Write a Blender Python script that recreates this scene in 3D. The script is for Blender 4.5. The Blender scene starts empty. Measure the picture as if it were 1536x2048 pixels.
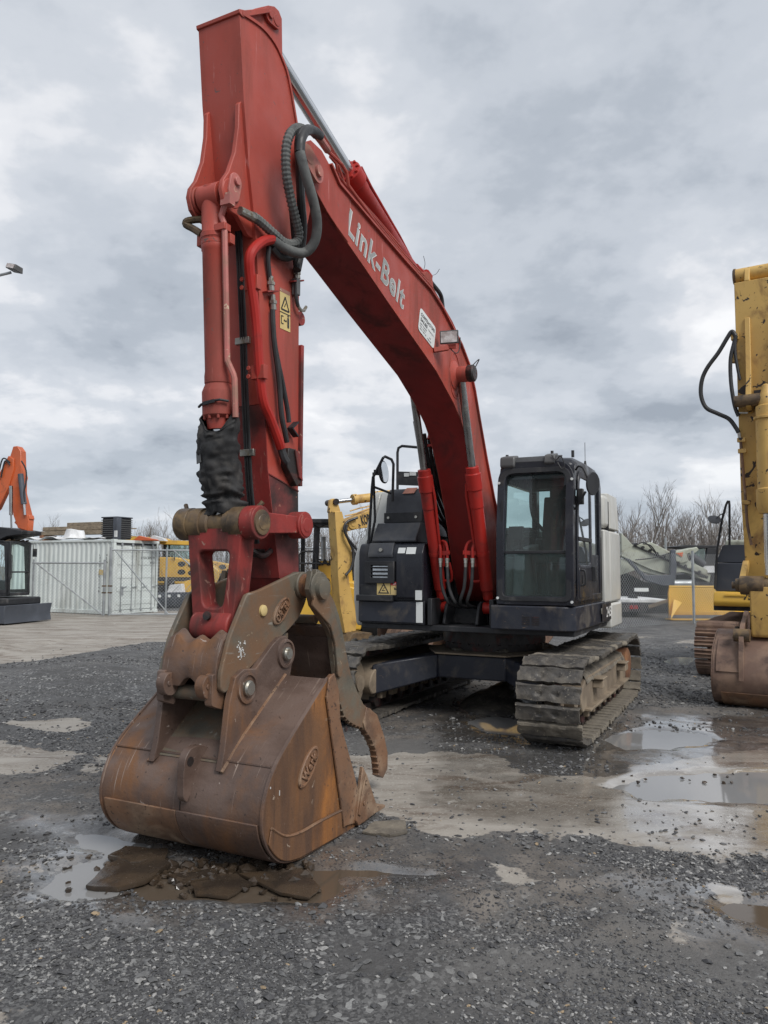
import bpy, bmesh, math, random
import numpy as np
from mathutils import Vector, Matrix
random.seed(7); RNG = np.random.default_rng(7)
SC = bpy.context.scene; COL = SC.collection
PI = math.pi

# ------------------------------------------------------------------ camera
CAM_H, FPX, HOR, ROLL = 1.88, 1515.0, 1135.0, 0.004
TH = math.atan((HOR - 1024) / FPX)
cF = Vector((0, math.cos(TH), math.sin(TH))); U0 = Vector((0, -math.sin(TH), math.cos(TH))); R0 = Vector((1, 0, 0))
cR = R0 * math.cos(ROLL) + U0 * math.sin(ROLL); cU = U0 * math.cos(ROLL) - R0 * math.sin(ROLL)
cd = bpy.data.cameras.new('camera'); cam = bpy.data.objects.new('camera', cd); COL.objects.link(cam)
cd.sensor_fit = 'VERTICAL'; cd.sensor_height = 36.0; cd.sensor_width = 27.0; cd.lens = 36.0 * FPX / 2048
cd.clip_start = 0.05; cd.clip_end = 3000
cam.matrix_world = Matrix(((cR.x, cU.x, -cF.x, 0), (cR.y, cU.y, -cF.y, 0), (cR.z, cU.z, -cF.z, CAM_H), (0, 0, 0, 1)))
SC.camera = cam

# ------------------------------------------------------------------ light
SUN_EL, SUN_AZ = 46.0, 143.0        # azimuth clockwise from +Y
EXPOSURE = 0.9
sd = bpy.data.lights.new('sun', 'SUN'); sun = bpy.data.objects.new('sun', sd); COL.objects.link(sun)
sd.energy = 1.5; sd.angle = math.radians(28); sd.color = (1.0, 0.97, 0.93)
az, el = math.radians(SUN_AZ), math.radians(SUN_EL)
sdir = Vector((math.sin(az) * math.cos(el), math.cos(az) * math.cos(el), math.sin(el)))
sun.rotation_euler = sdir.to_track_quat('Z', 'Y').to_euler()
SC.view_settings.view_transform = 'Standard'; SC.view_settings.look = 'None'
SC.view_settings.exposure = EXPOSURE; SC.view_settings.gamma = 1.0; SC.view_settings.use_curve_mapping = False
SC.cycles.max_bounces = 8; SC.cycles.transparent_max_bounces = 24

W = bpy.data.worlds.new('World'); SC.world = W; W.use_nodes = True
def build_world():
    nt = W.node_tree; N = nt.nodes; L = nt.links; N.clear()
    out = N.new('ShaderNodeOutputWorld')
    sky = N.new('ShaderNodeTexSky'); sky.sky_type = 'NISHITA'; sky.sun_disc = False
    sky.sun_elevation = el; sky.sun_rotation = az
    b1 = N.new('ShaderNodeBackground'); b1.inputs[1].default_value = 0.05; L.new(sky.outputs[0], b1.inputs[0])
    tc = N.new('ShaderNodeTexCoord'); sp = N.new('ShaderNodeSeparateXYZ'); L.new(tc.outputs['Generated'], sp.inputs[0])
    def M(op, a, b=None):
        n = N.new('ShaderNodeMath'); n.operation = op
        for i, v in enumerate((a, b)):
            if v is None: continue
            if isinstance(v, (int, float)): n.inputs[i].default_value = v
            else: L.new(v, n.inputs[i])
        return n.outputs[0]
    zz = M('ADD', M('MAXIMUM', sp.outputs[2], 0.0), 0.30)
    px = M('DIVIDE', sp.outputs[0], zz); py = M('DIVIDE', sp.outputs[1], zz)
    cb = N.new('ShaderNodeCombineXYZ'); L.new(px, cb.inputs[0]); L.new(py, cb.inputs[1])
    def noise(scale, detail, rough, off, dist=0.0):
        mp = N.new('ShaderNodeMapping'); mp.inputs[1].default_value = off; L.new(cb.outputs[0], mp.inputs[0])
        n = N.new('ShaderNodeTexNoise'); n.inputs['Scale'].default_value = scale; n.inputs['Detail'].default_value = detail
        n.inputs['Roughness'].default_value = rough; n.inputs['Distortion'].default_value = dist
        L.new(mp.outputs[0], n.inputs[0]); return n.outputs[0]
    n1 = noise(1.75, 6, 0.54, (5.5, 13.1, 6.2), 0.1)
    n2 = noise(0.75, 3, 0.5, (8.8, 1.1, 9.0))
    n3 = noise(5.2, 6, 0.58, (1.9, 7.7, 5.0), 0.1)
    s = M('ADD', M('ADD', M('MULTIPLY', n1, 0.60), M('MULTIPLY', n2, 0.22)), M('MULTIPLY', n3, 0.18))
    cr = N.new('ShaderNodeValToRGB'); L.new(s, cr.inputs[0])
    e = cr.color_ramp.elements; cr.color_ramp.interpolation = 'EASE'
    e[0].position = 0.395; e[0].color = (0.355, 0.395, 0.455, 1)
    e[1].position = 0.625; e[1].color = (0.97, 0.975, 0.99, 1)
    for p, c in ((0.445, (0.465, 0.508, 0.57, 1)), (0.49, (0.57, 0.61, 0.67, 1)), (0.53, (0.645, 0.68, 0.735, 1)), (0.575, (0.81, 0.825, 0.86, 1))):
        q = e.new(p); q.color = c
    # brighter, hazier band low down
    hz = N.new('ShaderNodeMapRange'); hz.inputs[1].default_value = 0.0; hz.inputs[2].default_value = 0.16
    hz.inputs[3].default_value = 0.6; hz.inputs[4].default_value = 0.0; L.new(sp.outputs[2], hz.inputs[0])
    mx = N.new('ShaderNodeMix'); mx.data_type = 'RGBA'; L.new(hz.outputs[0], mx.inputs[0]); L.new(cr.outputs[0], mx.inputs[6])
    mx.inputs[7].default_value = (0.56, 0.62, 0.70, 1)
    b2 = N.new('ShaderNodeBackground'); L.new(mx.outputs[2], b2.inputs[0]); b2.inputs[1].default_value = 0.57
    ms = N.new('ShaderNodeMixShader'); ms.inputs[0].default_value = 0.93
    L.new(b1.outputs[0], ms.inputs[1]); L.new(b2.outputs[0], ms.inputs[2]); L.new(ms.outputs[0], out.inputs[0])
build_world()

# ------------------------------------------------------------------ frames: a pixel of the photograph on a known plane -> a point in metres
class Frame:
    """a thing's own axes: x forward, y to its left, z up"""
    def __init__(s, loc, yaw):
        s.o = Vector(loc); s.f = Vector((-math.sin(yaw), -math.cos(yaw), 0)); s.l = Vector((math.cos(yaw), -math.sin(yaw), 0))
        s.rotz = math.atan2(s.f.y, s.f.x)
    def loc(s, P): d = P - s.o; return Vector((d.dot(s.f), d.dot(s.l), d.z))
    def w(s, x, y, z): return s.o + s.f * x + s.l * y + Vector((0, 0, z))
    def _hit(s, u, v, n, c):
        r = cF + cR * ((u - 768) / FPX) + cU * ((1024 - v) / FPX); o = Vector((0, 0, CAM_H))
        return s.loc(o + r * ((c - (o - s.o).dot(n)) / r.dot(n)))
    def y(s, u, v, y): return s._hit(u, v, s.l, y)
    def x(s, u, v, x): return s._hit(u, v, s.f, x)
def at(u, v, Y):
    r = cF + cR * ((u - 768) / FPX) + cU * ((1024 - v) / FPX)
    return Vector((0, 0, CAM_H)) + r * (Y / r.y)

# ------------------------------------------------------------------ mesh builder
def catmull(P, n=6, closed=False):
    P = [Vector(p) for p in P]; out = []
    m = len(P)
    for i in range(m if closed else m - 1):
        if closed: a, b, c, d = P[i - 1], P[i], P[(i + 1) % m], P[(i + 2) % m]
        else: a, b, c, d = P[max(i - 1, 0)], P[i], P[i + 1], P[min(i + 2, m - 1)]
        for k in range(n):
            t = k / n
            out.append(0.5 * ((2 * b) + (c - a) * t + (2 * a - 5 * b + 4 * c - d) * t * t + (3 * b - a - 3 * c + d) * t ** 3))
    if not closed: out.append(P[-1])
    return out
def rnd(P, r, n=4):
    """round the corners of a 2-D polyline / polygon; r a radius or list"""
    out = []; m = len(P)
    for i in range(m):
        p, a, b = Vector(P[i]), Vector(P[i - 1]), Vector(P[(i + 1) % m])
        rr = r[i] if isinstance(r, (list, tuple)) else r
        if rr <= 0: out.append(tuple(p)); continue
        da, db = (a - p), (b - p); k = min(rr, da.length * .45, db.length * .45)
        A, B = p + da.normalized() * k, p + db.normalized() * k
        for j in range(n + 1):
            t = j / n; out.append(tuple(A * (1 - t) ** 2 + p * 2 * t * (1 - t) + B * t * t))
    return out
class MB:
    def __init__(s): s.v = []; s.f = []
    def add(s, V, F):
        b = len(s.v); s.v += [tuple(p) for p in V]; s.f += [tuple(i + b for i in f) for f in F]; return s
    def box(s, a, b, M=None):
        (x0, y0, z0), (x1, y1, z1) = a, b
        V = [Vector(p) for p in ((x0, y0, z0), (x1, y0, z0), (x1, y1, z0), (x0, y1, z0), (x0, y0, z1), (x1, y0, z1), (x1, y1, z1), (x0, y1, z1))]
        if M is not None: V = [M @ p for p in V]
        return s.add(V, [(0, 3, 2, 1), (4, 5, 6, 7), (0, 1, 5, 4), (1, 2, 6, 5), (2, 3, 7, 6), (3, 0, 4, 7)])
    def cbox(s, c, d, M=None):
        c = Vector(c); d = Vector(d) / 2
        if M is None: return s.box(c - d, c + d)
        return s.box(-d, d, Matrix.Translation(c) @ M.to_4x4())
    def prism(s, P, a, b, ax='y', P2=None):
        """polygon P extruded along an axis; ax y: P in (x,z); ax x: (y,z); ax z: (x,y)"""
        def m(p, c): return (p[0], c, p[1]) if ax == 'y' else ((c, p[0], p[1]) if ax == 'x' else (p[0], p[1], c))
        n = len(P); Q = P2 or P
        V = [m(p, a) for p in P] + [m(p, b) for p in Q]
        F = [tuple(range(n)), tuple(range(2 * n - 1, n - 1, -1))] + [(i, i + n, (i + 1) % n + n, (i + 1) % n) for i in range(n)]
        return s.add(V, F)
    def ring(s, P, Q, a, b, ax='y'):
        """frame: outer loop P and inner loop Q (same count) extruded"""
        def m(p, c): return (p[0], c, p[1]) if ax == 'y' else ((c, p[0], p[1]) if ax == 'x' else (p[0], p[1], c))
        n = len(P); V = [m(p, a) for p in P] + [m(p, a) for p in Q] + [m(p, b) for p in P] + [m(p, b) for p in Q]; F = []
        for i in range(n):
            j = (i + 1) % n
            F += [(i, j, n + j, n + i), (2 * n + i, 3 * n + i, 3 * n + j, 2 * n + j), (i, 2 * n + i, 2 * n + j, j), (n + i, n + j, 3 * n + j, 3 * n + i)]
        return s.add(V, F)
    def tube(s, P, r, n=8, caps=True, flat=None):
        P = [Vector(p) for p in P]; m = len(P); rr = r if isinstance(r, (list, tuple)) else [r] * m
        V = []; N = None
        for i in range(m):
            t = (P[min(i + 1, m - 1)] - P[max(i - 1, 0)]).normalized()
            if N is None:
                N = t.orthogonal().normalized()
                if flat is not None: N = (Vector(flat) - t * t.dot(Vector(flat))).normalized()
            else: N = (N - t * N.dot(t)).normalized()
            B = t.cross(N)
            for k in range(n):
                a = 2 * PI * k / n; V.append(P[i] + (N * math.cos(a) + B * math.sin(a)) * rr[i])
        F = [(i * n + k, i * n + (k + 1) % n, (i + 1) * n + (k + 1) % n, (i + 1) * n + k) for i in range(m - 1) for k in range(n)]
        if caps: F += [tuple(range(n - 1, -1, -1)), tuple(range((m - 1) * n, m * n))]
        return s.add(V, F)
    def cyl(s, a, b, r, n=20, r2=None): return s.tube([a, b], [r, r if r2 is None else r2], n)
    def lathe(s, a, d, prof, n=24):
        """prof: (distance along d from a, radius)"""
        a = Vector(a); d = Vector(d).normalized()
        return s.tube_fixed([a + d * p[0] for p in prof], [p[1] for p in prof], d, n)
    def tube_fixed(s, P, rr, d, n):
        N = d.orthogonal().normalized(); B = d.cross(N); V = []
        for p, r in zip(P, rr):
            for k in range(n):
                a = 2 * PI * k / n; V.append(p + (N * math.cos(a) + B * math.sin(a)) * max(r, 1e-4))
        m = len(P)
        F = [(i * n + k, i * n + (k + 1) % n, (i + 1) * n + (k + 1) % n, (i + 1) * n + k) for i in range(m - 1) for k in range(n)]
        F += [tuple(range(n - 1, -1, -1)), tuple(range((m - 1) * n, m * n))]
        return s.add(V, F)
    def bar(s, a, b, w, h, up=(0, 0, 1)):
        a, b = Vector(a), Vector(b); t = (b - a); L = t.length; t.normalize(); u = Vector(up)
        if abs(t.dot(u)) > .98: u = Vector((1, 0, 0))
        sd_ = t.cross(u).normalized(); u2 = sd_.cross(t)
        V = [p + sd_ * i * w / 2 + u2 * j * h / 2 for p in (a, b) for i, j in ((-1, -1), (1, -1), (1, 1), (-1, 1))]
        return s.add(V, [(0, 1, 2, 3), (7, 6, 5, 4), (0, 4, 5, 1), (1, 5, 6, 2), (2, 6, 7, 3), (3, 7, 4, 0)])
    def sheet(s, P, th=0.0):
        P = [Vector(p) for p in P]; return s.add(P, [tuple(range(len(P)))])
    def sphere(s, c, r, n=10, sc=(1, 1, 1)):
        c = Vector(c); V = [c + Vector((0, 0, r * sc[2]))]; m = n // 2
        for i in range(1, m):
            a = PI * i / m
            for k in range(n):
                b = 2 * PI * k / n; V.append(c + Vector((math.sin(a) * math.cos(b) * r * sc[0], math.sin(a) * math.sin(b) * r * sc[1], math.cos(a) * r * sc[2])))
        V.append(c - Vector((0, 0, r * sc[2]))); F = [(0, 1 + k, 1 + (k + 1) % n) for k in range(n)]
        for i in range(m - 2):
            for k in range(n): F.append((1 + i * n + k, 1 + (i + 1) * n + k, 1 + (i + 1) * n + (k + 1) % n, 1 + i * n + (k + 1) % n))
        b = 1 + (m - 2) * n
        F += [(len(V) - 1, b + (k + 1) % n, b + k) for k in range(n)]
        return s.add(V, F)
    def xf(s, M):
        s.v = [tuple(M @ Vector(p)) for p in s.v]; return s
    def jitter(s, amp, sc=3.0, seed=0):
        P = np.array(s.v); s.v = [tuple(p) for p in P + amp * vnoise3(P * sc + seed)]; return s
    def build(s, name, m, parent=None, bevel=0.0, seg=2, smooth=True, ang=35, loc=None):
        me = bpy.data.meshes.new(name); me.from_pydata(s.v, [], s.f)
        bm = bmesh.new(); bm.from_mesh(me); bmesh.ops.recalc_face_normals(bm, faces=bm.faces); bm.to_mesh(me); bm.free()
        me.materials.append(MAT[m] if isinstance(m, str) else m)
        o = bpy.data.objects.new(name, me); COL.objects.link(o)
        if smooth: me.shade_smooth(); me.set_sharp_from_angle(angle=math.radians(ang))
        if bevel > 0:
            b = o.modifiers.new('bevel', 'BEVEL'); b.width = bevel; b.segments = seg; b.limit_method = 'ANGLE'; b.angle_limit = math.radians(40)
        if parent is not None: o.parent = parent
        if loc is not None: o.location = loc
        return o
def _hash(I):
    h = (I[..., 0].astype(np.int64) * 374761393 + I[..., 1].astype(np.int64) * 668265263 + I[..., 2].astype(np.int64) * 2147483647) & 0xffffffff
    h = ((h ^ (h >> 13)) * 1274126177) & 0xffffffff
    return ((h ^ (h >> 16)) & 0xffff) / 65535.0
def vn(P):
    """value noise in -1..1, P (n,3)"""
    P = np.asarray(P, float); I = np.floor(P); F = P - I; F = F * F * (3 - 2 * F); out = 0
    for dx in (0, 1):
        for dy in (0, 1):
            for dz in (0, 1):
                w = (F[..., 0] if dx else 1 - F[..., 0]) * (F[..., 1] if dy else 1 - F[..., 1]) * (F[..., 2] if dz else 1 - F[..., 2])
                out = out + w * _hash(I + np.array([dx, dy, dz]))
    return out * 2 - 1
def fbm(P, oct=4, g=.5):
    P = np.asarray(P, float); a = 1; o = 0; t = 0
    for i in range(oct): o = o + a * vn(P * 2 ** i + 17.3 * i); t += a; a *= g
    return o / t
def vnoise3(P): return np.stack([vn(P + 11.7), vn(P + 53.1), vn(P + 91.9)], -1)
def thing(name, label, cat, loc=(0, 0, 0), rotz=0, group=None):
    o = bpy.data.objects.new(name, None); COL.objects.link(o); o.empty_display_size = .2
    o.location = loc; o.rotation_euler = (0, 0, rotz); o['label'] = label; o['category'] = cat
    if group: o['group'] = group
    return o
def tag(o, label, cat, group=None):
    o['label'] = label; o['category'] = cat
    if group: o['group'] = group
    return o
def struct(o, kind='structure'): o['kind'] = kind; return o
def copy_tree(o, parent=None):
    c = o.copy(); COL.objects.link(c); c.parent = parent
    for ch in list(o.children): copy_tree(ch, c)
    return c
def text(body, name, m, parent, org, xa, ya, size, depth=.002, bold=0.0, align='LEFT', sx=1.0, shear=0.0, lift=.003, fit=None):
    cu = bpy.data.curves.new('lettering', 'FONT'); cu.body = body; cu.size = 1.0; cu.offset = bold; cu.align_x = align; cu.shear = shear
    cu.space_character = 1.07; cu.resolution_u = 3; cu.extrude = 0.0
    t = bpy.data.objects.new('lettering', cu); COL.objects.link(t)
    dg = bpy.context.evaluated_depsgraph_get(); me = bpy.data.meshes.new_from_object(t.evaluated_get(dg))
    bpy.data.objects.remove(t); bpy.data.curves.remove(cu)
    xs = [v.co.x for v in me.vertices]
    if fit: sx = fit / ((max(xs) - min(xs)) * size)
    x0 = min(xs) if align == 'LEFT' else 0
    xa = Vector(xa).normalized(); ya = Vector(ya); ya = (ya - xa * ya.dot(xa)).normalized(); n = xa.cross(ya)
    for v in me.vertices: v.co = Vector(org) + xa * ((v.co.x - x0) * size * sx) + ya * (v.co.y * size) + n * lift
    me.materials.append(MAT[m]); o = bpy.data.objects.new(name, me); COL.objects.link(o)
    if parent is not None: o.parent = parent
    return o

# ------------------------------------------------------------------ materials
MAT = {}
def material(name, col, rough=.5, metal=0.0, col2=None, vs=1.5, vmix=(.42, .62), dirt=None, damt=.5, ds=3.0, drough=.85, streak=0.0,
             bump=.0, bs=60.0, spec=.5, chips=None, camt=.06, cs=14.0, stretch=None, fleck=None, famt=.1, fs=40.0, coat=0.0, scratch=None):
    """base colour varied by noise, then a dirt layer, then chips/scratches, then flecks; coordinates are the thing's own"""
    m = bpy.data.materials.new(name); m.use_nodes = True; nt = m.node_tree; N = nt.nodes; L = nt.links
    b = N['Principled BSDF']; tc = N.new('ShaderNodeTexCoord')
    b.inputs['Roughness'].default_value = rough; b.inputs['Metallic'].default_value = metal; b.inputs['Specular IOR Level'].default_value = spec
    b.inputs['Coat Weight'].default_value = coat; b.inputs['Coat Roughness'].default_value = .12
    def noise(scale, detail=5, st=None, dist=0.0, off=0.0, rg=.55):
        mp = N.new('ShaderNodeMapping'); L.new(tc.outputs['Object'], mp.inputs[0]); mp.inputs[1].default_value = (off, off * .7, off * .3)
        if st: mp.inputs[3].default_value = st
        n = N.new('ShaderNodeTexNoise'); n.inputs['Scale'].default_value = scale; n.inputs['Detail'].default_value = detail; n.inputs['Distortion'].default_value = dist
        n.inputs['Roughness'].default_value = rg
        L.new(mp.outputs[0], n.inputs[0]); return n.outputs[0]
    def rng(x, a, c, lo=0.0, hi=1.0):
        r = N.new('ShaderNodeMapRange'); r.interpolation_type = 'SMOOTHSTEP'; L.new(x, r.inputs[0])
        for i, v in enumerate((a, c, lo, hi)): r.inputs[i + 1].default_value = v
        return r.outputs[0]
    def mix(f, a, c):
        x = N.new('ShaderNodeMix'); x.data_type = 'RGBA'
        if isinstance(f, float): x.inputs[0].default_value = f
        else: L.new(f, x.inputs[0])
        for i, v in ((6, a), (7, c)):
            if isinstance(v, tuple): x.inputs[i].default_value = (*v, 1)
            else: L.new(v, x.inputs[i])
        return x.outputs[2]
    cur = col; c2 = col2 or tuple(c * .72 for c in col)
    cur = mix(rng(noise(vs, 6, stretch), *vmix), col, c2)
    dm = None
    if dirt:
        dm = rng(noise(ds, 8, (1, 1, max(.12, 1 - streak)) if streak else None, .4, 3.7, .62), .62 - damt * .45, .80 - damt * .3)
        cur = mix(dm, cur, dirt)
    if chips:
        cur = mix(rng(noise(cs, 4, None, 1.2, 8.1, .6), .70 - camt, .73 - camt), cur, chips)
    if fleck:
        cur = mix(rng(noise(fs, 3, None, 0, 5.5), .72 - famt, .78 - famt), cur, fleck)
    if scratch:
        sc_, st_, am_ = scratch
        f1 = rng(noise(1.0, 4, st_, .3, 6.6, .6), .66 - am_, .72 - am_); f2 = rng(noise(2.2, 4, None, 0, 9.9), .42, .6); mm = N.new('ShaderNodeMath'); mm.operation = 'MULTIPLY'; L.new(f1, mm.inputs[0]); L.new(f2, mm.inputs[1])
        cur = mix(mm.outputs[0], cur, sc_)
    if isinstance(cur, tuple): b.inputs['Base Color'].default_value = (*cur, 1)
    else: L.new(cur, b.inputs['Base Color'])
    rr = rng(noise(vs * 4, 4, None, 0, 2.2), .3, .7, max(rough - .1, .02), min(rough + .12, 1))
    if dm is not None:
        x = N.new('ShaderNodeMix'); L.new(dm, x.inputs[0]); L.new(rr, x.inputs[2]); x.inputs[3].default_value = drough; rr = x.outputs[0]
    L.new(rr, b.inputs['Roughness'])
    if bump > 0:
        bp = N.new('ShaderNodeBump'); bp.inputs['Strength'].default_value = bump; bp.inputs['Distance'].default_value = .01
        L.new(noise(bs, 6, None, 0, 1.1, .6), bp.inputs['Height']); L.new(bp.outputs[0], b.inputs['Normal'])
    MAT[name] = m; return m
def glass(name, tint, refl=.06, alpha=.9):
    m = bpy.data.materials.new(name); m.use_nodes = True; nt = m.node_tree; N = nt.nodes; L = nt.links; N.clear()
    o = N.new('ShaderNodeOutputMaterial'); t = N.new('ShaderNodeBsdfTransparent'); t.inputs[0].default_value = (*tint, 1)
    g = N.new('ShaderNodeBsdfGlossy'); g.inputs['Roughness'].default_value = .02; g.inputs['Color'].default_value = (.95, .97, 1, 1)
    lw = N.new('ShaderNodeFresnel'); lw.inputs[0].default_value = 1.33
    ad = N.new('ShaderNodeMath'); ad.operation = 'ADD'; ad.inputs[1].default_value = refl; L.new(lw.outputs[0], ad.inputs[0]); ad.use_clamp = True
    mx = N.new('ShaderNodeMixShader'); L.new(ad.outputs[0], mx.inputs[0]); L.new(t.outputs[0], mx.inputs[1]); L.new(g.outputs[0], mx.inputs[2])
    df = N.new('ShaderNodeBsdfDiffuse'); df.inputs[0].default_value = (.50, .56, .54, 1); m2 = N.new('ShaderNodeMixShader'); m2.inputs[0].default_value = .06
    L.new(mx.outputs[0], m2.inputs[1]); L.new(df.outputs[0], m2.inputs[2]); L.new(m2.outputs[0], o.inputs[0]); MAT[name] = m
RED = (.50, .060, .050)
material('red_paint', RED, .45, col2=(.40, .045, .036), vs=1.2, dirt=(.16, .04, .034), damt=.12, ds=3.2, bump=.05, bs=35, chips=(.16, .07, .06), camt=.012, cs=16, spec=.4)
material('faded_red_paint', (.39, .066, .045), .5, col2=(.33, .050, .035), vs=1.1, dirt=(.21, .056, .042), damt=.38, ds=2.2, streak=.8, bump=.06, bs=35, chips=(.15, .08, .07), camt=.03, cs=19, spec=.4, scratch=((.46, .16, .14), (26, 26, 1.2), .03), fleck=(.13, .06, .05), famt=.045, fs=55)
material('fresh_red_paint', (.37, .022, .016), .42, col2=(.31, .019, .014), vs=1.3, dirt=(.18, .026, .022), damt=.2, ds=3, bump=.04, bs=40, spec=.3)
material('grimy_red_paint', (.27, .033, .028), .55, col2=(.18, .026, .023), vs=2.2, dirt=(.075, .028, .025), damt=.42, ds=3.4, streak=.5, bump=.14, bs=45, chips=(.30, .17, .13), camt=.035, cs=17, spec=.4, scratch=((.38, .15, .12), (22, 22, 2), .03))
material('shaded_underside_red', (.24, .022, .02), .5, col2=(.17, .017, .015), vs=1.0, dirt=(.09, .02, .018), damt=.3, ds=2.6, streak=.5, bump=.04, spec=.35)  # boom red darkened to carry the shade on its underside
material('pale_red_paint', (.50, .16, .14), .55, dirt=(.30, .16, .12), damt=.5, ds=6, chips=(.55, .42, .3), camt=.05, cs=20)
material('grease', (.018, .014, .013), .45, dirt=(.10, .03, .025), damt=.3, ds=7, bump=.2, bs=50)
material('rusty_steel', (.085, .054, .042), .5, col2=(.135, .092, .074), vs=2.4, dirt=(.17, .078, .033), damt=.32, ds=2.2, streak=.5, bump=.26, bs=42, chips=(.30, .25, .22), camt=.02, cs=9, stretch=(1, .5, 1.6), fleck=(.045, .03, .024), famt=.06, fs=34, scratch=((.25, .19, .155), (2.5, 55, 2.5), .045))
material('orange_rust', (.155, .075, .034), .58, col2=(.085, .045, .027), vs=2.4, vmix=(.40, .60), stretch=(1.8, 1, .35), dirt=(.40, .155, .032), damt=.36, ds=2.0, drough=.62, streak=.74, bump=.24, bs=40, chips=(.33, .26, .2), camt=.02, cs=12, fleck=(.07, .04, .028), famt=.06, fs=34, scratch=((.05, .03, .02), (18, 18, .9), .05))
material('worn_rust', (.19, .10, .055), .5, col2=(.12, .07, .045), vs=3, dirt=(.30, .21, .14), damt=.35, ds=3, bump=.18, bs=40, fleck=(.06, .035, .025), famt=.1)
material('coupler_steel', (.130, .114, .086), .58, col2=(.085, .080, .064), vs=2.4, dirt=(.15, .083, .045), damt=.48, ds=2.6, bump=.22, bs=38, chips=(.27, .2, .13), camt=.03, cs=16, scratch=((.22, .2, .17), (3, 30, 30), .03))
material('rust_brown', (.20, .092, .05), .65, col2=(.13, .066, .042), vs=5, dirt=(.28, .14, .06), damt=.35, ds=6, bump=.25, bs=50)
material('greasy_brown', (.115, .075, .042), .45, col2=(.05, .035, .022), vs=6, dirt=(.18, .12, .06), damt=.4, ds=8, bump=.2, bs=40)
material('black_paint', (.011, .012, .018), .34, col2=(.016, .018, .026), vs=1.4, dirt=(.05, .048, .048), damt=.15, ds=2.6, streak=.6, bump=.03, bs=40, chips=(.09, .085, .08), camt=.015, cs=20)
material('matte_black', (.014, .015, .018), .6, col2=(.022, .023, .026), vs=2, dirt=(.07, .067, .065), damt=.25, ds=3, bump=.05)
material('plastic_grey', (.052, .056, .066), .55, col2=(.04, .043, .052), vs=1.8, dirt=(.10, .10, .10), damt=.25, ds=2.5, bump=.06, bs=80)
material('blue_black_paint', (.014, .0165, .026), .4, col2=(.021, .024, .034), vs=2.5, dirt=(.085, .073, .06), damt=.28, ds=2.6, bump=.12, bs=40, chips=(.14, .10, .07), camt=.02)
material('white_panel', (.51, .51, .48), .4, col2=(.475, .475, .445), vs=1.1, dirt=(.36, .35, .31), damt=.12, ds=2.5, streak=.7, coat=.1)
material('chrome', (.62, .63, .64), .2, 1.0, col2=(.56, .57, .58), vs=2)
material('dull_chrome', (.36, .36, .35), .26, 1.0, col2=(.30, .29, .28), vs=2, dirt=(.16, .15, .13), damt=.15, ds=3)
material('zinc_fitting', (.42, .41, .37), .35, .85, dirt=(.18, .15, .1), damt=.3, ds=20)
material('rubber_hose', (.018, .018, .019), .5, col2=(.028, .028, .03), vs=6)
material('grey_sleeve', (.13, .135, .13), .75, col2=(.09, .094, .092), vs=5, dirt=(.05, .05, .05), damt=.25, ds=9, bump=.25, bs=160)
material('canvas_black', (.016, .016, .017), .8, col2=(.028, .027, .027), vs=5, dirt=(.06, .055, .05), damt=.25, ds=4, bump=.25, bs=220)
material('lettering_grey', (.36, .37, .36), .45, vs=3); material('lettering_white', (.74, .74, .72), .5, vs=3); material('lettering_black', (.02, .02, .022), .5, vs=3)
material('decal_white', (.66, .68, .67), .4, vs=2, vmix=(.5, .75)); material('decal_yellow', (.62, .47, .18), .5, col2=(.55, .42, .19), vs=7); material('decal_red', (.5, .03, .03), .5); material('decal_orange', (.62, .25, .16), .5, col2=(.5, .2, .13), vs=9)
material('lamp_lens', (.42, .36, .34), .15, .3, col2=(.7, .66, .64), vs=9); material('lamp_case', (.09, .09, .09), .5)
material('mirror_glass', (.75, .78, .8), .04, 1.0)
material('dry_mud', (.185, .162, .128), .9, col2=(.12, .105, .085), vs=5, dirt=(.07, .064, .058), damt=.3, ds=4, bump=.8, bs=30, fleck=(.27, .24, .19), famt=.08, fs=30)
material('wet_mud', (.066, .060, .053), .58, col2=(.115, .102, .084), vs=5, dirt=(.040, .038, .037), damt=.36, ds=5, drough=.42, bump=.8, bs=30, fleck=(.20, .18, .145), famt=.09, fs=24)
material('track_frame_mud', (.24, .19, .135), .85, col2=(.16, .125, .09), vs=2.5, dirt=(.10, .08, .06), damt=.35, ds=2.5, streak=.6, bump=.4, bs=30)
material('seat_cloth', (.016, .016, .018), .85, bump=.2, bs=200); material('cab_trim', (.06, .062, .066), .6, vs=2)
glass('cab_glass', (.80, .94, .92), .012); glass('dark_glass', (.55, .62, .60), .05)
material('yellow_paint', (.60, .36, .055), .45, col2=(.53, .31, .05), vs=1.5, dirt=(.20, .13, .06), damt=.2, ds=2.5, streak=.5, bump=.05, chips=(.06, .035, .02), camt=.035, cs=8, coat=.1)
material('worn_yellow_paint', (.58, .37, .11), .5, col2=(.50, .31, .09), vs=1.2, dirt=(.22, .12, .05), damt=.26, ds=3, streak=.4, bump=.06, chips=(.028, .018, .014), camt=.075, cs=5, fleck=(.05, .03, .02), famt=.03, fs=18)
material('bright_yellow_paint', (.72, .44, .06), .4, col2=(.66, .40, .06), vs=1.2, dirt=(.4, .27, .08), damt=.15, ds=2, coat=.15)
material('orange_paint', (.55, .115, .035), .42, col2=(.46, .10, .035), vs=1.5, dirt=(.2, .07, .035), damt=.15, ds=3, coat=.1)
material('dark_grey_panel', (.055, .062, .078), .5, col2=(.047, .053, .068), vs=1.2, dirt=(.09, .09, .095), damt=.15, ds=2)
material('slate_grey_paint', (.075, .085, .105), .5, vs=1)
material('brown_track', (.15, .092, .068), .6, col2=(.21, .135, .095), vs=4, dirt=(.09, .06, .05), damt=.3, ds=6, bump=.25)
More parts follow.
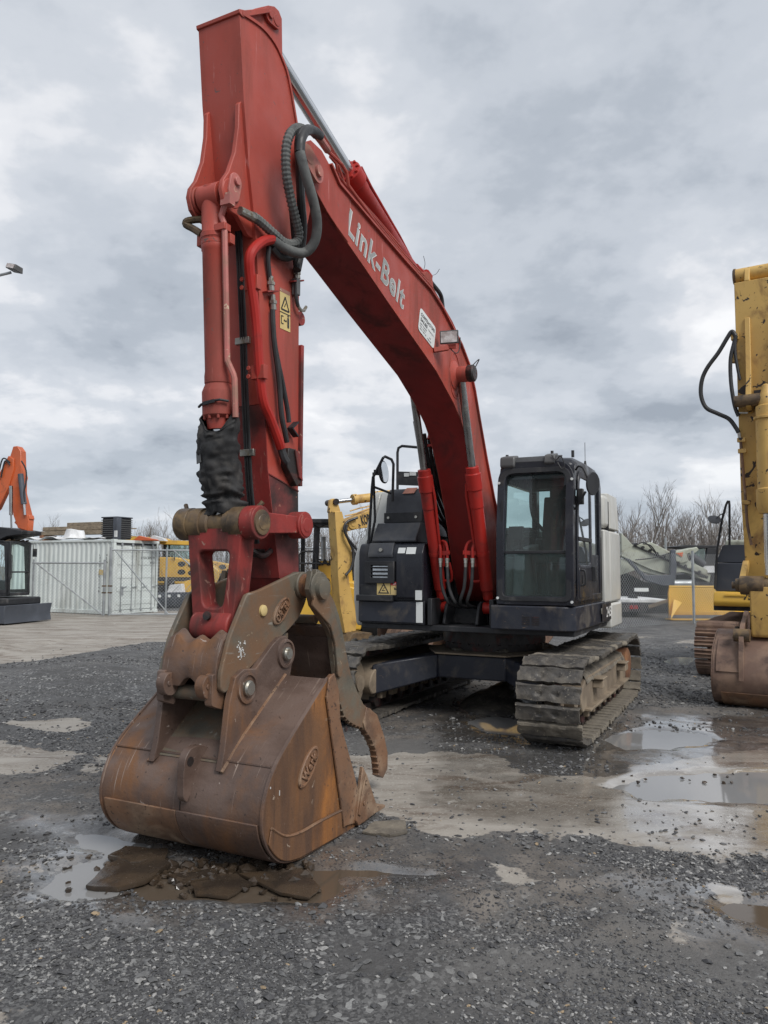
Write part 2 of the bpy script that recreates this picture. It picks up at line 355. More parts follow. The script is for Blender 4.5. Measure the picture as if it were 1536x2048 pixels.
material('container_paint', (.64, .685, .665), .5, col2=(.58, .63, .61), vs=.8, dirt=(.30, .31, .28), damt=.22, ds=1.0, streak=.8)
material('galvanised', (.40, .42, .43), .45, .6, col2=(.30, .32, .33), vs=3); material('fence_wire', (.46, .48, .49), .45, .3)
material('pale_green_paint', (.42, .44, .36), .5, col2=(.34, .36, .30), vs=.9, dirt=(.2, .19, .15), damt=.3, ds=2, chips=(.08, .07, .05), camt=.03)
material('weathered_timber', (.26, .21, .15), .85, col2=(.18, .145, .105), vs=2, stretch=(.3, 6, 6), bump=.3, bs=20)
material('white_sheet', (.72, .73, .74), .7, vs=2); material('bark', (.16, .142, .125), .9, col2=(.22, .20, .18), vs=1.5); material('brush_twig', (.17, .145, .125), .9, col2=(.24, .21, .185), vs=.35)
material('tyre', (.022, .022, .023), .85, bump=.2); material('red_light', (.45, .02, .02), .3)
material('broken_asphalt', (.034, .026, .020), .2, col2=(.058, .042, .029), vs=4, dirt=(.075, .050, .031), damt=.30, ds=3.0, drough=.24, bump=.12, bs=60, fleck=(.22, .2, .17), famt=.03, fs=60)
material('greasy_red_paint', (.20, .035, .032), .5, col2=(.09, .022, .02), vs=1.8, dirt=(.020, .016, .015), damt=.62, ds=1.8, bump=.15, bs=40, chips=(.26, .10, .07), camt=.05, cs=10)
# ================================================================== the red excavator
EX = Frame((1.51, 10.45, 0), .46)
EXR = thing('excavator', 'large red tracked excavator with rusty bucket and thumb resting on the ground, black cab', 'excavator', EX.o, EX.rotz)
YC = -.05
def V3(x, z, y): return Vector((x, y, z))

def track_loop(xa, xb, zc, r, n, sag=.03):
    """n evenly spaced (point, tangent, normal) round the loop"""
    P = []
    for i in range(60): t = i / 60; P.append((xa + (xb - xa) * t, zc - r))                  # bottom, towards the rear
    for i in range(40): a = -PI / 2 - PI * i / 40; P.append((xb + r * math.cos(a), zc + r * math.sin(a)))
    for i in range(60): t = i / 60; P.append((xb + (xa - xb) * t, zc + r - sag * math.sin(PI * t) * (1 + .5 * math.sin(3 * PI * t))))
    for i in range(40): a = PI / 2 - PI * i / 40; P.append((xa + r * math.cos(a), zc + r * math.sin(a)))
    P = np.array(P); Q = np.vstack([P, P[:1]]); d = np.r_[0, np.cumsum(np.linalg.norm(np.diff(Q, axis=0), axis=1))]
    out = []
    for i in range(n):
        s = d[-1] * i / n; p = np.array([np.interp(s, d, Q[:, 0]), np.interp(s, d, Q[:, 1])])
        q = np.array([np.interp((s + .02) % d[-1], d, Q[:, 0]), np.interp((s + .02) % d[-1], d, Q[:, 1])]); t = (q - p) / np.linalg.norm(q - p)
        out.append((p, t))
    return out, d[-1]
def shoe_mesh(seed, w, L, amp, grouser=False, th=.055):
    """a track plate, length along x (travel), width along y, outer face +z; caked mud makes the outer face uneven"""
    mb = MB(); nx, ny = 8, 20; rng = np.random.default_rng(seed); V = []
    for j in range(ny + 1):
        for i in range(nx + 1):
            x = (i / nx - .5) * L; y = (j / ny - .5) * w
            e = min(i, nx - i) / 2.0; ey = min(j, ny - j) / 2.0; k = min(1, e) * min(1, ey)
            g = .016 * max(0, 1 - abs(x / L + .40) / .10) if not grouser else 0
            if not grouser and abs(abs(y) - .075) < .03 and abs(x / L - .1) < .14: g -= .03
            if grouser:
                for gx in (-.36, 0, .36): g = max(g, .03 * max(0, 1 - abs(x / L - gx) / .07))
            nz = fbm(np.array([[x * 9 + seed * 7, y * 7, seed * 1.7]]), 3)[0]; n2 = vn(np.array([[x * 30, y * 24, seed * 3.1]]))[0]
            V.append((x + .006 * amp * vn(np.array([[y * 16, i, seed]]))[0] * (1 - min(1, e)), y + .012 * amp * vn(np.array([[x * 20, j, seed + 5]]))[0] * (1 - min(1, ey)),
                      th + g - .006 * (1 - k) + amp * (.013 * nz + .005 * n2)))
    top = len(V); F = []
    q = lambda i, j: j * (nx + 1) + i
    for j in range(ny):
        for i in range(nx): F.append((q(i, j), q(i + 1, j), q(i + 1, j + 1), q(i, j + 1)))
    rim = [q(i, 0) for i in range(nx)] + [q(nx, j) for j in range(ny)] + [q(i, ny) for i in range(nx, 0, -1)] + [q(0, j) for j in range(ny, 0, -1)]
    b = len(V)
    for r in rim: V.append((V[r][0] * .97, V[r][1] * .985, 0))
    m = len(rim); F += [(rim[k], b + k, b + (k + 1) % m, rim[(k + 1) % m]) for k in range(m)]; F.append(tuple(b + k for k in range(m)))
    mb.add(V, F); return mb
def make_track(root, yc, side, xa, xb, zc, r, n, w, mats, variants, amp, grouser=False, tname='track'):
    """chain mesh as the part, its plates, wheels and frame as sub-parts"""
    loop, LL = track_loop(xa, xb, zc, r, n); pitch = LL / n
    mb = MB()
    for (p, t) in loop:                                      # the link chain under the plates
        N = np.array([-t[1], t[0]]) * -1
        c = p + N * .05
        for s in (-.085, .085):
            mb.bar((c[0] - t[0] * pitch * .5, yc + s, c[1] - t[1] * pitch * .5), (c[0] + t[0] * pitch * .5, yc + s, c[1] + t[1] * pitch * .5), .04, .09, (N[0], 0, N[1]))
    tr = mb.build(tname, mats[1], root)
    pro = []
    for k in range(variants):
        o = shoe_mesh(k + (11 if side > 0 else 31), w, pitch * .91, amp, grouser, .05).build('track_shoe', mats[0] if k % 3 else mats[0], tr, ang=50); pro.append(o)
    used = set()
    for i, (p, t) in enumerate(loop):
        k = random.randrange(variants)
        N = Vector((t[1], 0, -t[0])); T = Vector((t[0], 0, t[1]))
        if N.dot(Vector((p[0] - (xa + xb) / 2, 0, p[1] - zc))) < 0: N = -N
        Y = N.cross(T)
        M = Matrix(((T.x, Y.x, N.x, p[0]), (T.y, Y.y, N.y, yc), (T.z, Y.z, N.z, p[1]), (0, 0, 0, 1)))
        M = M @ Matrix.Rotation(random.uniform(-.05, .05), 4, 'Y') @ Matrix.Rotation(random.uniform(-.012, .012), 4, 'Z')
        if k in used:
            o = pro[k].copy(); COL.objects.link(o)
        else: o = pro[k]; used.add(k)
        o.parent = tr; o.matrix_local = M
        if len(mats) > 2: o.material_slots[0].link = 'OBJECT'; o.material_slots[0].material = MAT[mats[2] if (p[1] < zc + .1 and p[0] < xa - .2) or i % 6 == 1 else mats[0]]
    for k in range(variants):
        if k not in used: bpy.data.objects.remove(pro[k])
    return tr

for side, yc in ((1, 1.295), (-1, -1.295)):
    tr = make_track(EXR, yc, side, 1.80, -1.68, .475, .40, 51, .67, ('wet_mud', 'grease', 'dry_mud') if side > 0 else ('wet_mud', 'grease'), 7, 1.35)
    o_ = yc + side * .0
    f = MB()                                                # track frame: box with sloping mud-filled top
    P = rnd([(1.52, .30), (1.60, .42), (1.52, .56), (1.3, .66), (-1.25, .66), (-1.42, .58), (-1.42, .30)], .04, 2)
    f.prism(P, yc - .21, yc + .21)
    f.prism([(1.35, .19), (1.35, .31), (-1.3, .31), (-1.3, .19)], yc - .16, yc + .16)
    for x in (-1.15, -.8, -.45, -.1, .25, .6, .95, 1.28):
        f.cbox((x, yc, .27), (.05, .46, .10))
    f.build('track_frame', 'track_frame_mud', tr, bevel=.015)
    lip = MB(); lip.bar((1.4, yc + side * .24, .315), (-1.32, yc + side * .24, .315), .07, .03); lip.build('frame_rail', 'track_frame_mud', tr, bevel=.006)
    for x in (.86, -.78):
        st = MB(); st.prism([(x - .12, .50), (x + .12, .50), (x + .09, .58), (x + .06, .60), (x - .06, .60), (x - .09, .58)], yc + side * .21, yc + side * .33)
        st.cbox((x, yc + side * .27, .605), (.26, .14, .02)); st.build('step', 'track_frame_mud', tr, bevel=.008)
    for x in (-1.15, -.8, -.45, -.1, .25, .6, .95, 1.28):
        ro = MB(); ro.lathe((x, yc - .17, .20), (0, 1, 0), [(0, .05), (.01, .085), (.09, .085), (.1, .07), (.24, .07), (.25, .085), (.33, .085), (.34, .05)], 14); ro.build('track_roller', 'grease', tr)
    idl = MB(); idl.lathe((1.80, yc - .09, .475), (0, 1, 0), [(0, .12), (.0, .30), (.05, .33), (.13, .33), (.18, .30), (.18, .12)], 28); idl.lathe((1.80, yc - .2, .475), (0, 1, 0), [(0, .07), (0, .1), (.4, .1), (.4, .07)], 16); idl.build('idler_wheel', 'track_frame_mud', tr)
    spk = MB(); spk.lathe((-1.68, yc - .05, .475), (0, 1, 0), [(0, .3), (.1, .3)], 24); spk.lathe((-1.68, yc - .24, .475), (0, 1, 0), [(0, .16), (0, .24), (.44, .24), (.46, .2), (.46, .1)], 24)
    for k in range(20):
        a = 2 * PI * k / 20; spk.bar((-1.68 + .29 * math.cos(a), yc, .475 + .29 * math.sin(a)), (-1.68 + .36 * math.cos(a), yc, .475 + .36 * math.sin(a)), .05, .05)
    spk.build('sprocket', 'rust_brown', tr)
    ml = MB()                                               # mud lying on the frame top
    nx = 40
    Vm = []
    for i in range(nx + 1):
        x = -1.2 + 2.55 * i / nx
        for j in range(6):
            y = yc + side * (.23 - .20 * j / 5); z = .655 + .13 * (j / 5) ** 1.2 + .03 * fbm(np.array([[x * 8, j * .9, side * 3.]]), 3)[0] - (.0 if 0 < j else .06)
            Vm.append((x, y, z))
    ml.add(Vm, [(i * 6 + j, (i + 1) * 6 + j, (i + 1) * 6 + j + 1, i * 6 + j + 1) for i in range(nx) for j in range(5)])
    ml.build('caked_mud', 'dry_mud', tr, ang=60)
    for k in range(9 if side > 0 else 4):                   # lumps hanging at the plate edges
        x = random.uniform(-.8, 1.75); c = MB(); c.sphere((x, yc + side * random.uniform(.29, .35), .885), .05, 10, (1.3, 1.1, .7)); c.jitter(.018, 18, k); c.build('mud_lump', 'dry_mud', tr, ang=60)

# ---- carbody: X legs, turntable
cb = MB()
zt, zb = .78, .48
for s in (1, -1):
    for q in (1, -1):
        # tapering box leg from the hub out to the track frame
        A = [Vector((.92 * q, s * .45, zt)), Vector((.92 * q, s * .45, zb)), Vector((.2 * q, s * .62, zb)), Vector((.2 * q, s * .62, zt))]
        B = [Vector((1.45 * q, s * 1.13, .66)), Vector((1.45 * q, s * 1.13, .28)), Vector((.75 * q, s * 1.13, .28)), Vector((.75 * q, s * 1.13, .66))]
        cb.add(A + B, [(0, 1, 2, 3), (7, 6, 5, 4)] + [(i, i + 4, (i + 1) % 4 + 4, (i + 1) % 4) for i in range(4)])
cb.prism([(.92, -.452), (.92, .452), (.5, .72), (-.5, .72), (-.92, .452), (-.92, -.452), (-.5, -.72), (.5, -.72)], zb + .002, zt + .002, 'z')
cbo = cb.build('carbody', 'blue_black_paint', EXR, bevel=.02)
fl = MB()
fl.prism([(.97, -.47), (.97, .47), (.5, .75), (-.5, .75), (-.97, .47), (-.97, -.47), (-.5, -.75), (.5, -.75)], zt + .004, zt + .026, 'z'); fl.build('top_flange', 'track_frame_mud', cbo, bevel=.005)
tt = MB(); tt.lathe((0, 0, .80), (0, 0, 1), [(0, .66), (.10, .66), (.10, .69), (.26, .69), (.262, .62), (.30, .62)], 48)
for k in range(30):
    a = 2 * PI * k / 30; tt.cyl((.672 * math.cos(a), .672 * math.sin(a), .885), (.672 * math.cos(a), .672 * math.sin(a), .92), .017, 6)
tt.build('slewing_ring', 'grease', cbo)
for y in (.3, -.3): md = MB(); md.sphere((.58, y, .81), .085, 10, (1.4, 1, .35)); md.jitter(.02, 12); md.build('mud_lump', 'dry_mud', cbo, ang=60)

# ---- upper deck
dk = MB(); dk.box((-1.7, -1.36, 1.10), (1.30, 1.38, 1.168)); dk.box((.2, -.42, 1.17), (1.34, -.36, 1.5)); dk.box((.2, .36, 1.17), (1.28, .42, 1.5))
for s in (-.36, .26):                                       # cylinder foot brackets
    for d in (-.095, .095):
        dk.prism(rnd([(.75, 1.17), (1.2, 1.17), (1.10, 1.42), (1.0, 1.47), (.88, 1.44)], .05, 3), s + d - .018, s + d + .018)
for d in (-.34, .24): dk.prism(rnd([(-.35, 1.17), (.72, 1.17), (.45, 1.72), (.2, 1.78), (0, 1.7)], .08, 3), d - .03, d + .03)
deck = dk.build('deck', 'matte_black', EXR, bevel=.01)
bk = MB(); bk.box((-.5, -.43, 1.17), (-.45, .45, 2.3)); bk.box((-.2, -.4, 1.17), (.5, -.36, 1.9)); bk.box((.78, -.30, 1.17), (.84, .20, 1.38)); bk.box((.3, -.3, 1.169), (.8, .2, 1.2)); bk.build('boom_well_plate', 'matte_black', deck, bevel=.008)

# right-hand front cabinet (left in the picture)
y0, y1 = -1.37, -.46
cbm = MB()
side_prof = rnd([(1.36, 1.47), (1.36, 2.10), (1.30, 2.19), (.4, 2.22), (.4, 1.47)], [.01, .12, .05, 0, 0], 4)
cbm.prism(side_prof, y0, y1)
cbm.box((.3, y0 + .002, 1.17), (1.33, y1 - .002, 1.472))
cab_r = cbm.build('front_cabinet', 'black_paint', EXR, bevel=.012)
p_ = MB(); p_.box((1.331, y0, 1.19), (1.37, y1 - .08, 1.45)); p_.build('lower_panel', 'blue_black_paint', cab_r, bevel=.01)
p_ = MB(); p_.prism(rnd([(1.36, 1.452), (1.42, 1.452), (1.42, 1.53), (1.36, 1.53)], .008, 1), y0 - .01, y0 + .5); p_.build('bumper_step', 'matte_black', cab_r, bevel=.006)
p_ = MB(); p_.prism(rnd([(1.362, 1.48), (1.395, 1.50), (1.395, 2.06), (1.33, 2.17), (1.30, 2.17), (1.36, 2.08)], .02, 2), y1 - .36, y1); p_.build('corner_panel', 'black_paint', cab_r, bevel=.012)
p_ = MB()                                                   # recessed lamp housing with three slats
c0, c1, z0, z1 = y0 + .10, y1 - .39, 1.68, 1.96
p_.ring([(c0, z0), (c1, z0), (c1, z1), (c0, z1)], [(c0 + .09, z0 + .07), (c1 - .09, z0 + .07), (c1 - .09, z1 - .05), (c0 + .09, z1 - .05)], 1.36, 1.40, 'x')
lampb = p_.build('grille_frame', 'matte_black', cab_r, bevel=.008)
for k in range(4):
    s_ = MB(); zz = z0 + .085 + k * .05; s_.prism([(1.365, zz), (1.398, zz + .012), (1.398, zz + .024), (1.365, zz + .012)], c0 + .085, c1 - .085); s_.build('slat', 'matte_black', lampb)
s_ = MB(); s_.box((1.361, c0 + .1, z0 + .07), (1.366, c1 - .1, z1 - .06)); s_.build('lamp_lens', 'mirror_glass', lampb)
p_ = MB(); p_.prism(rnd([(1.30, 2.03), (1.385, 2.0), (1.39, 2.05), (1.34, 2.19), (1.28, 2.2)], .015, 2), y0 + .14, y1 - .42); p_.build('lid', 'plastic_grey', cab_r, bevel=.01)
p_ = MB(); p_.cyl((1.385, y0 + .33, 2.10), (1.40, y0 + .33, 2.105), .025, 14); p_.build('lid_lock', 'zinc_fitting', cab_r)
p_ = MB(); p_.box((1.361, y0 + .03, 1.52), (1.372, y1 - .4, 1.66)); p_.build('recess_plate', 'matte_black', cab_r, bevel=.004)
# warning decal
dw = MB(); dw.box((1.373, -1.10, 1.535), (1.3755, -.72, 1.70)); wd = dw.build('warning_decal', 'decal_yellow', cab_r, smooth=False)
dr = MB(); dr.box((1.3756, -.905, 1.655), (1.377, -.722, 1.70)); dr.build('danger_strip', 'decal_red', wd, smooth=False)
text('DANGER', 'lettering', 'lettering_white', wd, (1.3765, -.87, 1.665), (0, 1, 0), (0, 0, 1), .036, fit=.13, bold=.01)
tr_ = MB(); tr_.ring([(-1.085, 1.55), (-.925, 1.55), (-1.005, 1.685)], [(-1.06, 1.565), (-.95, 1.565), (-1.005, 1.657)], 1.3756, 1.3768, 'x'); tr_.box((1.3756, -1.03, 1.583), (1.3768, -.98, 1.592)); tr_.bar((1.3762, -1.02, 1.592), (1.3762, -.99, 1.63), .008, .001, (1, 0, 0))
tr_.box((1.3756, -.912, 1.545), (1.3768, -.906, 1.69)); tr_.cbox((1.3762, -.845, 1.61), (.001, .025, .02)); tr_.cbox((1.3762, -.805, 1.59), (.001, .025, .02)); tr_.bar((1.3762, -.86, 1.63), (1.3762, -.78, 1.57), .006, .001, (1, 0, 0)); tr_.build('warning_sign', 'lettering_black', wd, smooth=False)
for a, b, c, d in ((-.80, -.70, 2.06, 2.13), (-.685, -.555, 2.05, 2.135)):
    q = MB(); q.sheet([V3(1.368, c, a) + Vector((.03, 0, 0)), V3(1.368, c, b) + Vector((.03, 0, 0)), V3(1.334, d, b) + Vector((.03, 0, 0)), V3(1.334, d, a) + Vector((.03, 0, 0))]); q.build('paper_label', 'decal_white', cab_r, smooth=False)
for c, d in ((1.48, 1.60), (1.20, 1.455)):
    q = MB(); q.box((1.396 if c > 1.3 else 1.372, -.555, c), (1.398 if c > 1.3 else 1.374, -.465, d)); q.build('reflector_strip', 'decal_white', cab_r, smooth=False)
# sloping steps above and the hood behind
p_ = MB(); p_.prism([(1.28, 2.20), (1.30, 2.225), (1.13, 2.46), (1.06, 2.46), (.6, 2.46), (.6, 2.20)], -1.22, -.60); p_.build('sloped_step', 'plastic_grey', EXR, bevel=.012)
p_ = MB(); p_.prism(rnd([(1.04, 2.46), (.98, 2.84), (.90, 2.93), (-.2, 2.95), (-.2, 2.3), (1.04, 2.3)], [0, .06, .05, .03, 0, 0], 3), -1.16, -.62); up = p_.build('upper_box', 'plastic_grey', EXR, bevel=.015)
p_ = MB(); p_.box((1.035, -1.165, 2.47), (1.052, -.615, 2.60)); p_.build('bolt_strip', 'matte_black', up, bevel=.004)
for y in (-1.1, -.7): q = MB(); q.cyl((1.05, y, 2.535), (1.062, y, 2.537), .018, 10); q.build('bolt', 'zinc_fitting', up)
q = MB(); q.sheet([(.985, -.93, 2.855), (.985, -.76, 2.855), (.90, -.74, 2.938), (.90, -.90, 2.938)]); q.build('warning_label', 'decal_orange', up, smooth=False)
p_ = MB(); p_.sphere((-.1, -.72, 2.93), .27, 20, (1, 1, 1)); p_.build('air_cleaner', 'matte_black', EXR)
p_ = MB(); p_.box((.05, -.95, 2.95), (.35, -.55, 3.08)); p_.build('filter_box', 'plastic_grey', EXR, bevel=.015)
# white side skin
p_ = MB()
sp = rnd([(1.28, 1.45), (1.30, 1.95), (1.15, 2.22), (.98, 2.30), (.86, 2.60), (.72, 2.93), (-.7, 2.95), (-1.7, 2.8), (-1.75, 1.12), (1.2, 1.12)], [.02, .2, .1, .1, .1, .1, .1, .2, .05, .05], 4)
p_.prism(sp, -1.49, -1.375); p_.build('side_skin', 'white_panel', EXR, bevel=.02)
p_ = MB(); p_.prism(rnd([(1.02, 2.20), (1.08, 2.42), (.99, 2.42), (.92, 2.2)], .03, 2), -1.375, -1.20); p_.prism(rnd([(.95, 2.4), (.70, 2.92), (.60, 2.92), (.85, 2.4)], .03, 2), -1.374, -1.17); p_.build('skin_edge', 'white_panel', EXR, bevel=.01)
# engine hood + counterweight (the white tail)
p_ = MB(); p_.box((-1.0, -1.37, 1.17), (-.35, .45, 2.45)); p_.build('engine_hood', 'matte_black', EXR, bevel=.05)
_h = [(-.72, 1.45), (-1.50, 1.45), (-1.72, 1.42), (-1.88, 1.33), (-1.97, 1.15), (-2.03, .8), (-2.06, .4)]
cwp = _h + [(-2.07, 0)] + [(x, -y) for x, y in _h[::-1]]
p_ = MB(); p_.prism(cwp, 1.06, 1.40, 'z'); cw = p_.build('counterweight', 'white_panel', EXR, bevel=.03)
p_ = MB(); p_.prism([(x * .995, y * .995) for x, y in cwp], 1.415, 2.40, 'z'); p_.build('tail_panel', 'white_panel', cw, bevel=.03)
tc_ = rnd([(-.72, .98), (-.72, 1.44), (-1.5, 1.44), (-1.88, 1.30), (-2.0, .98)], .06, 3); p_ = MB(); p_.prism(tc_, 2.43, 2.92, 'z', [(x * .985 - .005, (y - 1.2) * .9 + 1.2) for x, y in tc_]); p_.build('top_cover', 'white_panel', cw, bevel=.08, seg=4)
p_ = MB(); p_.box((-.71, .5, 1.42), (-.35, 1.435, 2.40)); p_.build('door_panel', 'white_panel', EXR, bevel=.02)
p_ = MB(); p_.box((-.712, 1.0, 2.43), (-.36, 1.43, 2.88)); p_.build('upper_door_panel', 'white_panel', EXR, bevel=.06, seg=3)
p_ = MB(); p_.box((-.73, .6, 1.4), (-.7, 1.428, 2.8)); p_.build('panel_seam', 'matte_black', cw)

# left skirt under the cab
p_ = MB(); p_.prism(rnd([(1.45, .43), (1.45, 1.30), (1.36, 1.41), (-.72, 1.43), (-.72, .43)], [.02, .10, .08, 0, 0], 4), 1.165, 1.445, 'z'); sk = p_.build('skirt', 'blue_black_paint', EXR, bevel=.015)
for i in range(2):
    for j in range(5):
        q = MB(); q.cbox((1.451, .86 + i * .085 * 1.3, 1.235 + j * .021), (.006, .09, .009)); q.build('vent_slot', 'grease', sk)
p_ = MB(); p_.box((-.70, 1.436, 1.19), (-.05, 1.444, 1.42)); p_.build('skirt_door', 'black_paint', sk, bevel=.004)
text('245', 'lettering', 'lettering_white', sk, (-.31, 1.446, 1.24), (-1, 0, 0), (0, 0, 1), .19, bold=.02, fit=.36)
q = MB(); q.cbox((.0, 1.446, 1.33), (.06, .012, .07)); q.build('latch', 'zinc_fitting', sk, bevel=.004)

# ---- cab
CX0, CX1, CY0, CY1, CZ0, CZ1 = -.30, 1.43, .50, 1.405, 1.47, 3.17
cm = MB()
def cz(x): return x
# side frames as rings in the x-z plane, front and back in the y-z plane
so = rnd([(1.43, 1.455), (1.40, 2.4), (1.28, 3.14), (-.22, 3.17), (-.30, 2.9), (-.30, 1.455)], [.03, .3, .16, .16, .1, .03], 5)
def side_ring(y, th, holes):
    pass
# left side (door): outer pillars
def hoop(x_at, r, w=.062):
    pts = rnd([(CY0 + .045, 1.46), (CY0 + .045, 3.085), (CY1 - .045, 3.085), (CY1 - .045, 1.46)], [0, .2, .2, 0], 7)
    P = []
    for i, p in enumerate(pts):
        P.append(Vector((x_at(p[1]), p[0], p[1])))
        if i in (0, len(pts) - 2):
            q2 = pts[i + 1]
            for k in range(1, 8): z = p[1] + (q2[1] - p[1]) * k / 8; P.append(Vector((x_at(z), p[0] + (q2[0] - p[0]) * k / 8, z)))
    return P
xf_ = lambda z: 1.368 - max(0, z - 2.3) * .135
Pf = hoop(xf_, 0)
def sweep(mb, P, w, d):
    V = []
    for i, p in enumerate(P):
        t = (P[min(i + 1, len(P) - 1)] - P[max(i - 1, 0)]).normalized(); fx = Vector((1, 0, 0)); s_ = t.cross(fx).normalized(); f2 = s_.cross(t)
        V += [p + s_ * w * a + f2 * d * c for a, c in ((-.5, -.5), (.5, -.5), (.5, .5), (-.5, .5))]
    n = len(P); mb.add(V, [(i * 4 + k, i * 4 + (k + 1) % 4, i * 4 + 4 + (k + 1) % 4, i * 4 + 4 + k) for i in range(n - 1) for k in range(4)] + [(0, 1, 2, 3), (n * 4 - 4, n * 4 - 3, n * 4 - 2, n * 4 - 1)])
sweep(cm, Pf, .09, .12)
for ya, yb in ((CY1 - .075, CY1), (CY0, CY0 + .07)):
    cm.prism(rnd([(-.30, 1.455), (-.30, 2.95), (-.22, 3.08), (-.08, 3.08), (-.16, 2.9), (-.16, 1.455)], .02, 2), ya, yb)             # rear pillars
    cm.prism(rnd([(1.30, 2.90), (1.24, 3.09), (-.2, 3.09), (-.26, 2.9)], .03, 3), ya + (.006 if ya > 1 else .002), yb - .006)               # roof rails
    cm.prism([(1.38, 1.455), (1.38, 1.56), (-.2, 1.56), (-.2, 1.455)], ya, yb)
cm.box((1.30, CY0, 1.455), (1.425, CY1, 1.555)); cm.prism([(1.31, 2.99), (1.285, 3.10), (1.14, 3.10), (1.2, 2.99)], CY0 + .12, CY1 - .12)        # sill, header
cm.box((-.29, CY0, 1.455), (-.20, CY1, 2.3)); cm.box((-.28, CY0 + .05, 2.96), (-.16, CY1 - .05, 3.1)); cm.box((-.2, CY0, 1.45), (1.38, CY1, 1.50))
cm.box((.40, CY1 - .07, 1.555), (.47, CY1 - .005, 3.05))                                                                        # B pillar
cab = cm.build('cab', 'black_paint', EXR, bevel=.018, seg=3)
rf = MB(); rows = []
for x, dz in ((1.24, -.03), (1.20, .03), (1.0, .075), (.4, .09), (0, .09), (-.2, .05), (-.27, -.03)):
    rows.append([(x, y, 3.125 + dz - k) for y, k in ((CY0 + .005, .16), (CY0 + .02, .06), (CY0 + .09, .005), (CY0 + .3, -.01), (CY1 - .3, -.01), (CY1 - .09, .005), (CY1 - .02, .06), (CY1 - .005, .16))])
rf.add([p for r_ in rows for p in r_], [(i * 8 + k, i * 8 + k + 1, i * 8 + 9 + k, i * 8 + 8 + k) for i in range(6) for k in range(7)] + [tuple(range(8)), tuple(48 + k for k in range(8))]); rf.build('roof', 'black_paint', cab, ang=50)
vs_ = MB(); vs_.prism(rnd([(1.27, 3.10), (1.33, 3.13), (1.26, 3.20), (1.02, 3.235), (1.02, 3.215)], .012, 2), CY0 + .19, CY1 - .20); vs_.build('roof_visor', 'cab_trim', cab, bevel=.01)
lm = MB(); lm.prism(rnd([(1.30, 3.06), (1.36, 3.08), (1.35, 3.20), (1.16, 3.24), (1.16, 3.1)], .03, 3), CY0 + .03, CY0 + .21); lm.build('roof_lamp', 'lamp_case', cab, bevel=.02)
lm = MB(); lm.prism(rnd([(1.30, 3.08), (1.36, 3.10), (1.33, 3.20), (1.16, 3.24), (1.16, 3.1)], .03, 3), CY1 - .34, CY1 - .22); lm.build('roof_lamp', 'lamp_case', cab, bevel=.02)
w_ = MB(); w_.tube(catmull([(1.35, CY1 - .25, 3.19), (1.36, CY1 - .2, 3.13), (1.37, CY1 - .14, 3.17), (1.36, CY1 - .1, 3.06), (1.37, CY1 - .13, 3.02), (1.36, CY1 - .18, 3.1)], 5), .006, 6); w_.build('lamp_cable', 'rubber_hose', cab)
gl = MB(); gl.sheet([(1.385, CY0 + .06, 2.075), (1.385, CY1 - .075, 2.075), (1.25, CY1 - .08, 3.0), (1.25, CY0 + .065, 3.0)]); gl.build('windshield', 'cab_glass', cab, smooth=False)
gl = MB(); gl.prism(rnd([(CY0 + .06, 1.545), (CY1 - .075, 1.545), (CY1 - .075, 2.05), (CY0 + .06, 2.05)], [.07, .07, .01, .01], 4), 1.384, 1.388, 'x'); gl.build('lower_windshield', 'cab_glass', cab, smooth=False)
mbar = MB(); mbar.box((1.36, CY0 + .05, 2.045), (1.405, CY1 - .07, 2.08)); mbar.build('windshield_rail', 'matte_black', cab, bevel=.006)
# inner front frame lip (rounded opening)
fr = MB(); a_, b_ = CY0 + .015, CY1 - .03
po = rnd([(a_, 1.50), (b_, 1.50), (b_, 3.06), (a_, 3.06)], [.08, .08, .17, .17], 6); pi = rnd([(a_ + .06, 1.545), (b_ - .055, 1.545), (b_ - .055, 3.0), (a_ + .06, 3.0)], [.07, .07, .13, .13], 6)
fr.ring(po, pi, 0, .02, 'x'); fr.v = [(1.432 - max(0, (p[2] - 1.5)) * .02 - max(0, p[2] - 2.3) * .105 + p[0] - .012, p[1], p[2]) for p in fr.v]; fr.build('windshield_frame', 'matte_black', cab, bevel=.004)
for (y, z) in ((CY0 - .0 + .02, 2.89), (CY1 - .02, 2.90), (CY0 + .02, 1.53), (CY1 - .02, 1.50)):
    q = MB(); q.cyl((1.435 - max(0, z - 2.3) * .14, y, z), (1.45 - max(0, z - 2.3) * .14, y, z), .016, 10); q.build('cap_bolt', 'decal_white', cab)
# door
dm = MB()
yo = CY1 + .012
dm.ring(rnd([(1.27, 1.50), (1.24, 2.4), (1.13, 3.03), (.42, 3.03), (.42, 1.50)], [.05, .1, .14, .05, .05], 4), rnd([(1.19, 1.92), (1.17, 2.4), (1.07, 2.95), (.50, 2.95), (.50, 1.92)], [.05, .1, .1, .05, .05], 4), CY1 - .01, yo)
door = dm.build('door', 'black_paint', cab, bevel=.008)
dg = MB(); dg.sheet([(1.19, yo - .012, 1.92), (1.17, yo - .012, 2.4), (1.07, yo - .012, 2.95), (.50, yo - .012, 2.95), (.50, yo - .012, 1.92)]); dg.build('door_glass', 'dark_glass', door, smooth=False)
dr_ = MB(); dr_.box((.47, yo - .004, 2.20), (1.2, yo + .012, 2.245)); dr_.build('door_rail', 'matte_black', door, bevel=.004)
dl = MB(); dl.prism(rnd([(1.2, 1.53), (1.19, 1.9), (.49, 1.9), (.49, 1.53)], .05, 3), yo - .006, yo + .008); dl.build('door_lower_panel', 'black_paint', door, bevel=.006)
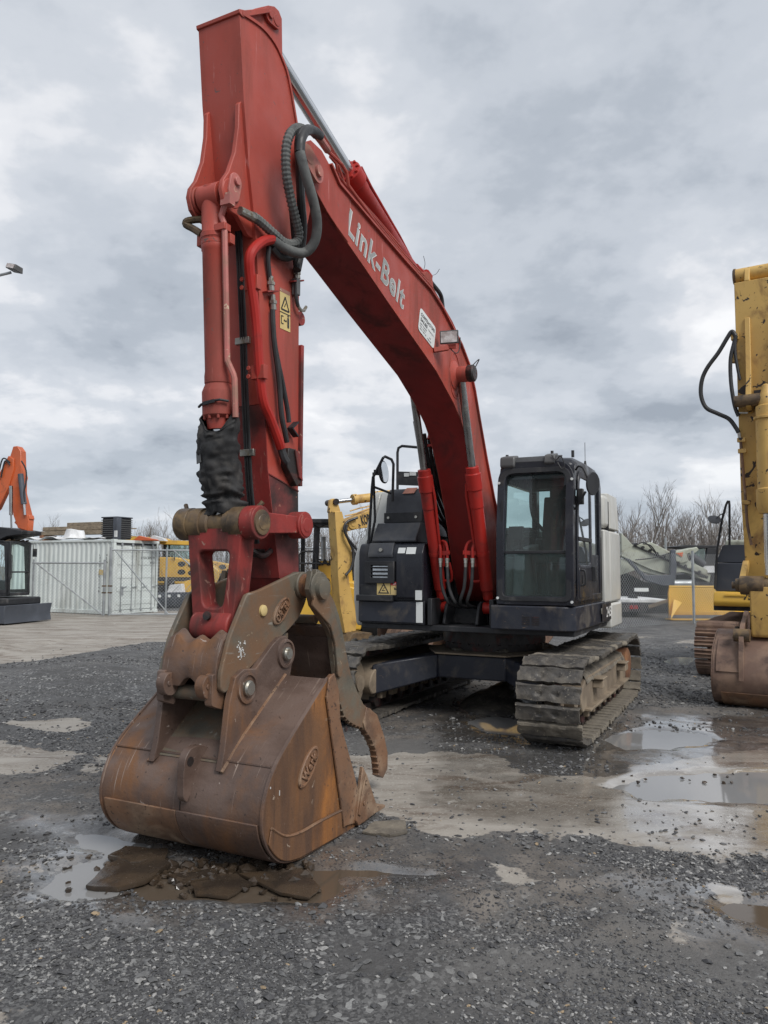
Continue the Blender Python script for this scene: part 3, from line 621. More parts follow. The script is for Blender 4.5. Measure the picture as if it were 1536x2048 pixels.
hd = MB(); hd.tube(catmull([(1.1, yo, 1.68), (1.1, yo + .05, 1.70), (1.1, yo + .05, 1.84), (1.1, yo, 1.86)], 4), .012, 8); hd.box((.9, yo, 1.70), (1.05, yo + .014, 1.80)); hd.build('door_handle', 'matte_black', door)
rw = MB(); rw.sheet([(-.12, CY1 - .03, 1.62), (.40, CY1 - .03, 1.62), (.40, CY1 - .03, 3.03), (-.12, CY1 - .03, 3.03)]); rw.build('rear_side_window', 'dark_glass', cab, smooth=False)
rp = MB(); rp.box((-.17, CY1 - .05, 1.555), (.41, CY1 - .012, 2.05)); rp.build('rear_side_panel', 'black_paint', cab)
bw = MB(); bw.sheet([(-.24, CY0 + .07, 2.3), (-.24, CY1 - .075, 2.3), (-.22, CY1 - .075, 3.0), (-.22, CY0 + .07, 3.0)]); bw.build('rear_window', 'cab_glass', cab, smooth=False)
rs = MB(); rs.sheet([(1.33, CY0 + .035, 1.56), (-.16, CY0 + .035, 1.56), (-.16, CY0 + .035, 3.02), (1.2, CY0 + .035, 3.02)]); rs.build('right_side_window', 'cab_glass', cab, smooth=False)
rg = MB()
for z in (2.3, 2.0): rg.tube([(1.3, CY0 + .0, z), (-.2, CY0 + .0, z)], .012, 6)
rg.build('window_guard', 'matte_black', cab)
# interior
st = MB(); st.prism(rnd([(.62, 1.92), (.62, 2.06), (.1, 2.06), (.05, 1.95)], .05, 3), .70, 1.2); st.prism(rnd([(.16, 2.02), (.22, 2.06), (.10, 2.55), (.02, 2.83), (-.08, 2.83), (-.02, 2.5), (.02, 2.02)], .05, 3), .72, 1.17); st.prism(rnd([(.05, 2.78), (.03, 2.98), (-.08, 2.98), (-.09, 2.78)], .06, 3), .80, 1.09); st.box((.1, .78, 1.5), (.5, 1.12, 1.93)); st.build('seat', 'seat_cloth', cab, bevel=.05, seg=3)
co = MB(); co.prism(rnd([(.95, 1.5), (.85, 2.1), (.1, 2.2), (.0, 1.5)], .05, 3), .54, .68); co.prism(rnd([(.85, 1.5), (.8, 2.05), (.1, 2.15), (.0, 1.5)], .05, 3), 1.2, 1.33); co.build('console', 'cab_trim', cab, bevel=.02)
jo = MB()
for y in (.61, 1.26): jo.lathe((.75, y, 2.06), (.1, 0, 1), [(0, .05), (.08, .02), (.16, .018), (.22, .03), (.27, .028), (.29, .01)], 10)
for y in (.88, 1.02): jo.tube([(1.05, y, 1.5), (1.08, y, 1.8), (1.12, y, 2.02)], .014, 8); jo.cbox((1.14, y, 1.56), (.22, .09, .02))
jo.build('control_levers', 'seat_cloth', cab)
fm = MB(); fm.box((-.2, CY0 + .06, 1.502), (1.33, CY1 - .08, 1.52)); fm.build('floor_mat', 'seat_cloth', cab)
mo = MB(); mo.box((1.12, CY0 + .08, 2.22), (1.17, CY0 + .25, 2.38)); mo.tube(catmull([(1.2, CY0 + .42, 3.02), (1.15, CY0 + .35, 2.75), (1.1, CY0 + .36, 2.5), (.9, CY0 + .42, 2.35)], 6), .022, 8); mo.build('monitor', 'seat_cloth', cab)
bb = MB(); bb.box((-.21, CY0 + .07, 1.5), (-.05, CY1 - .08, 2.28)); bb.build('rear_shelf', 'cab_trim', cab, bevel=.02)
to_ = MB(); to_.sphere((-.1, .78, 2.62), .05, 8, (.7, 1, 1.2)); to_.bar((-.1, .78, 2.55), (-.1, .73, 2.42), .02, .02); to_.build('hanging_tag', 'white_sheet', cab)
# mirror, aerial, wiper
mi = MB(); P0 = Vector((1.22, CY1, 3.02)); P1 = Vector((1.36, CY1 + .12, 3.0)); mi.tube(catmull([P0, P0 + Vector((.08, .05, .03)), P1, (1.36, CY1 + .17, 2.86)], 4), .012, 8); mi.bar((1.3, CY1, 2.55), (1.34, CY1 + .13, 2.75), .02, .02)
mir = mi.build('mirror_arm', 'matte_black', cab)
mi = MB(); d = Vector((.40, .91, -.1)); mi.lathe(Vector((1.34, CY1 + .17, 2.84)), d, [(0, .05), (.03, .105), (.05, .12), (.06, .115)], 24); mi.xf(Matrix.Translation((1.36, CY1 + .17, 2.84)) @ Matrix.Diagonal((1, 1, 1.12, 1)) @ Matrix.Translation((-1.36, -CY1 - .17, -2.84))); mi.build('mirror_back', 'matte_black', mir)
bx = MB(); bx.box((1.14, yo, 2.62), (1.23, yo + .06, 2.80)); bx.build('hinge', 'matte_black', cab, bevel=.006)
bx = MB(); bx.box((.40, yo, 1.72), (.46, yo + .05, 1.90)); bx.build('hinge', 'matte_black', cab, bevel=.006)
ae = MB(); ae.tube([(.2, CY1 - .1, 3.22), (.2, CY1 - .1, 3.50)], .0035, 6); ae.lathe((.2, CY1 - .1, 3.2), (0, 0, 1), [(0, .02), (.06, .012)], 8); ae.build('aerial', 'matte_black', cab)
wi = MB(); wi.bar((1.395, CY0 + .07, 2.68), (1.405, CY0 + .06, 2.30), .02, .02); wi.build('wiper', 'matte_black', cab)
for (x, y, z) in ((1.12, CY0 + .05, 3.2), (.9, CY0 + .55, 3.25), (1.15, CY1 - .05, 3.2), (.2, CY0 + .2, 3.25)):
    q = MB(); q.cyl((x, y, z - .02), (x, y, z + .06), .018, 10); q.build('roof_knob', 'matte_black', cab)

# ---- hand rails and right mirror
hr = MB()
hr.tube(catmull([EX.x(*p, 1.25) for p in ((738, 1172), (734, 1120), (738, 1075))], 4) + [EX.x(*p, 1.25) for p in ((744, 975), (746, 955), (766, 916))] + [EX.x(*p, 1.1) for p in ((770, 913), (783, 919), (787, 928), (785, 1003))], .019, 8)
hr.tube([EX.x(*p, 1.18) for p in ((740, 1090), (750, 1040), (747, 945))], .017, 8); hr.tube([EX.x(743, 972, 1.2), EX.x(783, 987, 1.05)], .016, 8); hr.tube(catmull([EX.x(*p, 1.28) for p in ((731, 1105), (734, 1160), (748, 1190))], 4), .017, 8)
hrb = hr.build('handrail', 'matte_black', EXR)
hr = MB(); X_ = .45
hr.tube([EX.x(*p, X_) for p in ((795, 985), (795, 905), (797, 896), (804, 892), (850, 896))], .02, 8); b0 = EX.x(796, 948, X_); b1 = EX.x(860, 950, X_); hr.bar(b0 - Vector((0, 0, .06)), b1 - Vector((0, 0, .06)), .03, .19)
hr.tube([EX.x(*p, X_ - .3) for p in ((870, 960), (872, 1040))], .03, 8); hr.build('rear_handrail', 'matte_black', EXR)
for u0, u1, v0, v1 in ((808, 818, 946, 953), (819, 832, 944, 951)):
    q = MB(); q.sheet([EX.x(u, v, X_ + .025) for u, v in ((u0, v1), (u1, v1), (u1, v0), (u0, v0))]); q.build('paper_label', 'decal_white', EXR, smooth=False)
mc = EX.x(764, 945, 1.15); q = MB(); q.lathe(mc, (.12, .98, .12), [(0, .07), (.012, .11), (.03, .115), (.035, .108)], 24); q.xf(Matrix.Translation(mc) @ Matrix.Diagonal((1, 1, 1.35, 1)) @ Matrix.Translation(-mc)); mr = q.build('mirror', 'matte_black', EXR)
q = MB(); q.lathe(mc + Vector((.12, .98, .12)).normalized() * .034, (.12, .98, .12), [(0, .102), (.004, .102)], 24); q.xf(Matrix.Translation(mc) @ Matrix.Diagonal((1, 1, 1.35, 1)) @ Matrix.Translation(-mc)); q.build('mirror_glass', 'mirror_glass', mr)
q = MB(); q.bar(EX.x(748, 945, 1.18), mc, .05, .07); q.build('mirror_clamp', 'matte_black', mr)

# ---- boom
LOW = [(5.07, 4.90), (4.86, 4.79), (4.70, 4.73), (4.22, 4.575), (3.67, 4.39), (3.04, 4.19), (2.50, 4.02), (2.21, 3.88), (1.98, 3.77), (1.74, 3.61), (1.58, 3.45), (1.46, 3.30), (1.30, 3.03), (1.17, 2.76), (1.04, 2.48), (.90, 2.10), (.78, 1.78), (.62, 1.54), (.4, 1.44)]
UPP = [(.15, 1.5), (.05, 1.66), (.12, 1.95), (.30, 2.42), (.58, 2.80), (.86, 3.26), (1.13, 3.74), (1.30, 4.06), (1.50, 4.33), (1.75, 4.50), (2.05, 4.63), (2.35, 4.76), (2.70, 4.86), (3.4, 4.935), (4.0, 5.01), (4.68, 5.10), (4.82, 5.20)]
TIP = [(4.95, 5.26), (5.12, 5.26), (5.22, 5.18), (5.25, 5.05), (5.19, 4.94)]
HW = .235
bm_ = MB(); bm_.prism(LOW + UPP + [(4.74, 5.12)], YC - HW, YC + HW); boom = bm_.build('boom', 'faded_red_paint', EXR)
bm_ = MB()                                                  # bottom plate, underside shade put into its darker red, a hair proud of the box
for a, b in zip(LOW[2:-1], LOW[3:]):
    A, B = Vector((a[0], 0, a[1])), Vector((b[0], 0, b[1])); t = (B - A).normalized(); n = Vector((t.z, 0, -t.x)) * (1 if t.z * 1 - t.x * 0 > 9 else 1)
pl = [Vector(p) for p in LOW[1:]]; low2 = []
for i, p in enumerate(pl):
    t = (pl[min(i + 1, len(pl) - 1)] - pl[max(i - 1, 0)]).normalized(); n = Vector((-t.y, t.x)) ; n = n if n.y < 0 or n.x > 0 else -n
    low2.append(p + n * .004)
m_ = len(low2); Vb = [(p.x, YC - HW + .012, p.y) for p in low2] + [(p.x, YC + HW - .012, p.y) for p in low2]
bm_.add(Vb, [(i, i + 1, m_ + i + 1, m_ + i) for i in range(m_ - 1)]); bm_.build('bottom_plate', 'shaded_underside_red', boom, ang=40)
for s in (1, -1):
    e_ = MB(); y_ = YC + s * (HW - .02); e_.prism(LOW[:3] + [(4.5, 4.67), (4.48, 5.08)] + [(4.68, 5.10), (4.82, 5.20)] + TIP, y_ - .022, y_ + .026); e_.build('boom_tip_plate', 'faded_red_paint', boom, bevel=.004)
ys = YC + HW
rim = MB()
up2 = UPP[3:]
for a, b in zip(up2[:-1], up2[1:]):
    for s in (1, -1): rim.bar((a[0], YC + s * (HW + .006), a[1] + .01), (b[0], YC + s * (HW + .006), b[1] + .01), .045, .022, (0, 0, 1))
rim.build('top_flange', 'faded_red_paint', boom)
# pin plate at the tip
pp = MB(); a = EX.y(619, 312, ys + .06); b = EX.y(636, 343, ys + .06); d_ = (b - a)
def stadium(a, b, r, n=8):
    a, b = Vector(a), Vector(b); t = (b - a).normalized(); nrm = Vector((-t.y, t.x)); ang0 = math.atan2(nrm.y, nrm.x); out = []
    for i in range(n + 1): q = ang0 + PI * i / n; out.append((a.x + r * math.cos(q), a.y + r * math.sin(q)))
    for i in range(n + 1): q = ang0 + PI + PI * i / n; out.append((b.x + r * math.cos(q), b.y + r * math.sin(q)))
    return out
pp.prism(stadium((a.x, a.z), (b.x, b.z), .088), ys + .03, ys + .06); pp.prism(stadium((a.x, a.z), (a.x + .001, a.z), .115, 14), ys + .004, ys + .03); pp.cyl((b.x, ys + .06, b.z), (b.x, ys + .085, b.z), .045, 14); pp.cyl((a.x, ys + .06, a.z), (a.x, ys + .064, a.z), .06, 20); pp.build('pin_plate', 'pale_red_paint', boom, bevel=.004)
# lettering on the side plate
A = EX.y(692, 461, ys); B = EX.y(806, 619, ys); Lh = (EX.y(697, 411, ys) - A).length
xa = B - A; ya = EX.y(697, 411, ys) - A
ya_ = (ya - xa.normalized() * ya.dot(xa.normalized()))
text('Link-Belt', 'lettering', 'lettering_white', boom, A, xa, ya_, ya_.length / .73, bold=.030, fit=xa.length, lift=.003)
text('Link-Belt', 'lettering', 'lettering_grey', boom, A, xa, ya_, ya_.length / .73, bold=.010, fit=xa.length * .99, lift=.0045)
# dealer's sign
cs = [EX.y(u, v, ys) for u, v in ((840, 614), (871, 656), (868, 702), (834, 657))]
xa = (cs[1] - cs[0]); ya = (cs[0] - cs[3])
q = MB(); h_ = ya.length; w_ = xa.length; ex = xa.normalized(); ey = (ya - ex * ya.dot(ex)).normalized(); hh = ya.dot(ey)
crn = rnd([(0, 0), (w_, 0), (w_, -hh), (0, -hh)], .05, 4); O = cs[0]
q.add([O + ex * p[0] + ey * p[1] + Vector((0, .003, 0)) for p in crn] + [O + ex * p[0] + ey * p[1] + Vector((0, .006, 0)) for p in crn], [tuple(range(len(crn), 2 * len(crn)))] + [(i, (i + 1) % len(crn), len(crn) + (i + 1) % len(crn), len(crn) + i) for i in range(len(crn))]); sg = q.build('dealer_decal', 'decal_white', boom, smooth=False)
def sgl(s, x, y, h, fit=None): text(s, 'lettering', 'lettering_black', sg, O + ex * x * w_ - ey * y * hh + Vector((0, .006, 0)), ex, ey, h * hh, bold=.02, fit=fit)
sgl('CONTRACTORS', .07, .30, .20, .86 * w_); sgl('SALES', .07, .52, .20, .42 * w_); sgl('Company Inc.', .55, .52, .09, .36 * w_)
for i, (f_, x_) in enumerate(((.4, .07), (.34, .07), (.40, .07))): sgl(('Sales  Rentals', 'Parts  Service', 'Albany  New York')[i], x_, .66 + i * .115, .085, f_ * w_)
sgl('518', .66, .80, .085); sgl('Equipment', .56, .92, .085)
# work lamp
c = EX.y(898, 674, ys + .16); lq = MB(); fx = Vector((.93, .2, -.12)).normalized(); ly = Vector((0, 0, 1)).cross(fx).normalized(); uz = fx.cross(ly)
Mx = Matrix(((fx.x, ly.x, uz.x, c.x), (fx.y, ly.y, uz.y, c.y), (fx.z, ly.z, uz.z, c.z), (0, 0, 0, 1)))
lq.add([Mx @ Vector(p) for p in ((0, -.105, -.075), (0, .105, -.075), (0, .105, .075), (0, -.105, .075), (-.09, -.08, -.055), (-.09, .08, -.055), (-.09, .08, .06), (-.09, -.08, .06))], [(0, 1, 2, 3), (7, 6, 5, 4), (0, 4, 5, 1), (1, 5, 6, 2), (2, 6, 7, 3), (3, 7, 4, 0)]); wl = lq.build('work_lamp', 'lamp_case', boom, bevel=.01)
lq = MB(); lq.box((.003, -.088, -.058), (.008, .088, .058), Mx); lq.build('lens', 'lamp_lens', wl)
lq = MB(); lq.box((-.06, -.03, -.12), (-.02, .07, -.075), Mx); lq.bar(c + Vector((-.03, -.02, -.11)), Vector((c.x + .05, ys, c.z - .14)), .05, .05); lq.build('bracket', 'faded_red_paint', wl, bevel=.004)
lq = MB(); lq.tube(catmull([Mx @ Vector(p) for p in ((-.05, -.02, -.09), (-.03, .06, -.17), (-.05, .10, -.14), (-.08, .11, .0))], 6), .006, 6); lq.build('cable', 'rubber_hose', wl)
# boom cylinder boss
T_ = Vector((1.95, 0, 4.10))
for s in (1, -1):
    q = MB(); y_ = YC + s * HW
    bl_ = .17 if s > 0 else .06
    prof = [(0, .17), (.012, .165), (.03, .12), (.05, .095), (bl_, .09), (bl_ + .005, .088)]
    q.lathe((T_.x, y_, T_.z), (0, s, 0), prof, 28); bo = q.build('cylinder_boss', 'faded_red_paint', boom)
    q = MB(); q.lathe((T_.x, y_ + s * (.165 if s > 0 else .055), T_.z), (0, s, 0), [(0, .092), (.012, .098), (.07, .098), (.085, .08), (.085, .01)], 24); s > 0 and q.tube(catmull([(T_.x, y_ + s * .22, T_.z + .09), (T_.x - .04, y_ + s * .26, T_.z + .15), (T_.x - .08, y_ + s * .27, T_.z + .17), (T_.x - .07, y_ + s * .23, T_.z + .09)], 5), .006, 6); q.build('grease_collar', 'grease', bo)
    q = MB(); q.tube(catmull([(T_.x + .16 * math.cos(t), y_ + s * .003, T_.z + .26 * math.sin(t)) for t in [k * PI / 8 for k in range(17)]], 2), .006, 5); q.build('weld_ring', 'faded_red_paint', bo)
# boom cylinders
B_ = Vector((.97, 0, 1.38))
for s in (1, -1):
    y_ = YC + s * .31; a = Vector((B_.x, y_, B_.z)); t = Vector((T_.x, y_, T_.z)); d = (t - a); LL = d.length; d.normalize()
    q = MB(); q.lathe(a, d, [(.10, .035), (.13, .062), (.24, .062), (.25, .078), (1.30, .078), (1.305, .084), (1.52, .084), (1.525, .096), (1.72, .096), (1.725, .082), (1.80, .080), (1.805, .05)], 28)
    q.cyl(a - Vector((0, .07, 0)), a + Vector((0, .07, 0)), .075, 20); cy = q.build('boom_cylinder', 'fresh_red_paint', EXR, bevel=.004)
    q = MB(); q.cyl(a + d * 1.79, t, .045, 20); q.build('rod', 'dull_chrome', cy)
    q = MB(); q.cyl(t - Vector((0, .06, 0)), t + Vector((0, .06, 0)), .085, 20); q.build('rod_eye', 'grease', cy)
    q = MB()                                                 # clamp ring and the feed pipes with their elbows
    m0 = a + d * .72; q.tube([m0 - d * .02, m0 + d * .02], .086, 24); iy = -s
    for k, (ox, oy) in enumerate(((.08, .10), (.08, .19))):
        p0 = m0 + Vector((ox, iy * oy, -.06)); q.tube(catmull([p0, p0 + Vector((0, 0, .11)), p0 + Vector((-.02, s * .03, .19)), p0 + Vector((-.05, s * .09, .21)), p0 + Vector((-.09, s * .09, .15)), p0 + Vector((-.1, s * .09, -.1))], 5), .019, 8)
    q.bar(m0 + Vector((.05, iy * .07, 0)), m0 + Vector((.09, iy * .22, .01)), .03, .05); q.tube([a + d * .75 + Vector((.03, iy * .08, 0)), a + d * 1.45 + Vector((.03, iy * .105, 0)), a + d * 1.6 + Vector((.02, iy * .09, 0))], .018, 8)
    q.tube(catmull([a + d * .36 + Vector((.0, iy * .07, 0)), a + d * .36 + Vector((.02, iy * .17, 0)), a + d * .45 + Vector((.02, iy * .19, 0)), a + d * .6 + Vector((.0, iy * .17, 0))], 4), .017, 8)
    q.build('feed_pipe', 'fresh_red_paint', cy)
    for k, oy in enumerate((.10, .19)):
        p0 = m0 + Vector((.08, iy * oy, -.06))
        q = MB(); q.lathe(p0, (0.02, 0, -1), [(0, .026), (.03, .026), (.031, .022), (.06, .024), (.061, .02), (.11, .02)], 10); q.build('hose_fitting', 'zinc_fitting', cy)
        q = MB(); q.tube(catmull([p0 + Vector((0, 0, -.1)), p0 + Vector((0, iy * .02, -.35)), p0 + Vector((-.05, iy * .09, -.55)), p0 + Vector((-.4, iy * .1, -.62))], 6), .021, 8); q.build('hose', 'rubber_hose', cy)
# arm cylinder over the boom
t = EX.y(553, 41, YC + .17); t.y = YC; pm = EX.y(759, 445, YC); a = t + (pm - t) * ((t.x - 2.5) / (t.x - pm.x)); d = (t - a).normalized(); LL = (t - a).length
hd = (EX.y(697, 325, YC) - a).length
q = MB(); q.lathe(a, d, [(-.02, .05), (.05, .095), (hd - .28, .095), (hd - .27, .10), (hd - .17, .10), (hd - .16, .125), (hd - .02, .125), (hd, .075)], 28); q.cyl(a - Vector((0, .1, 0)), a + Vector((0, .1, 0)), .1, 20)
for k in range(10):
    an = 2 * PI * k / 10; n1 = Vector((-d.z, 0, d.x)); pt = a + d * (hd - .02) + (n1 * math.cos(an) + Vector((0, 1, 0)) * math.sin(an)) * .105; q.cyl(pt, pt + d * .025, .016, 6)
ac = q.build('arm_cylinder', 'fresh_red_paint', EXR, bevel=.004)
q = MB(); q.cyl(a + d * (hd - .02), t - d * .1, .062, 24); q.build('rod', 'chrome', ac)
q = MB(); q.cyl(t - Vector((0, .085, 0)), t + Vector((0, .085, 0)), .1, 20); q.build('rod_eye', 'red_paint', ac)
for s in (1, -1): q = MB(); q.prism(rnd([(a.x - .22, 4.6), (a.x + .3, 4.8), (a.x + .09, a.z + .08), (a.x - .09, a.z + .08)], .05, 3), YC + s * .13 - .02, YC + s * .13 + .02); q.build('cylinder_bracket', 'faded_red_paint', boom, bevel=.004)
# pipes along the boom
yt = ys + .0
pi_ = MB(); Pa = [EX.y(*p, YC + .20) for p in ((640, 285), (658, 305), (683, 329), (693, 345), (697, 372))]; Pb = [EX.y(*p, YC + .22) for p in ((752, 447), (806, 512), (861, 572), (903, 645), (912, 665), (935, 722), (945, 765))]
pi_.tube(Pa + Pb, .016, 8); pi_.tube([EX.y(*p, YC + .14) for p in ((660, 313), (672, 327), (676, 352), (752, 440), (806, 506), (855, 560))], .013, 8); pi_.tube([EX.y(*p, YC + .10) for p in ((676, 330), (684, 352), (688, 365), (752, 436), (800, 492))], .012, 8)
pi_.build('hydraulic_pipe', 'faded_red_paint', boom)
pi_ = MB(); pi_.tube([EX.y(*p, YC + .02) for p in ((722, 335), (742, 375), (800, 475), (823, 520), (832, 532))], .018, 8); pi_.tube([EX.y(*p, YC + .02) for p in ((832, 532), (840, 540), (851, 552))], .03, 8); pi_.cyl(EX.y(850, 548, YC + .02), EX.y(856, 556, YC + .02), .06, 10); pi_.build('cylinder_feed_pipe', 'fresh_red_paint', ac)
pi_ = MB(); pi_.tube(catmull([EX.y(*p, YC + .02) for p in ((854, 556), (868, 572), (882, 592), (886, 622))], 6), .026, 8); pi_.build('hose', 'rubber_hose', ac)
pi_ = MB(); pi_.tube(catmull([EX.y(*p, YC) for p in ((846, 545), (850, 528), (847, 512))], 5), .003, 4); pi_.tube(catmull([EX.y(*p, YC) for p in ((860, 552), (872, 548), (879, 538))], 5), .003, 4); pi_.build('loose_wire', 'matte_black', boom)
# hoses on the far side of the boom foot
pi_ = MB()
for k in range(6):
    dx = k * .035
    pi_.tube(catmull([(1.15 + dx * 2, YC - HW - .06 - dx, 3.35 + dx * 2), (.95 + dx, YC - HW - .08 - dx, 3.0), (.55 + dx, YC - HW - .1 - dx, 2.75 - dx), (.3 + dx, YC - HW - .08 - dx * .6, 2.3), (.35 + dx, YC - HW - .06 - dx * .5, 1.5)], 6), .024, 7)
pi_.build('boom_hose', 'rubber_hose', boom)
pi_ = MB()
for k in range(3): pi_.tube([(1.75 - k * .1, YC - HW - .03 - k * .05, 4.1 - k * .1), (1.32 - k * .05, YC - HW - .05 - k * .05, 3.6), (1.17 + k * .06, YC - HW - .06 - k * .04, 3.36 + k * .07)], .02, 7)
pi_.cbox((1.2, YC - HW - .1, 3.42), (.2, .16, .03)); pi_.build('far_side_pipe', 'fresh_red_paint', boom)
# ---- arm (stick)
AW = .18; ya_ = YC + AW
FR = [(5.97, 5.74), (5.91, 5.20), (5.84, 4.75), (5.77, 4.42), (5.72, 4.10), (5.60, 3.05), (5.555, 2.60), (5.38, 1.80), (5.30, 1.64)]
RE = [(5.20, 1.62), (5.13, 1.72), (5.13, 1.85), (5.15, 2.46), (5.165, 3.40), (5.175, 4.28), (5.08, 4.55), (4.98, 4.88), (5.02, 5.12), (5.14, 5.24), (5.26, 5.30)]
crv = [EX.y(*p, ya_) for p in ((592, 250), (576, 158), (563, 118), (548, 86), (526, 58), (503, 40), (482, 27))]
crv = [(p.x, p.z) for p in catmull(crv, 3)]
q = MB(); q.prism(FR + RE + crv[:-1], YC - AW + .012, YC + AW - .012); arm = q.build('arm', 'grimy_red_paint', EXR)
for s in (1, -1):
    q = MB(); y_ = YC + s * (AW - .012); q.prism(FR[:6] + [(5.545, 2.55)] + RE[3:] + crv[:-1], y_, y_ + s * .013); q.build('side_plate', 'faded_red_paint', arm)
    q = MB(); q.prism([(5.544, 2.548), FR[7], FR[8]] + RE[:3] + [(5.15, 2.458)], y_, y_ + s * .0135); q.build('lower_side_plate', 'greasy_red_paint', arm)
    q = MB(); q.tube([(5.545, y_ + s * .013, 2.55), (5.15, y_ + s * .013, 2.46)], .008, 6); q.build('weld_bead', 'grimy_red_paint', arm)
q = MB(); fp = FR[:6]; fo = [(p[0] + .008, p[1]) for p in fp]; q.prism(fp + fo[::-1], YC - AW - .002, YC + AW + .002); q.build('front_plate', 'faded_red_paint', arm)
q = MB(); fp = [(5.599, 3.045)] + FR[6:8]; fo = [(p[0] + .008, p[1]) for p in fp]; q.prism(fp + fo[::-1], YC - AW - .002, YC + AW + .002); q.build('lower_front_plate', 'grimy_red_paint', arm)
q = MB(); lip = [Vector((5.985, 0, 5.755)), Vector((5.955, 0, 5.78))]; q.prism([(5.99, 5.74), (5.995, 5.765), (5.93, 5.80), (5.64, 6.02), (5.63, 5.99), (5.95, 5.735)], YC - AW - .012, YC + AW + .012); q.build('tail_plate', 'faded_red_paint', arm, bevel=.003)
q = MB()
for a, b in zip(crv[:-1], crv[1:]):
    for s in (1, -1): q.bar((a[0], YC + s * (AW + .004), a[1]), (b[0], YC + s * (AW + .004), b[1]), .02, .022, (1, 0, 0))
q.build('side_flange', 'faded_red_paint', arm)
tp = EX.y(553, 41, YC + .17)
for s in (1, -1):
    q = MB(); y_ = YC + s * .125
    ear = [(5.93, 5.77)] + [(p.x, p.z) for p in [EX.y(*k, YC + .14) for k in ((510, 17), (536, 11), (548, 13), (557, 22), (563, 38), (564, 110))]] + [(5.36, 5.5), (5.6, 5.4)]
    q.prism(ear, y_ - .02, y_ + .02); e_ = q.build('tail_ear', 'faded_red_paint', arm, bevel=.004)
    q = MB(); q.prism(stadium((tp.x + .085, tp.z - .012), (tp.x, tp.z), .058), y_ + s * .02, y_ + s * .045); q.cyl((tp.x + .085, y_ + s * .045, tp.z - .012), (tp.x + .085, y_ + s * .06, tp.z - .012), .028, 12); q.cyl((tp.x, y_ + s * .045, tp.z), (tp.x, y_ + s * .05, tp.z), .04, 18); q.build('pin_plate', 'faded_red_paint', e_, bevel=.003)
# bucket-cylinder gussets on the front
HP = Vector((5.99, 0, 4.44))
for s in (1, -1):
    q = MB(); y_ = YC + s * .128
    g = [(5.90, 5.16), (5.935, 5.12), (5.935, 4.95), (5.965, 4.75), (6.03, 4.58), (6.085, 4.50), (6.10, 4.43), (6.07, 4.35), (6.01, 4.31), (5.93, 4.31), (5.80, 4.22), (5.74, 4.22), (5.80, 4.6)]
    q.prism(g, y_ - .018 + s * .012, y_ + .018 + s * .012); q.prism(stadium((HP.x, HP.z), (HP.x + .001, HP.z), .10, 12), y_ - .016 + s * .014, y_ + .03 + s * .004)
    gu = q.build('gusset', 'faded_red_paint', arm, bevel=.006)
    if s > 0:
        q = MB(); q.prism(stadium((HP.x - .02, HP.z + .09), (HP.x, HP.z), .06), y_ + .032, y_ + .05); q.cyl((HP.x - .02, y_ + .05, HP.z + .09), (HP.x - .02, y_ + .07, HP.z + .09), .03, 12); q.build('pin_plate', 'pale_red_paint', gu, bevel=.003)
q = MB(); q.cyl((HP.x, YC - .17, HP.z), (HP.x, YC + .17, HP.z), .055, 18); q.build('pin', 'grease', arm)
# bucket cylinder
RP = Vector((5.84, YC, 2.18)); a = Vector((HP.x, YC, HP.z)); d = (RP - a).normalized(); LL = (RP - a).length
n1 = Vector((d.z, 0, -d.x)).normalized(); n1 = n1 if n1.x > 0 else -n1
q = MB(); q.cyl(a - Vector((0, .085, 0)), a + Vector((0, .085, 0)), .098, 20)
zb = lambda v: (a - EX.y(440, v, YC)).length
q.lathe(a, d, [(-.07, .08), (.0, .088), (.25, .088), (.26, .094), (.29, .094), (.30, .09), (.34, .094), (.37, .094), (.38, .088), (zb(745), .088), (zb(755), .093), (zb(768), .093), (zb(770), .088), (zb(782), .106), (zb(786), .112), (zb(832), .112), (zb(838), .085), (zb(860), .08)], 28)
for k in range(10):
    an = 2 * PI * k / 10; pt = a + d * zb(832) + (n1 * math.cos(an) + Vector((0, 1, 0)) * math.sin(an)) * .098; q.cyl(pt, pt + d * .03, .012, 6)
bc = q.build('bucket_cylinder', 'faded_red_paint', EXR, bevel=.003)
q = MB(); q.tube([a + d * (zb(478) - .02), a + d * (zb(478) + .02)], .097, 24); q.tube([a + d * (zb(492) - .015), a + d * (zb(492) + .015)], .095, 24)
q.cbox(a + d * zb(470) + Vector((.04, .10, 0)), (.07, .09, .05)); q.cbox(a + d * zb(480) + Vector((.0, -.11, 0)), (.06, .05, .09)); q.cbox(a + d * zb(490) + Vector((.0, .13, 0)), (.05, .05, .07)); q.build('pipe_clamp', 'faded_red_paint', bc, bevel=.004)
def bcp(v, dx, dy): return a + d * zb(v) + n1 * dx + Vector((0, dy, 0))
q = MB(); q.tube([bcp(412, .06, .155), bcp(425, .06, .14), bcp(445, .05, .10), bcp(465, .05, .125), bcp(720, .04, .115), bcp(728, .04, .115), bcp(755, .03, .155), bcp(765, .03, .165), bcp(840, .03, .165)], .021, 8); q.cbox(bcp(410, .06, .165), (.06, .08, .08)); q.build('feed_pipe', 'pale_red_paint', bc)
q = MB(); q.tube(catmull([bcp(436, .0, -.08), bcp(436, .03, -.14), bcp(438, .05, -.20), bcp(445, .05, -.21), bcp(455, .03, -.16), bcp(468, .02, -.10)], 3), .026, 8); q.build('elbow_pipe', 'greasy_brown', bc)
q = MB(); q.cyl(a + d * zb(845), RP, .062, 20); q.build('rod', 'chrome', bc)
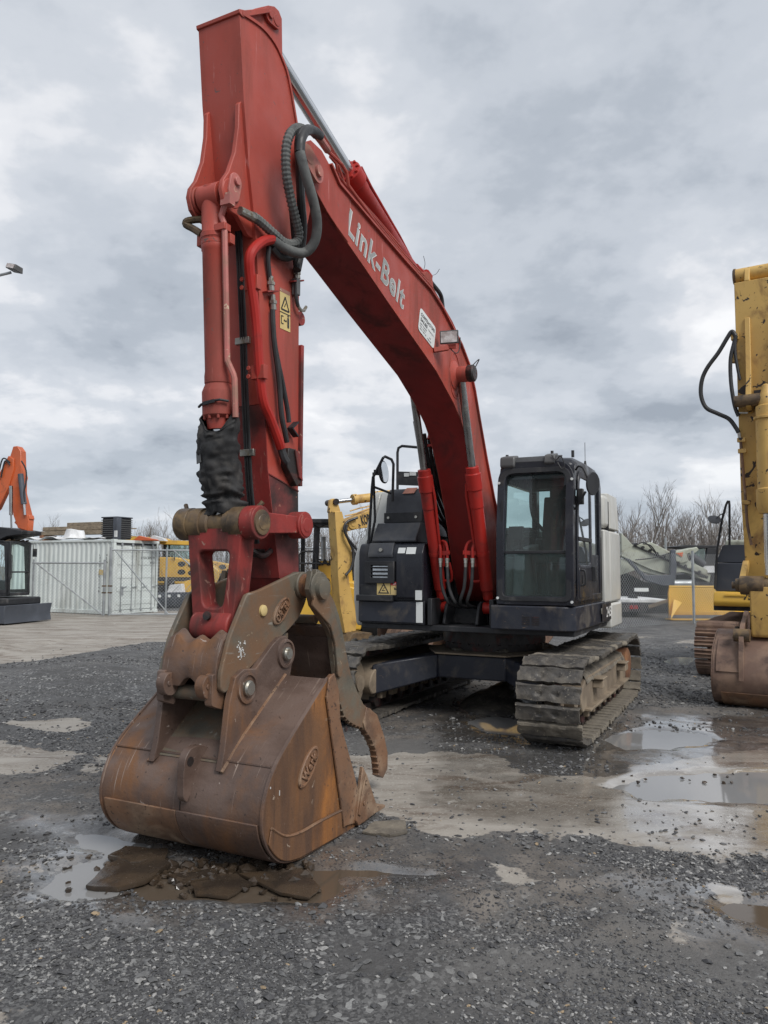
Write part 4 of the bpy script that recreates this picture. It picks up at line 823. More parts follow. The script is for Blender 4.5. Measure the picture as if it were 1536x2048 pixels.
# canvas boot: crumpled sleeve, hanging open at the top
V = []; F = []; n, m = 44, 64
z0, z1 = zb(812), zb(1030)
for j in range(m + 1):
    t = j / m; dist = z0 + (z1 - z0) * t
    for k in range(n):
        an = 2 * PI * k / n
        r = .113 + .014 * math.sin(PI * t) - .03 * max(0, t - .8) * 5 * .5
        if .80 < t < .86: r -= .030 * math.sin((t - .80) / .06 * PI)
        if t > .86: r += .012
        P = np.array([[math.cos(an) * 1.4, math.sin(an) * 1.4, t * 7.0]])
        r += .020 * fbm(P, 3)[0] + .014 * abs(vn(P * 2.3 + 9)[0]) * (1 + 1.6 * (t > .6)) + .008 * math.sin(t * 26 + 3 * vn(P)[0] * 2 + an)
        front = max(0, math.cos(an - .15))          # mouth sags on the front
        dd = dist + (1 - t) ** 4 * (.20 * front ** 1.5) + .02 * vn(np.array([[an * 1.2, t * 4, 4.]]))[0]
        off = n1 * (-.01 + .02 * math.sin(t * 5)) + Vector((0, .012 * math.sin(t * 7 + 1), 0))
        V.append(a + d * dd + off + (n1 * math.cos(an) * .95 + Vector((0, 1, 0)) * math.sin(an) * 1.12) * r)
for j in range(m):
    for k in range(n): F.append((j * n + k, j * n + (k + 1) % n, (j + 1) * n + (k + 1) % n, (j + 1) * n + k))
q = MB(); q.add(V, F); bt = q.build('guard_boot', 'canvas_black', bc, ang=180); sm = bt.modifiers.new('cloth thickness', 'SOLIDIFY'); sm.thickness = .006
q = MB(); q.tube([bcp(814, .07, -.115), bcp(812, .11, -.06), bcp(808, .118, .02), bcp(806, .10, .09), bcp(808, .05, .125)], .009, 6); q.bar(bcp(811, .119, -.04), bcp(808, .121, .06), .022, .008, n1); q.build('boot_strap', 'matte_black', bc)
q = MB(); q.bar(bcp(902, .085, -.115), bcp(926, .088, -.11), .08, .006, (n1.x, -.6, n1.z)); q.build('boot_patch', 'lamp_case', bc)
# link pins, idler links, bucket link
q = MB(); q.cyl((RP.x, YC - .33, RP.z), (RP.x, YC + .33, RP.z), .05, 18); q.lathe((RP.x, YC - .285, RP.z), (0, 1, 0), [(0, .07), (.01, .10), (.10, .105), (.11, .085), (.13, .085), (.14, .1), (.22, .1), (.23, .085), (.35, .085), (.36, .1), (.44, .1), (.45, .085), (.47, .085), (.48, .105), (.57, .1), (.58, .07)], 26); lp = q.build('link_pin', 'greasy_brown', EXR)
IP = Vector((5.29, 0, 2.19))
for s in (1, -1):
    y_ = YC + s * .285; q = MB(); q.prism(stadium((RP.x, RP.z), (RP.x + .001, RP.z), .115, 14), y_ - .055, y_ + .055); q.prism(rnd([(RP.x - .02, RP.z + .075), (RP.x - .02, RP.z - .075), (IP.x + .02, IP.z - .06), (IP.x + .02, IP.z + .06)], .01, 1), y_ - .04, y_ + .04); q.prism(stadium((IP.x, IP.z), (IP.x + .001, IP.z), .10, 14), y_ - .06, y_ + .06)
    il = q.build('idler_link', 'grimy_red_paint' if s > 0 else 'greasy_brown', EXR, bevel=.01)
    for P in (RP, IP): q = MB(); q.lathe((P.x, y_ + s * .055, P.z), (0, s, 0), [(0, .088), (.012, .085), (.014, .055), (.018, .05), (.02, .01)], 22); q.build('pin_cap', 'greasy_brown' if P is RP else 'grimy_red_paint', il)
    q = MB(); q.cyl((RP.x, y_ + s * .02, RP.z + .1), (RP.x - .02, y_ + s * .05, RP.z + .14), .016, 8); q.build('grease_nipple', 'greasy_brown', il)
q = MB(); q.cyl((IP.x, YC - .33, IP.z), (IP.x, YC + .33, IP.z), .05, 16); q.build('idler_pin', 'grease', EXR)
LP = Vector((5.85, YC, 1.47))
q = MB()
q.lathe((LP.x, YC - .16, LP.z), (0, 1, 0), [(0, .12), (.32, .12)], 26)
outer = [(-.235, 2.15), (.235, 2.15), (.235, 2.02), (.165, 1.47), (-.165, 1.47), (-.235, 2.02)]; inner = [(-.125, 2.0), (.125, 2.0), (.13, 1.97), (.06, 1.62), (-.06, 1.62), (-.13, 1.97)]
outer = rnd([(-.235, 2.16), (.235, 2.16), (.165, 1.45), (-.165, 1.45)], .02, 5); inner = rnd([(-.14, 1.99), (.14, 1.99), (.085, 1.60), (-.085, 1.60)], .06, 5)
q.ring([(YC + p[0], p[1]) for p in outer], [(YC + p[0], p[1]) for p in inner], RP.x - .085, RP.x + .075, 'x')
hl = q.build('bucket_link', 'grimy_red_paint', EXR, bevel=.012)
for y_ in (-.235, .115): q = MB(); q.lathe((RP.x, YC + y_, RP.z), (0, 1, 0), [(0, .09), (.01, .112), (.11, .112), (.12, .09)], 24); q.build('link_boss', 'greasy_brown', hl)
q = MB(); q.lathe((LP.x + .11, YC, LP.z + .08), (1, 0, .2), [(0, .03), (.02, .03), (.021, .012)], 12); q.build('grease_nipple', 'grease', hl)
# ---- hydraulic lines on the arm
def hose(name, pts, r, m, y, parent, n=6, k=8, corr=False):
    P = catmull([EX.y(p[0], p[1], y if len(p) < 3 else p[2]) for p in pts], n)
    if corr:
        P = catmull(P, 3); L = 0; rr = []; Q = []
        dist = [0]
        for i in range(1, len(P)): dist.append(dist[-1] + (P[i] - P[i - 1]).length)
        tot = dist[-1]; st = .0075; ds = np.arange(0, tot, st); arr = np.array([list(p) for p in P]); xs = [np.interp(ds, dist, arr[:, c]) for c in range(3)]
        Q = [Vector((xs[0][i], xs[1][i], xs[2][i])) for i in range(len(ds))]; rr = [r * (1.0 if i % 4 < 2 else .86) for i in range(len(ds))]
        q = MB(); q.tube(Q, rr, k)
    else: q = MB(); q.tube(P, r, k)
    return q.build(name, m, parent)
yo_ = ya_ + .05
hose('corrugated_hose', [(612, 262, .33), (596, 256, .35), (580, 268, .36), (572, 300, .34), (573, 350, .32), (582, 400, .30), (592, 440, .28), (598, 470, .26), (591, 486, .24), (570, 486, .22), (548, 468, .20), (520, 443, .18), (505, 433, .18)], .036, 'grey_sleeve', .3, arm, corr=True)
hose('hose', [(632, 270, .36), (618, 258, .38), (603, 266, .40), (597, 290, .40), (599, 330, .36), (602, 400, .32), (606, 450, .27), (603, 492, .22), (598, 520, .2), (594, 540, .2)], .032, 'rubber_hose', .3, arm, k=10)
hose('hose_sleeve', [(600, 305, .42), (610, 345, .44), (626, 400, .44), (634, 445, .42), (630, 480, .38), (615, 502, .32), (595, 506, .27), (570, 496, .22), (545, 480, .19)], .037, 'grey_sleeve', .4, arm, k=12)
hose('hose_sleeve', [(640, 272, .36), (628, 262, .38), (612, 262, .40), (602, 280, .42), (600, 305, .42)], .036, 'rubber_hose', .4, arm, k=12)
hose('hose', [(584, 400, .26), (590, 470, .22), (592, 500, .2), (580, 514, .18), (560, 512, .17), (543, 494, .17)], .03, 'rubber_hose', .3, arm)
q = MB(); q.tube([EX.y(630, 266, .36), EX.y(642, 281, .34), EX.y(655, 300, .30)], .03, 10); q.build('hose_fitting', 'pale_red_paint', arm)
q = MB(); q.tube([EX.y(480, 421, .16), EX.y(508, 436, .18)], [.03, .034], 10); q.build('hose_fitting', 'zinc_fitting', arm)
hose('hydraulic_pipe', [(545, 479, .19), (524, 484, .19), (506, 500, .19), (499, 520, .18), (502, 560, .17), (512, 640, .17), (519, 740, .165), (526, 800, .165), (540, 835, .17), (557, 880, .18), (562, 896, .18)], .036, 'fresh_red_paint', .2, arm, k=10)
for v in (557, 735):
    c = EX.y(506 if v < 600 else 519, v + 10, .165); q = MB(); q.cbox(c, (.05, .11, .10)); q.cyl(c + Vector((.03, -.07, .03)), c + Vector((.04, -.07, .03)), .018, 8); q.cyl(c + Vector((.03, -.07, -.03)), c + Vector((.04, -.07, -.03)), .018, 8); q.build('pipe_clamp', 'faded_red_paint', arm, bevel=.004)
hose('hose', [(538, 494, .17), (536, 520, .16), (540, 560, .15)], .018, 'rubber_hose', .2, arm)
hose('hose', [(545, 620, .16), (548, 680, .17), (558, 760, .18), (563, 830, .18), (570, 865, .18), (574, 885, .18)], .020, 'rubber_hose', .2, arm)
hose('hose', [(545, 620, .16), (550, 690, .17), (566, 770, .18), (575, 820, .18), (578, 845, .18)], .018, 'rubber_hose', .2, arm)
hose('hose', [(590, 515, .19), (592, 545, .17)], .018, 'rubber_hose', .2, arm)
hose('hose', [(593, 560, .17), (592, 590, .17), (596, 612, .17)], .015, 'rubber_hose', .2, arm)
q = MB(); q.tube([EX.y(596, 612, .17), EX.y(602, 621, .17), EX.y(608, 621, .15), EX.y(612, 614, .12)], .013, 8); q.build('elbow_fitting', 'zinc_fitting', arm)
for (u, v0, v1) in ((541, 553, 582), (545, 590, 620), (593, 535, 558)):
    q = MB(); q.tube([EX.y(u, v0, .155), EX.y(u + 2, v1, .155)], [.021, .024], 8); q.tube([EX.y(u + 1, (v0 + v1) / 2 - 3, .155), EX.y(u + 1, (v0 + v1) / 2 + 3, .155)], .03, 6); q.build('hose_fitting', 'zinc_fitting', arm)
for (u, v, du) in ((540, 584, 22), (592, 563, 20)):
    A_, B_2 = EX.y(u - du / 2, v, .15), EX.y(u + du / 2, v - 1, .15); q = MB(); q.bar(A_, B_2, .06, .012); q.build('hose_bracket', 'grimy_red_paint', arm, bevel=.002)
q = MB(); A_ = EX.y(590, 575, .15); q.cbox(A_ + Vector((0, .01, 0)), (.05, .05, .13)); q.build('coupling', 'lamp_case', arm, bevel=.006)
for (u0, v0, u1, v1) in ((567, 868, 585, 845),):
    q = MB(); A_ = EX.y(585, 858, .17); q.bar(A_ + Vector((-.05, .0, .06)), A_ + Vector((.03, 0, .0)), .05, .012); q.bar(A_ + Vector((.03, 0, 0)), A_ + Vector((-.05, 0, -.05)), .05, .012); q.build('hose_bracket', 'matte_black', arm)
q = MB(); A_ = EX.y(579, 935, .16); q.prism(rnd([(A_.x + .06, A_.z + .14), (A_.x - .05, A_.z + .14), (A_.x - .12, A_.z - .1), (A_.x - .06, A_.z - .14), (A_.x + .08, A_.z + .0)], .01, 1), ya_ + .002, ya_ + .06); vb = q.build('valve_block', 'grease', arm, bevel=.006)
q = MB(); q.prism([(A_.x - .01, A_.z + .13), (A_.x - .07, A_.z + .13), (A_.x - .12, A_.z - .09), (A_.x - .07, A_.z - .07)], ya_ + .062, ya_ + .075); q.build('valve_cover', 'grimy_red_paint', vb, bevel=.003)
hose('hose', [(562, 896, .18), (568, 915, .19), (574, 925, .2)], .03, 'rubber_hose', .2, arm)
# rear side details: lug with pin, edge strip
lg = EX.y(606, 655, .0); q = MB(); q.prism(rnd([(5.19, lg.z + .22), (5.08, lg.z + .08), (5.06, lg.z - .06), (5.10, lg.z - .16), (5.19, lg.z - .42)], .03, 3), YC - .1, YC + .1); q.cyl((5.10, YC - .13, lg.z), (5.10, YC + .16, lg.z), .055, 16); q.build('thumb_lug', 'grimy_red_paint', arm, bevel=.006)
q = MB(); q.box((5.125, YC + .02, 2.50), (5.16, YC + AW + .025, 3.6)); q.build('rear_strip', 'grimy_red_paint', arm, bevel=.003)
# cables down the front face
q = MB()
for k, yy in enumerate((.03, .05, .07)):
    q.tube(catmull([(5.80, YC + yy + .02, 4.27), (5.755, YC + yy + .005, 4.05), (5.715, YC + yy + .01, 3.6), (5.67, YC + yy, 3.2), (5.62, YC + yy, 2.7), (5.58, YC + yy, 2.4), (5.50, YC + yy, 2.05)], 5), .011, 6)
q.build('hose', 'rubber_hose', arm)
for zz, xx in ((3.50, 5.70), (2.70, 5.62)): q = MB(); q.cbox((xx, YC + .05, zz), (.03, .12, .05)); q.build('cable_clip', 'zinc_fitting', arm, bevel=.004)
q = MB(); q.tube(catmull([(5.47, YC + .0, 2.1), (5.55, YC + .03, 2.02), (5.52, YC + .12, 1.96), (5.44, YC + .14, 2.0)], 5), .022, 8); q.cbox((5.48, YC + .04, 1.98), (.08, .1, .06)); q.build('hose', 'grease', arm)
# warning decal on the arm side
cs = [EX.y(u, v, ya_ + .001) for u, v in ((560, 577), (579.5, 593), (580, 665), (559.5, 656))]
O = cs[3]; ex = (cs[2] - cs[3]); w_ = ex.length; ey = (cs[0] - cs[3]); h_ = ey.length; ex = ex.normalized(); ey = (ey - ex * ey.dot(ex)).normalized(); nn = Vector((0, 1, 0))
def DP(x, y, l): return O + ex * x * w_ + ey * y * h_ + nn * l
q = MB(); q.sheet([DP(0, 0, .003), DP(1, 0, .003), DP(1, .93, .003), DP(0, .93, .003)]); wd = q.build('warning_decal', 'decal_yellow', arm, smooth=False)
q = MB(); q.sheet([DP(0, .935, .003), DP(1, .935, .003), DP(1, 1.03, .003), DP(0, 1.03, .003)]); q.build('caution_strip', 'pale_red_paint', wd, smooth=False)
q = MB(); q.bar(DP(.12, .50, .005), DP(.88, .50, .005), .012, .001, nn); q.bar(DP(.12, .50, .005), DP(.5, .84, .005), .012, .001, nn); q.bar(DP(.88, .50, .005), DP(.5, .84, .005), .012, .001, nn)
q.bar(DP(.42, .58, .005), DP(.55, .68, .005), .008, .001, nn); q.bar(DP(0, .42, .005), DP(1, .42, .005), .006, .001, nn)
q.bar(DP(.12, .14, .005), DP(.12, .33, .005), .008, .001, nn); q.bar(DP(.12, .14, .005), DP(.32, .14, .005), .008, .001, nn); q.bar(DP(.12, .33, .005), DP(.32, .33, .005), .008, .001, nn)
q.bar(DP(.36, .23, .005), DP(.62, .23, .005), .008, .001, nn); q.bar(DP(.36, .23, .005), DP(.43, .26, .005), .008, .001, nn); q.bar(DP(.62, .23, .005), DP(.55, .26, .005), .008, .001, nn)
q.bar(DP(.78, .08, .005), DP(.78, .34, .005), .022, .001, nn); q.bar(DP(.78, .36, .005), DP(.78, .40, .005), .018, .001, nn); q.build('pictogram', 'lettering_black', wd, smooth=False)
for (u, v, r) in ((560, 300, .03), (522, 240, .015), (533, 245, .01)): pass

# ---- quick coupler
YB = -.065
CPIN = Vector((5.19, 0, 1.745))
cp = rnd([(5.86, 1.70), (5.72, 1.72), (5.24, 1.845), (5.14, 1.83), (5.08, 1.75), (5.12, 1.62), (5.22, 1.50), (5.34, 1.43), (5.62, 1.30), (5.95, 1.13), (6.08, 1.07), (6.12, 1.10), (6.12, 1.20), (6.04, 1.42), (5.97, 1.53)], [.03, .05, .05, .06, .06, .05, .05, .05, .05, .03, .02, .02, .03, .05, .05], 3)
q = MB()
for s in (1, -1): q.prism(cp, YB + s * .225, YB + s * .262)
for s in (1, -1): q.prism(stadium((CPIN.x, CPIN.z), (CPIN.x + .001, CPIN.z), .10, 14), YB + s * .19, YB + s * .29)
q.prism([(5.3, 1.36), (5.3, 1.40), (5.9, 1.17), (5.9, 1.13)], YB - .225, YB + .225)
cpl = q.build('quick_coupler', 'coupler_steel', EXR, bevel=.008)
q = MB(); q.lathe((CPIN.x, YB - .26, CPIN.z), (0, 1, 0), [(0, .085), (.6, .085), (.601, .1), (.66, .1), (.661, .07), (.70, .065)], 26); q.build('pivot_pin', 'rust_brown', cpl)
# front cover with its scalloped edge and lugs
Vc = []; nn_ = 24
for i in range(nn_ + 1):
    y = YB - .225 + .45 * i / nn_; sc = .05 * (0.5 - .5 * math.cos(2 * PI * (i / nn_))) + .02 * math.cos(6 * PI * i / nn_)
    sb = .06 * max(0, 1 - ((i / nn_ - .5) / .17) ** 2) if abs(i / nn_ - .5) < .17 else 0
    for p in ((5.99, 1.46 - sc), (6.06, 1.42 - sc * .8), (6.115, 1.30), (6.135, 1.18), (6.125, 1.10 + sb), (6.07, 1.10 + sb), (6.06, 1.2), (5.96, 1.40 - sc)): Vc.append((p[0], y, p[1]))
q = MB(); q.add(Vc, [(i * 8 + k, i * 8 + (k + 1) % 8, (i + 1) * 8 + (k + 1) % 8, (i + 1) * 8 + k) for i in range(nn_) for k in range(8)] + [tuple(range(8)), tuple(nn_ * 8 + k for k in range(8))]); q.build('front_cover', 'rusty_steel', cpl, bevel=.004)
for y in (-.165, .155):
    q = MB(); q.prism(rnd([(6.12, 1.19), (6.18, 1.185), (6.215, 1.13), (6.19, 1.05), (6.12, 1.03), (6.06, 1.08)], .035, 4), YB + y - .035, YB + y + .035); q.cyl((6.16, YB + y + .034, 1.12), (6.16, YB + y + .042, 1.12), .018, 10)
    q.prism(rnd([(6.10, 1.20), (6.16, 1.20), (6.16, 1.0), (6.05, .96), (6.02, 1.05)], .02, 2), YB + y * 1.25 - .03, YB + y * 1.25 + .03); q.build('hook_lug', 'rusty_steel', cpl, bevel=.008)
q = MB(); q.cyl((6.03, YB - .2, 1.05), (6.03, YB + .2, 1.05), .05, 16); q.box((5.92, YB - .16, 1.0), (6.0, YB + .16, 1.06)); q.build('lock_bar', 'coupler_steel', cpl)
# raised oval badge
def badge(c, ux, uy, n_, a_, b_, body, parent, m, fit, size):
    c = Vector(c); ux = Vector(ux).normalized(); uy = Vector(uy).normalized(); n_ = Vector(n_)
    q = MB(); k = 36; V = []
    for (sx, l) in ((1.0, 0), (1.0, .012), (.94, .018), (.86, .018), (.83, .010), (.0, .010)):
        for i in range(k):
            t = 2 * PI * i / k; V.append(c + ux * a_ * sx * math.cos(t) + uy * b_ * sx * math.sin(t) + n_ * l)
    q.add(V, [(j * k + i, j * k + (i + 1) % k, (j + 1) * k + (i + 1) % k, (j + 1) * k + i) for j in range(5) for i in range(k)])
    o = q.build('badge', m, parent)
    t = text(body, 'lettering', m, o, c - ux * fit / 2 - uy * size * .36, ux, uy, size, bold=.03, fit=fit, lift=.011)
    s_ = t.modifiers.new('relief', 'SOLIDIFY'); s_.thickness = .010; s_.offset = 1
    return o
yk = YB + .262
bcn = EX.y(561, 1222, yk); bx_ = (EX.y(577, 1196, yk) - EX.y(545, 1250, yk))
badge(bcn, bx_, (-bx_.z, 0, bx_.x) if (-bx_.z * 0 + bx_.x) > 0 else (bx_.z, 0, -bx_.x), (0, 1, 0), .125, .062, 'ORTEL', cpl, 'worn_rust', .18, .085)
dc_ = EX.y(525, 1221, yk); q = MB(); q.lathe(dc_, (0, 1, 0), [(0, .04), (.015, .038), (.02, .03), (.021, .01)], 18); q.build('boss', 'decal_yellow', cpl)
q = MB(); rg_ = random.Random(3)
for i in range(38):
    p = EX.y(482 + rg_.gauss(0, 4), 1304 + rg_.gauss(0, 9), yk + .002); q.cbox(p, (rg_.uniform(.004, .014), .002, rg_.uniform(.004, .012)))
q.build('paint_mark', 'lettering_white', cpl, smooth=False)
c_ = EX.y(588, 1237, YB + .1); q = MB(); q.cyl(c_, c_ + Vector((0, .2, 0)), .035, 14); q.build('stub', 'coupler_steel', cpl)

# ---- bucket
BW, BY = 1.33, -.07
OUT = [(5.455, 1.115), (5.59, 1.025), (5.91, .80), (6.06, .68), (6.16, .55), (6.205, .40), (6.185, .27), (6.10, .145), (5.97, .06), (5.78, .022), (5.21, .004), (5.06, .0)]
OUTc = [(OUT[0][0], OUT[0][1]), OUT[1], OUT[2]] + [(p.x, p.y) for p in catmull([(p[0], p[1], 0) for p in OUT[2:10]], 5)][1:] + OUT[10:]
def inset(P, t):
    o = []
    for i, p in enumerate(P):
        a_, b_ = Vector(P[max(i - 1, 0)]), Vector(P[min(i + 1, len(P) - 1)]); n = (b_ - a_).normalized(); o.append((p[0] + n.y * t, p[1] - n.x * t))
    return o
INN = inset(OUTc, .028)
q = MB(); nseg = 14; L_ = len(OUTc); V = []
for j in range(nseg + 1):
    y = BY - BW / 2 + .02 + (BW - .04) * j / nseg
    V += [(p[0], y, p[1]) for p in OUTc] + [(p[0], y, p[1]) for p in INN]
F = []
for j in range(nseg):
    b0, b1 = j * 2 * L_, (j + 1) * 2 * L_
    for i in range(L_ - 1): F += [(b0 + i, b0 + i + 1, b1 + i + 1, b1 + i), (b0 + L_ + i, b1 + L_ + i, b1 + L_ + i + 1, b0 + L_ + i + 1)]
    F += [(b0, b1, b1 + L_, b0 + L_), (b0 + L_ - 1, b0 + 2 * L_ - 1, b1 + 2 * L_ - 1, b1 + L_ - 1)]
q.add(V, F)
P_ = np.array(q.v); dn = np.stack([vn(P_ * np.array([3.3, 2.1, 3.3])), np.zeros(len(P_)), vn(P_ * np.array([3.3, 2.1, 3.3]) + 7)], -1) * .006; q.v = [tuple(p) for p in P_ + dn]
bk = q.build('bucket', 'rusty_steel', EXR, ang=50)
for s in (1, -1):
    y0 = BY + s * BW / 2; q = MB()
    q.prism(OUTc + [(4.985, .0), (5.04, .25), (5.105, .40), (5.20, .58), (5.31, .80), (5.335, 1.02), (5.40, 1.14)], y0 - s * .03, y0); sp_ = q.build('side_plate', 'orange_rust', bk, bevel=.006)
    q = MB(); q.prism([(5.60, .985), (5.50, 1.0), (5.24, .06), (5.04, .03), (4.99, .0), (5.04, .25), (5.105, .40), (5.20, .58), (5.31, .80), (5.335, 1.02), (5.40, 1.145), (5.47, 1.12)][1:], y0 + s * .001, y0 + s * .018); q.build('edge_plate', 'worn_rust', sp_, bevel=.005)
    q = MB(); arc = catmull([(6.13, 0, .31), (5.98, 0, .22), (5.80, 0, .19), (5.6, 0, .19), (5.4, 0, .185), (5.28, 0, .18)], 4)
    lo = [(p.x, p.z) for p in arc]; bt_ = [(p[0], p[1]) for p in OUTc if p[1] < .32 and p[0] > 5.25]
    q.prism(lo + [(5.25, .012)] + [(p[0] * 1, p[1] + .004) for p in bt_[::-1] if p[0] < 6.17][1:], y0 + s * .001, y0 + s * .012); q.build('wear_plate', 'orange_rust', sp_, bevel=.005)
    q = MB(); q.tube([(p.x, y0 + s * .010, p.z) for p in arc], .010, 6); q.tube([(5.50, y0 + s * .012, 1.0), (5.24, y0 + s * .012, .06)], .009, 6); q.build('weld_bead', 'worn_rust', sp_)
    q = MB(); q.tube([(p[0], y0 - s * .012, p[1]) for p in OUTc], .012, 6); q.build('edge_weld', 'rusty_steel', sp_)
    q = MB(); q.prism([(5.00, .42), (4.93, .34), (4.74, .03), (5.06, .012), (5.10, .06)], y0 + s * .004, y0 + s * .034); cu_ = q.build('side_cutter', 'worn_rust', bk, bevel=.006)
    q = MB(); q.prism([(4.96, .36), (4.90, .26), (4.93, .14), (5.05, .08), (5.08, .1), (5.0, .3)], y0 + s * .034, y0 + s * .044)
    for (x, z) in ((4.97, .30), (5.0, .16)): q.cyl((x, y0 + s * .044, z), (x, y0 + s * .052, z), .018, 10)
    q.build('cutter_plate', 'worn_rust', cu_, bevel=.003)
    if s > 0:
        cB = EX.y(615, 1533, y0); ub = EX.y(628, 1500, y0) - EX.y(599, 1568, y0)
        badge(cB, ub, (ub.z, 0, -ub.x) if -ub.x > 0 else (-ub.z, 0, ub.x), (0, 1, 0), .15, .07, 'Werk', sp_, 'worn_rust', .2, .1)
        q = MB(); q.cyl((5.235, y0 + .017, .735), (5.235, y0 + .02, .735), .022, 12); q.build('hole', 'grease', sp_)
        q = MB(); p = EX.y(559, 1586, y0 + .002); q.cbox(p, (.006, .003, .03)); p = EX.y(541, 1576, y0 + .002); q.cbox(p, (.008, .003, .012)); q.build('paint_chip', 'lettering_white', sp_)
# wrapper overlay strips, lower wear strip, seams
def strip(s0, s1, th, ya, yb, name, m, rise=.001):
    """a strip following the outside of the shell between two arc positions (indices in OUTc)"""
    seg = OUTc[s0:s1 + 1]; o = inset(seg, -th); i_ = inset(seg, -rise)
    q = MB(); q.prism(o + i_[::-1], ya, yb); return q.build(name, m, bk, bevel=.004)
def idx(x, z): return min(range(len(OUTc)), key=lambda i: (OUTc[i][0] - x) ** 2 + (OUTc[i][1] - z) ** 2)
i2 = idx(6.195, .345); i1 = idx(6.09, .64); i3 = idx(5.85, .03)
strip(i2, i3, .016, BY - BW / 2 + .055, BY + .0, 'wear_strip', 'worn_rust'); strip(i2, i3, .0155, BY + .003, BY + BW / 2 - .035, 'wear_strip', 'rusty_steel')
q = MB(); p = inset(OUTc, -.002)[i1]; q.tube([(p[0], BY - BW / 2 + .03, p[1]), (p[0], BY + BW / 2 - .03, p[1])], .009, 6); q.build('seam_weld', 'rusty_steel', bk)
q = MB(); p = inset(OUTc, -.003)
q.tube([(p[i][0], BY + .03, p[i][1]) for i in range(i1, i3)], .003, 4); q.build('plate_seam', 'grease', bk)
q = MB(); p = inset(OUTc, -.003); P1 = EX.y(362, 1590, BY - .2)
# ears
EP1, EP2 = Vector((5.45, 0, 1.265)), Vector((5.90, 0, 1.085))
for s in (.275, -.275):
    y = YB + s; q = MB()
    ear = [(6.155, .60), (6.12, .72), (6.075, 1.02), (6.02, 1.17), (5.93, 1.21), (5.80, 1.20)] + [(p[0], p[1]) for p in [(5.60, 1.345), (5.52, 1.385), (5.44, 1.39), (5.37, 1.33), (5.345, 1.25), (5.38, 1.10), (5.42, 1.10)]] + [(5.90, .78), (6.05, .66)]
    q.prism(ear, y - .024, y + .024); er = q.build('bucket_ear', 'rusty_steel', bk, bevel=.006)
    sg_ = 1 if s > 0 else -1
    for P in (EP1, EP2): q = MB(); q.lathe((P.x, y + sg_ * .024, P.z), (0, sg_, 0), [(0, .105), (.016, .1), (.018, .085), (.006, .08), (.006, .02)], 26); q.build('pin_boss', 'rusty_steel', er)
    for P, r in ((EP1, .048), (EP2, .052)): q = MB(); q.lathe((P.x, y + sg_ * .02, P.z), (0, sg_, 0), [(0, r), (.03, r), (.042, r * .8), (.043, .01)], 20); q.build('pin_end', 'zinc_fitting', er)
    q = MB(); q.tube([(6.15, y + sg_ * .028, .60), (5.93, y + sg_ * .028, .785), (5.45, y + sg_ * .028, 1.118)], .011, 6); q.build('weld_bead', 'worn_rust', er)
for P in (EP1, EP2):
    q = MB(); q.cyl((P.x, YB - .27, P.z), (P.x, YB + .27, P.z), .05, 16); q.build('bucket_pin', 'grease', bk)
q = MB(); q.prism(inset(OUTc[1:3] + [(6.10, .635)], -.006) + inset(OUTc[1:3] + [(6.10, .635)], -.001)[::-1], YB - .25, YB + .25); q.build('worn_plate', 'coupler_steel', bk)
# lifting eye on the back
ye = EX.x(374, 1510, 6.2).y
q = MB(); q.prism(rnd([(6.00, .70), (6.10, .74), (6.20, .735), (6.25, .68), (6.26, .58), (6.255, .44), (6.22, .40), (6.16, .5)], .04, 3), ye - .028, ye + .028); q.build('lifting_eye', 'rusty_steel', bk, bevel=.008)
q = MB(); q.cyl((6.20, ye + .027, .655), (6.20, ye + .031, .655), .03, 14); q.build('eye_hole', 'grease', bk)
# lip and teeth
q = MB(); q.prism([(5.10, -.004), (5.10, .04), (4.86, .02), (4.84, -.002)], BY - BW / 2 + .03, BY + BW / 2 - .03); q.build('lip', 'worn_rust', bk, bevel=.004)
for k in range(5):
    y = BY + (k - 2) * .305; q = MB(); w0, w1 = .07, .05
    V = [(4.95, y - w0, -.004), (4.95, y + w0, -.004), (4.95, y + w0, .09), (4.95, y - w0, .09), (4.72, y - w0 * .8, .0), (4.72, y + w0 * .8, .0), (4.72, y + w0 * .8, .06), (4.72, y - w0 * .8, .06), (4.55, y - w1, .0), (4.55, y + w1, .0), (4.55, y + w1, .02), (4.55, y - w1, .02)]
    q.add(V, [(0, 1, 2, 3)] + [(b + i, b + (i + 1) % 4, b + 4 + (i + 1) % 4, b + 4 + i) for b in (0, 4) for i in range(4)] + [(8, 9, 10, 11)]); q.build('tooth', 'worn_rust', bk, bevel=.006)
# ---- thumb
TO = [(5.30, 1.855), (5.25, 1.80), (5.235, 1.865), (5.19, 1.86), (5.11, 1.75), (4.97, 1.62), (4.89, 1.50), (4.82, 1.34), (4.78, 1.22), (4.70, 1.04), (4.59, .885), (4.48, .765), (4.44, .745), (4.42, .72), (4.36, .715), (4.26, .64), (4.13, .44), (4.07, .29), (4.07, .17), (4.15, .105)]
TI = [(4.215, .15), (4.235, .245), (4.272, .36), (4.36, .47), (4.48, .575), (4.60, .615), (4.71, .665), (4.80, .725), (4.86, .83), (4.93, 1.05), (4.96, 1.15), (5.00, 1.34), (5.06, 1.42), (5.16, 1.50), (5.28, 1.60), (5.335, 1.72)]
ser = []
for i, (a_, b_) in enumerate(zip(TI[:9], TI[1:10])):
    a2, b2 = Vector(a_), Vector(b_); t = (b2 - a2); n = Vector((t.y, -t.x)).normalized()
    if n.y > 0: n = -n
    for k in range(2): ser += [tuple(a2 + t * (k / 2) + n * .016), tuple(a2 + t * (k / 2 + .06)), tuple(a2 + t * (k / 2 + .44) + n * .002)]
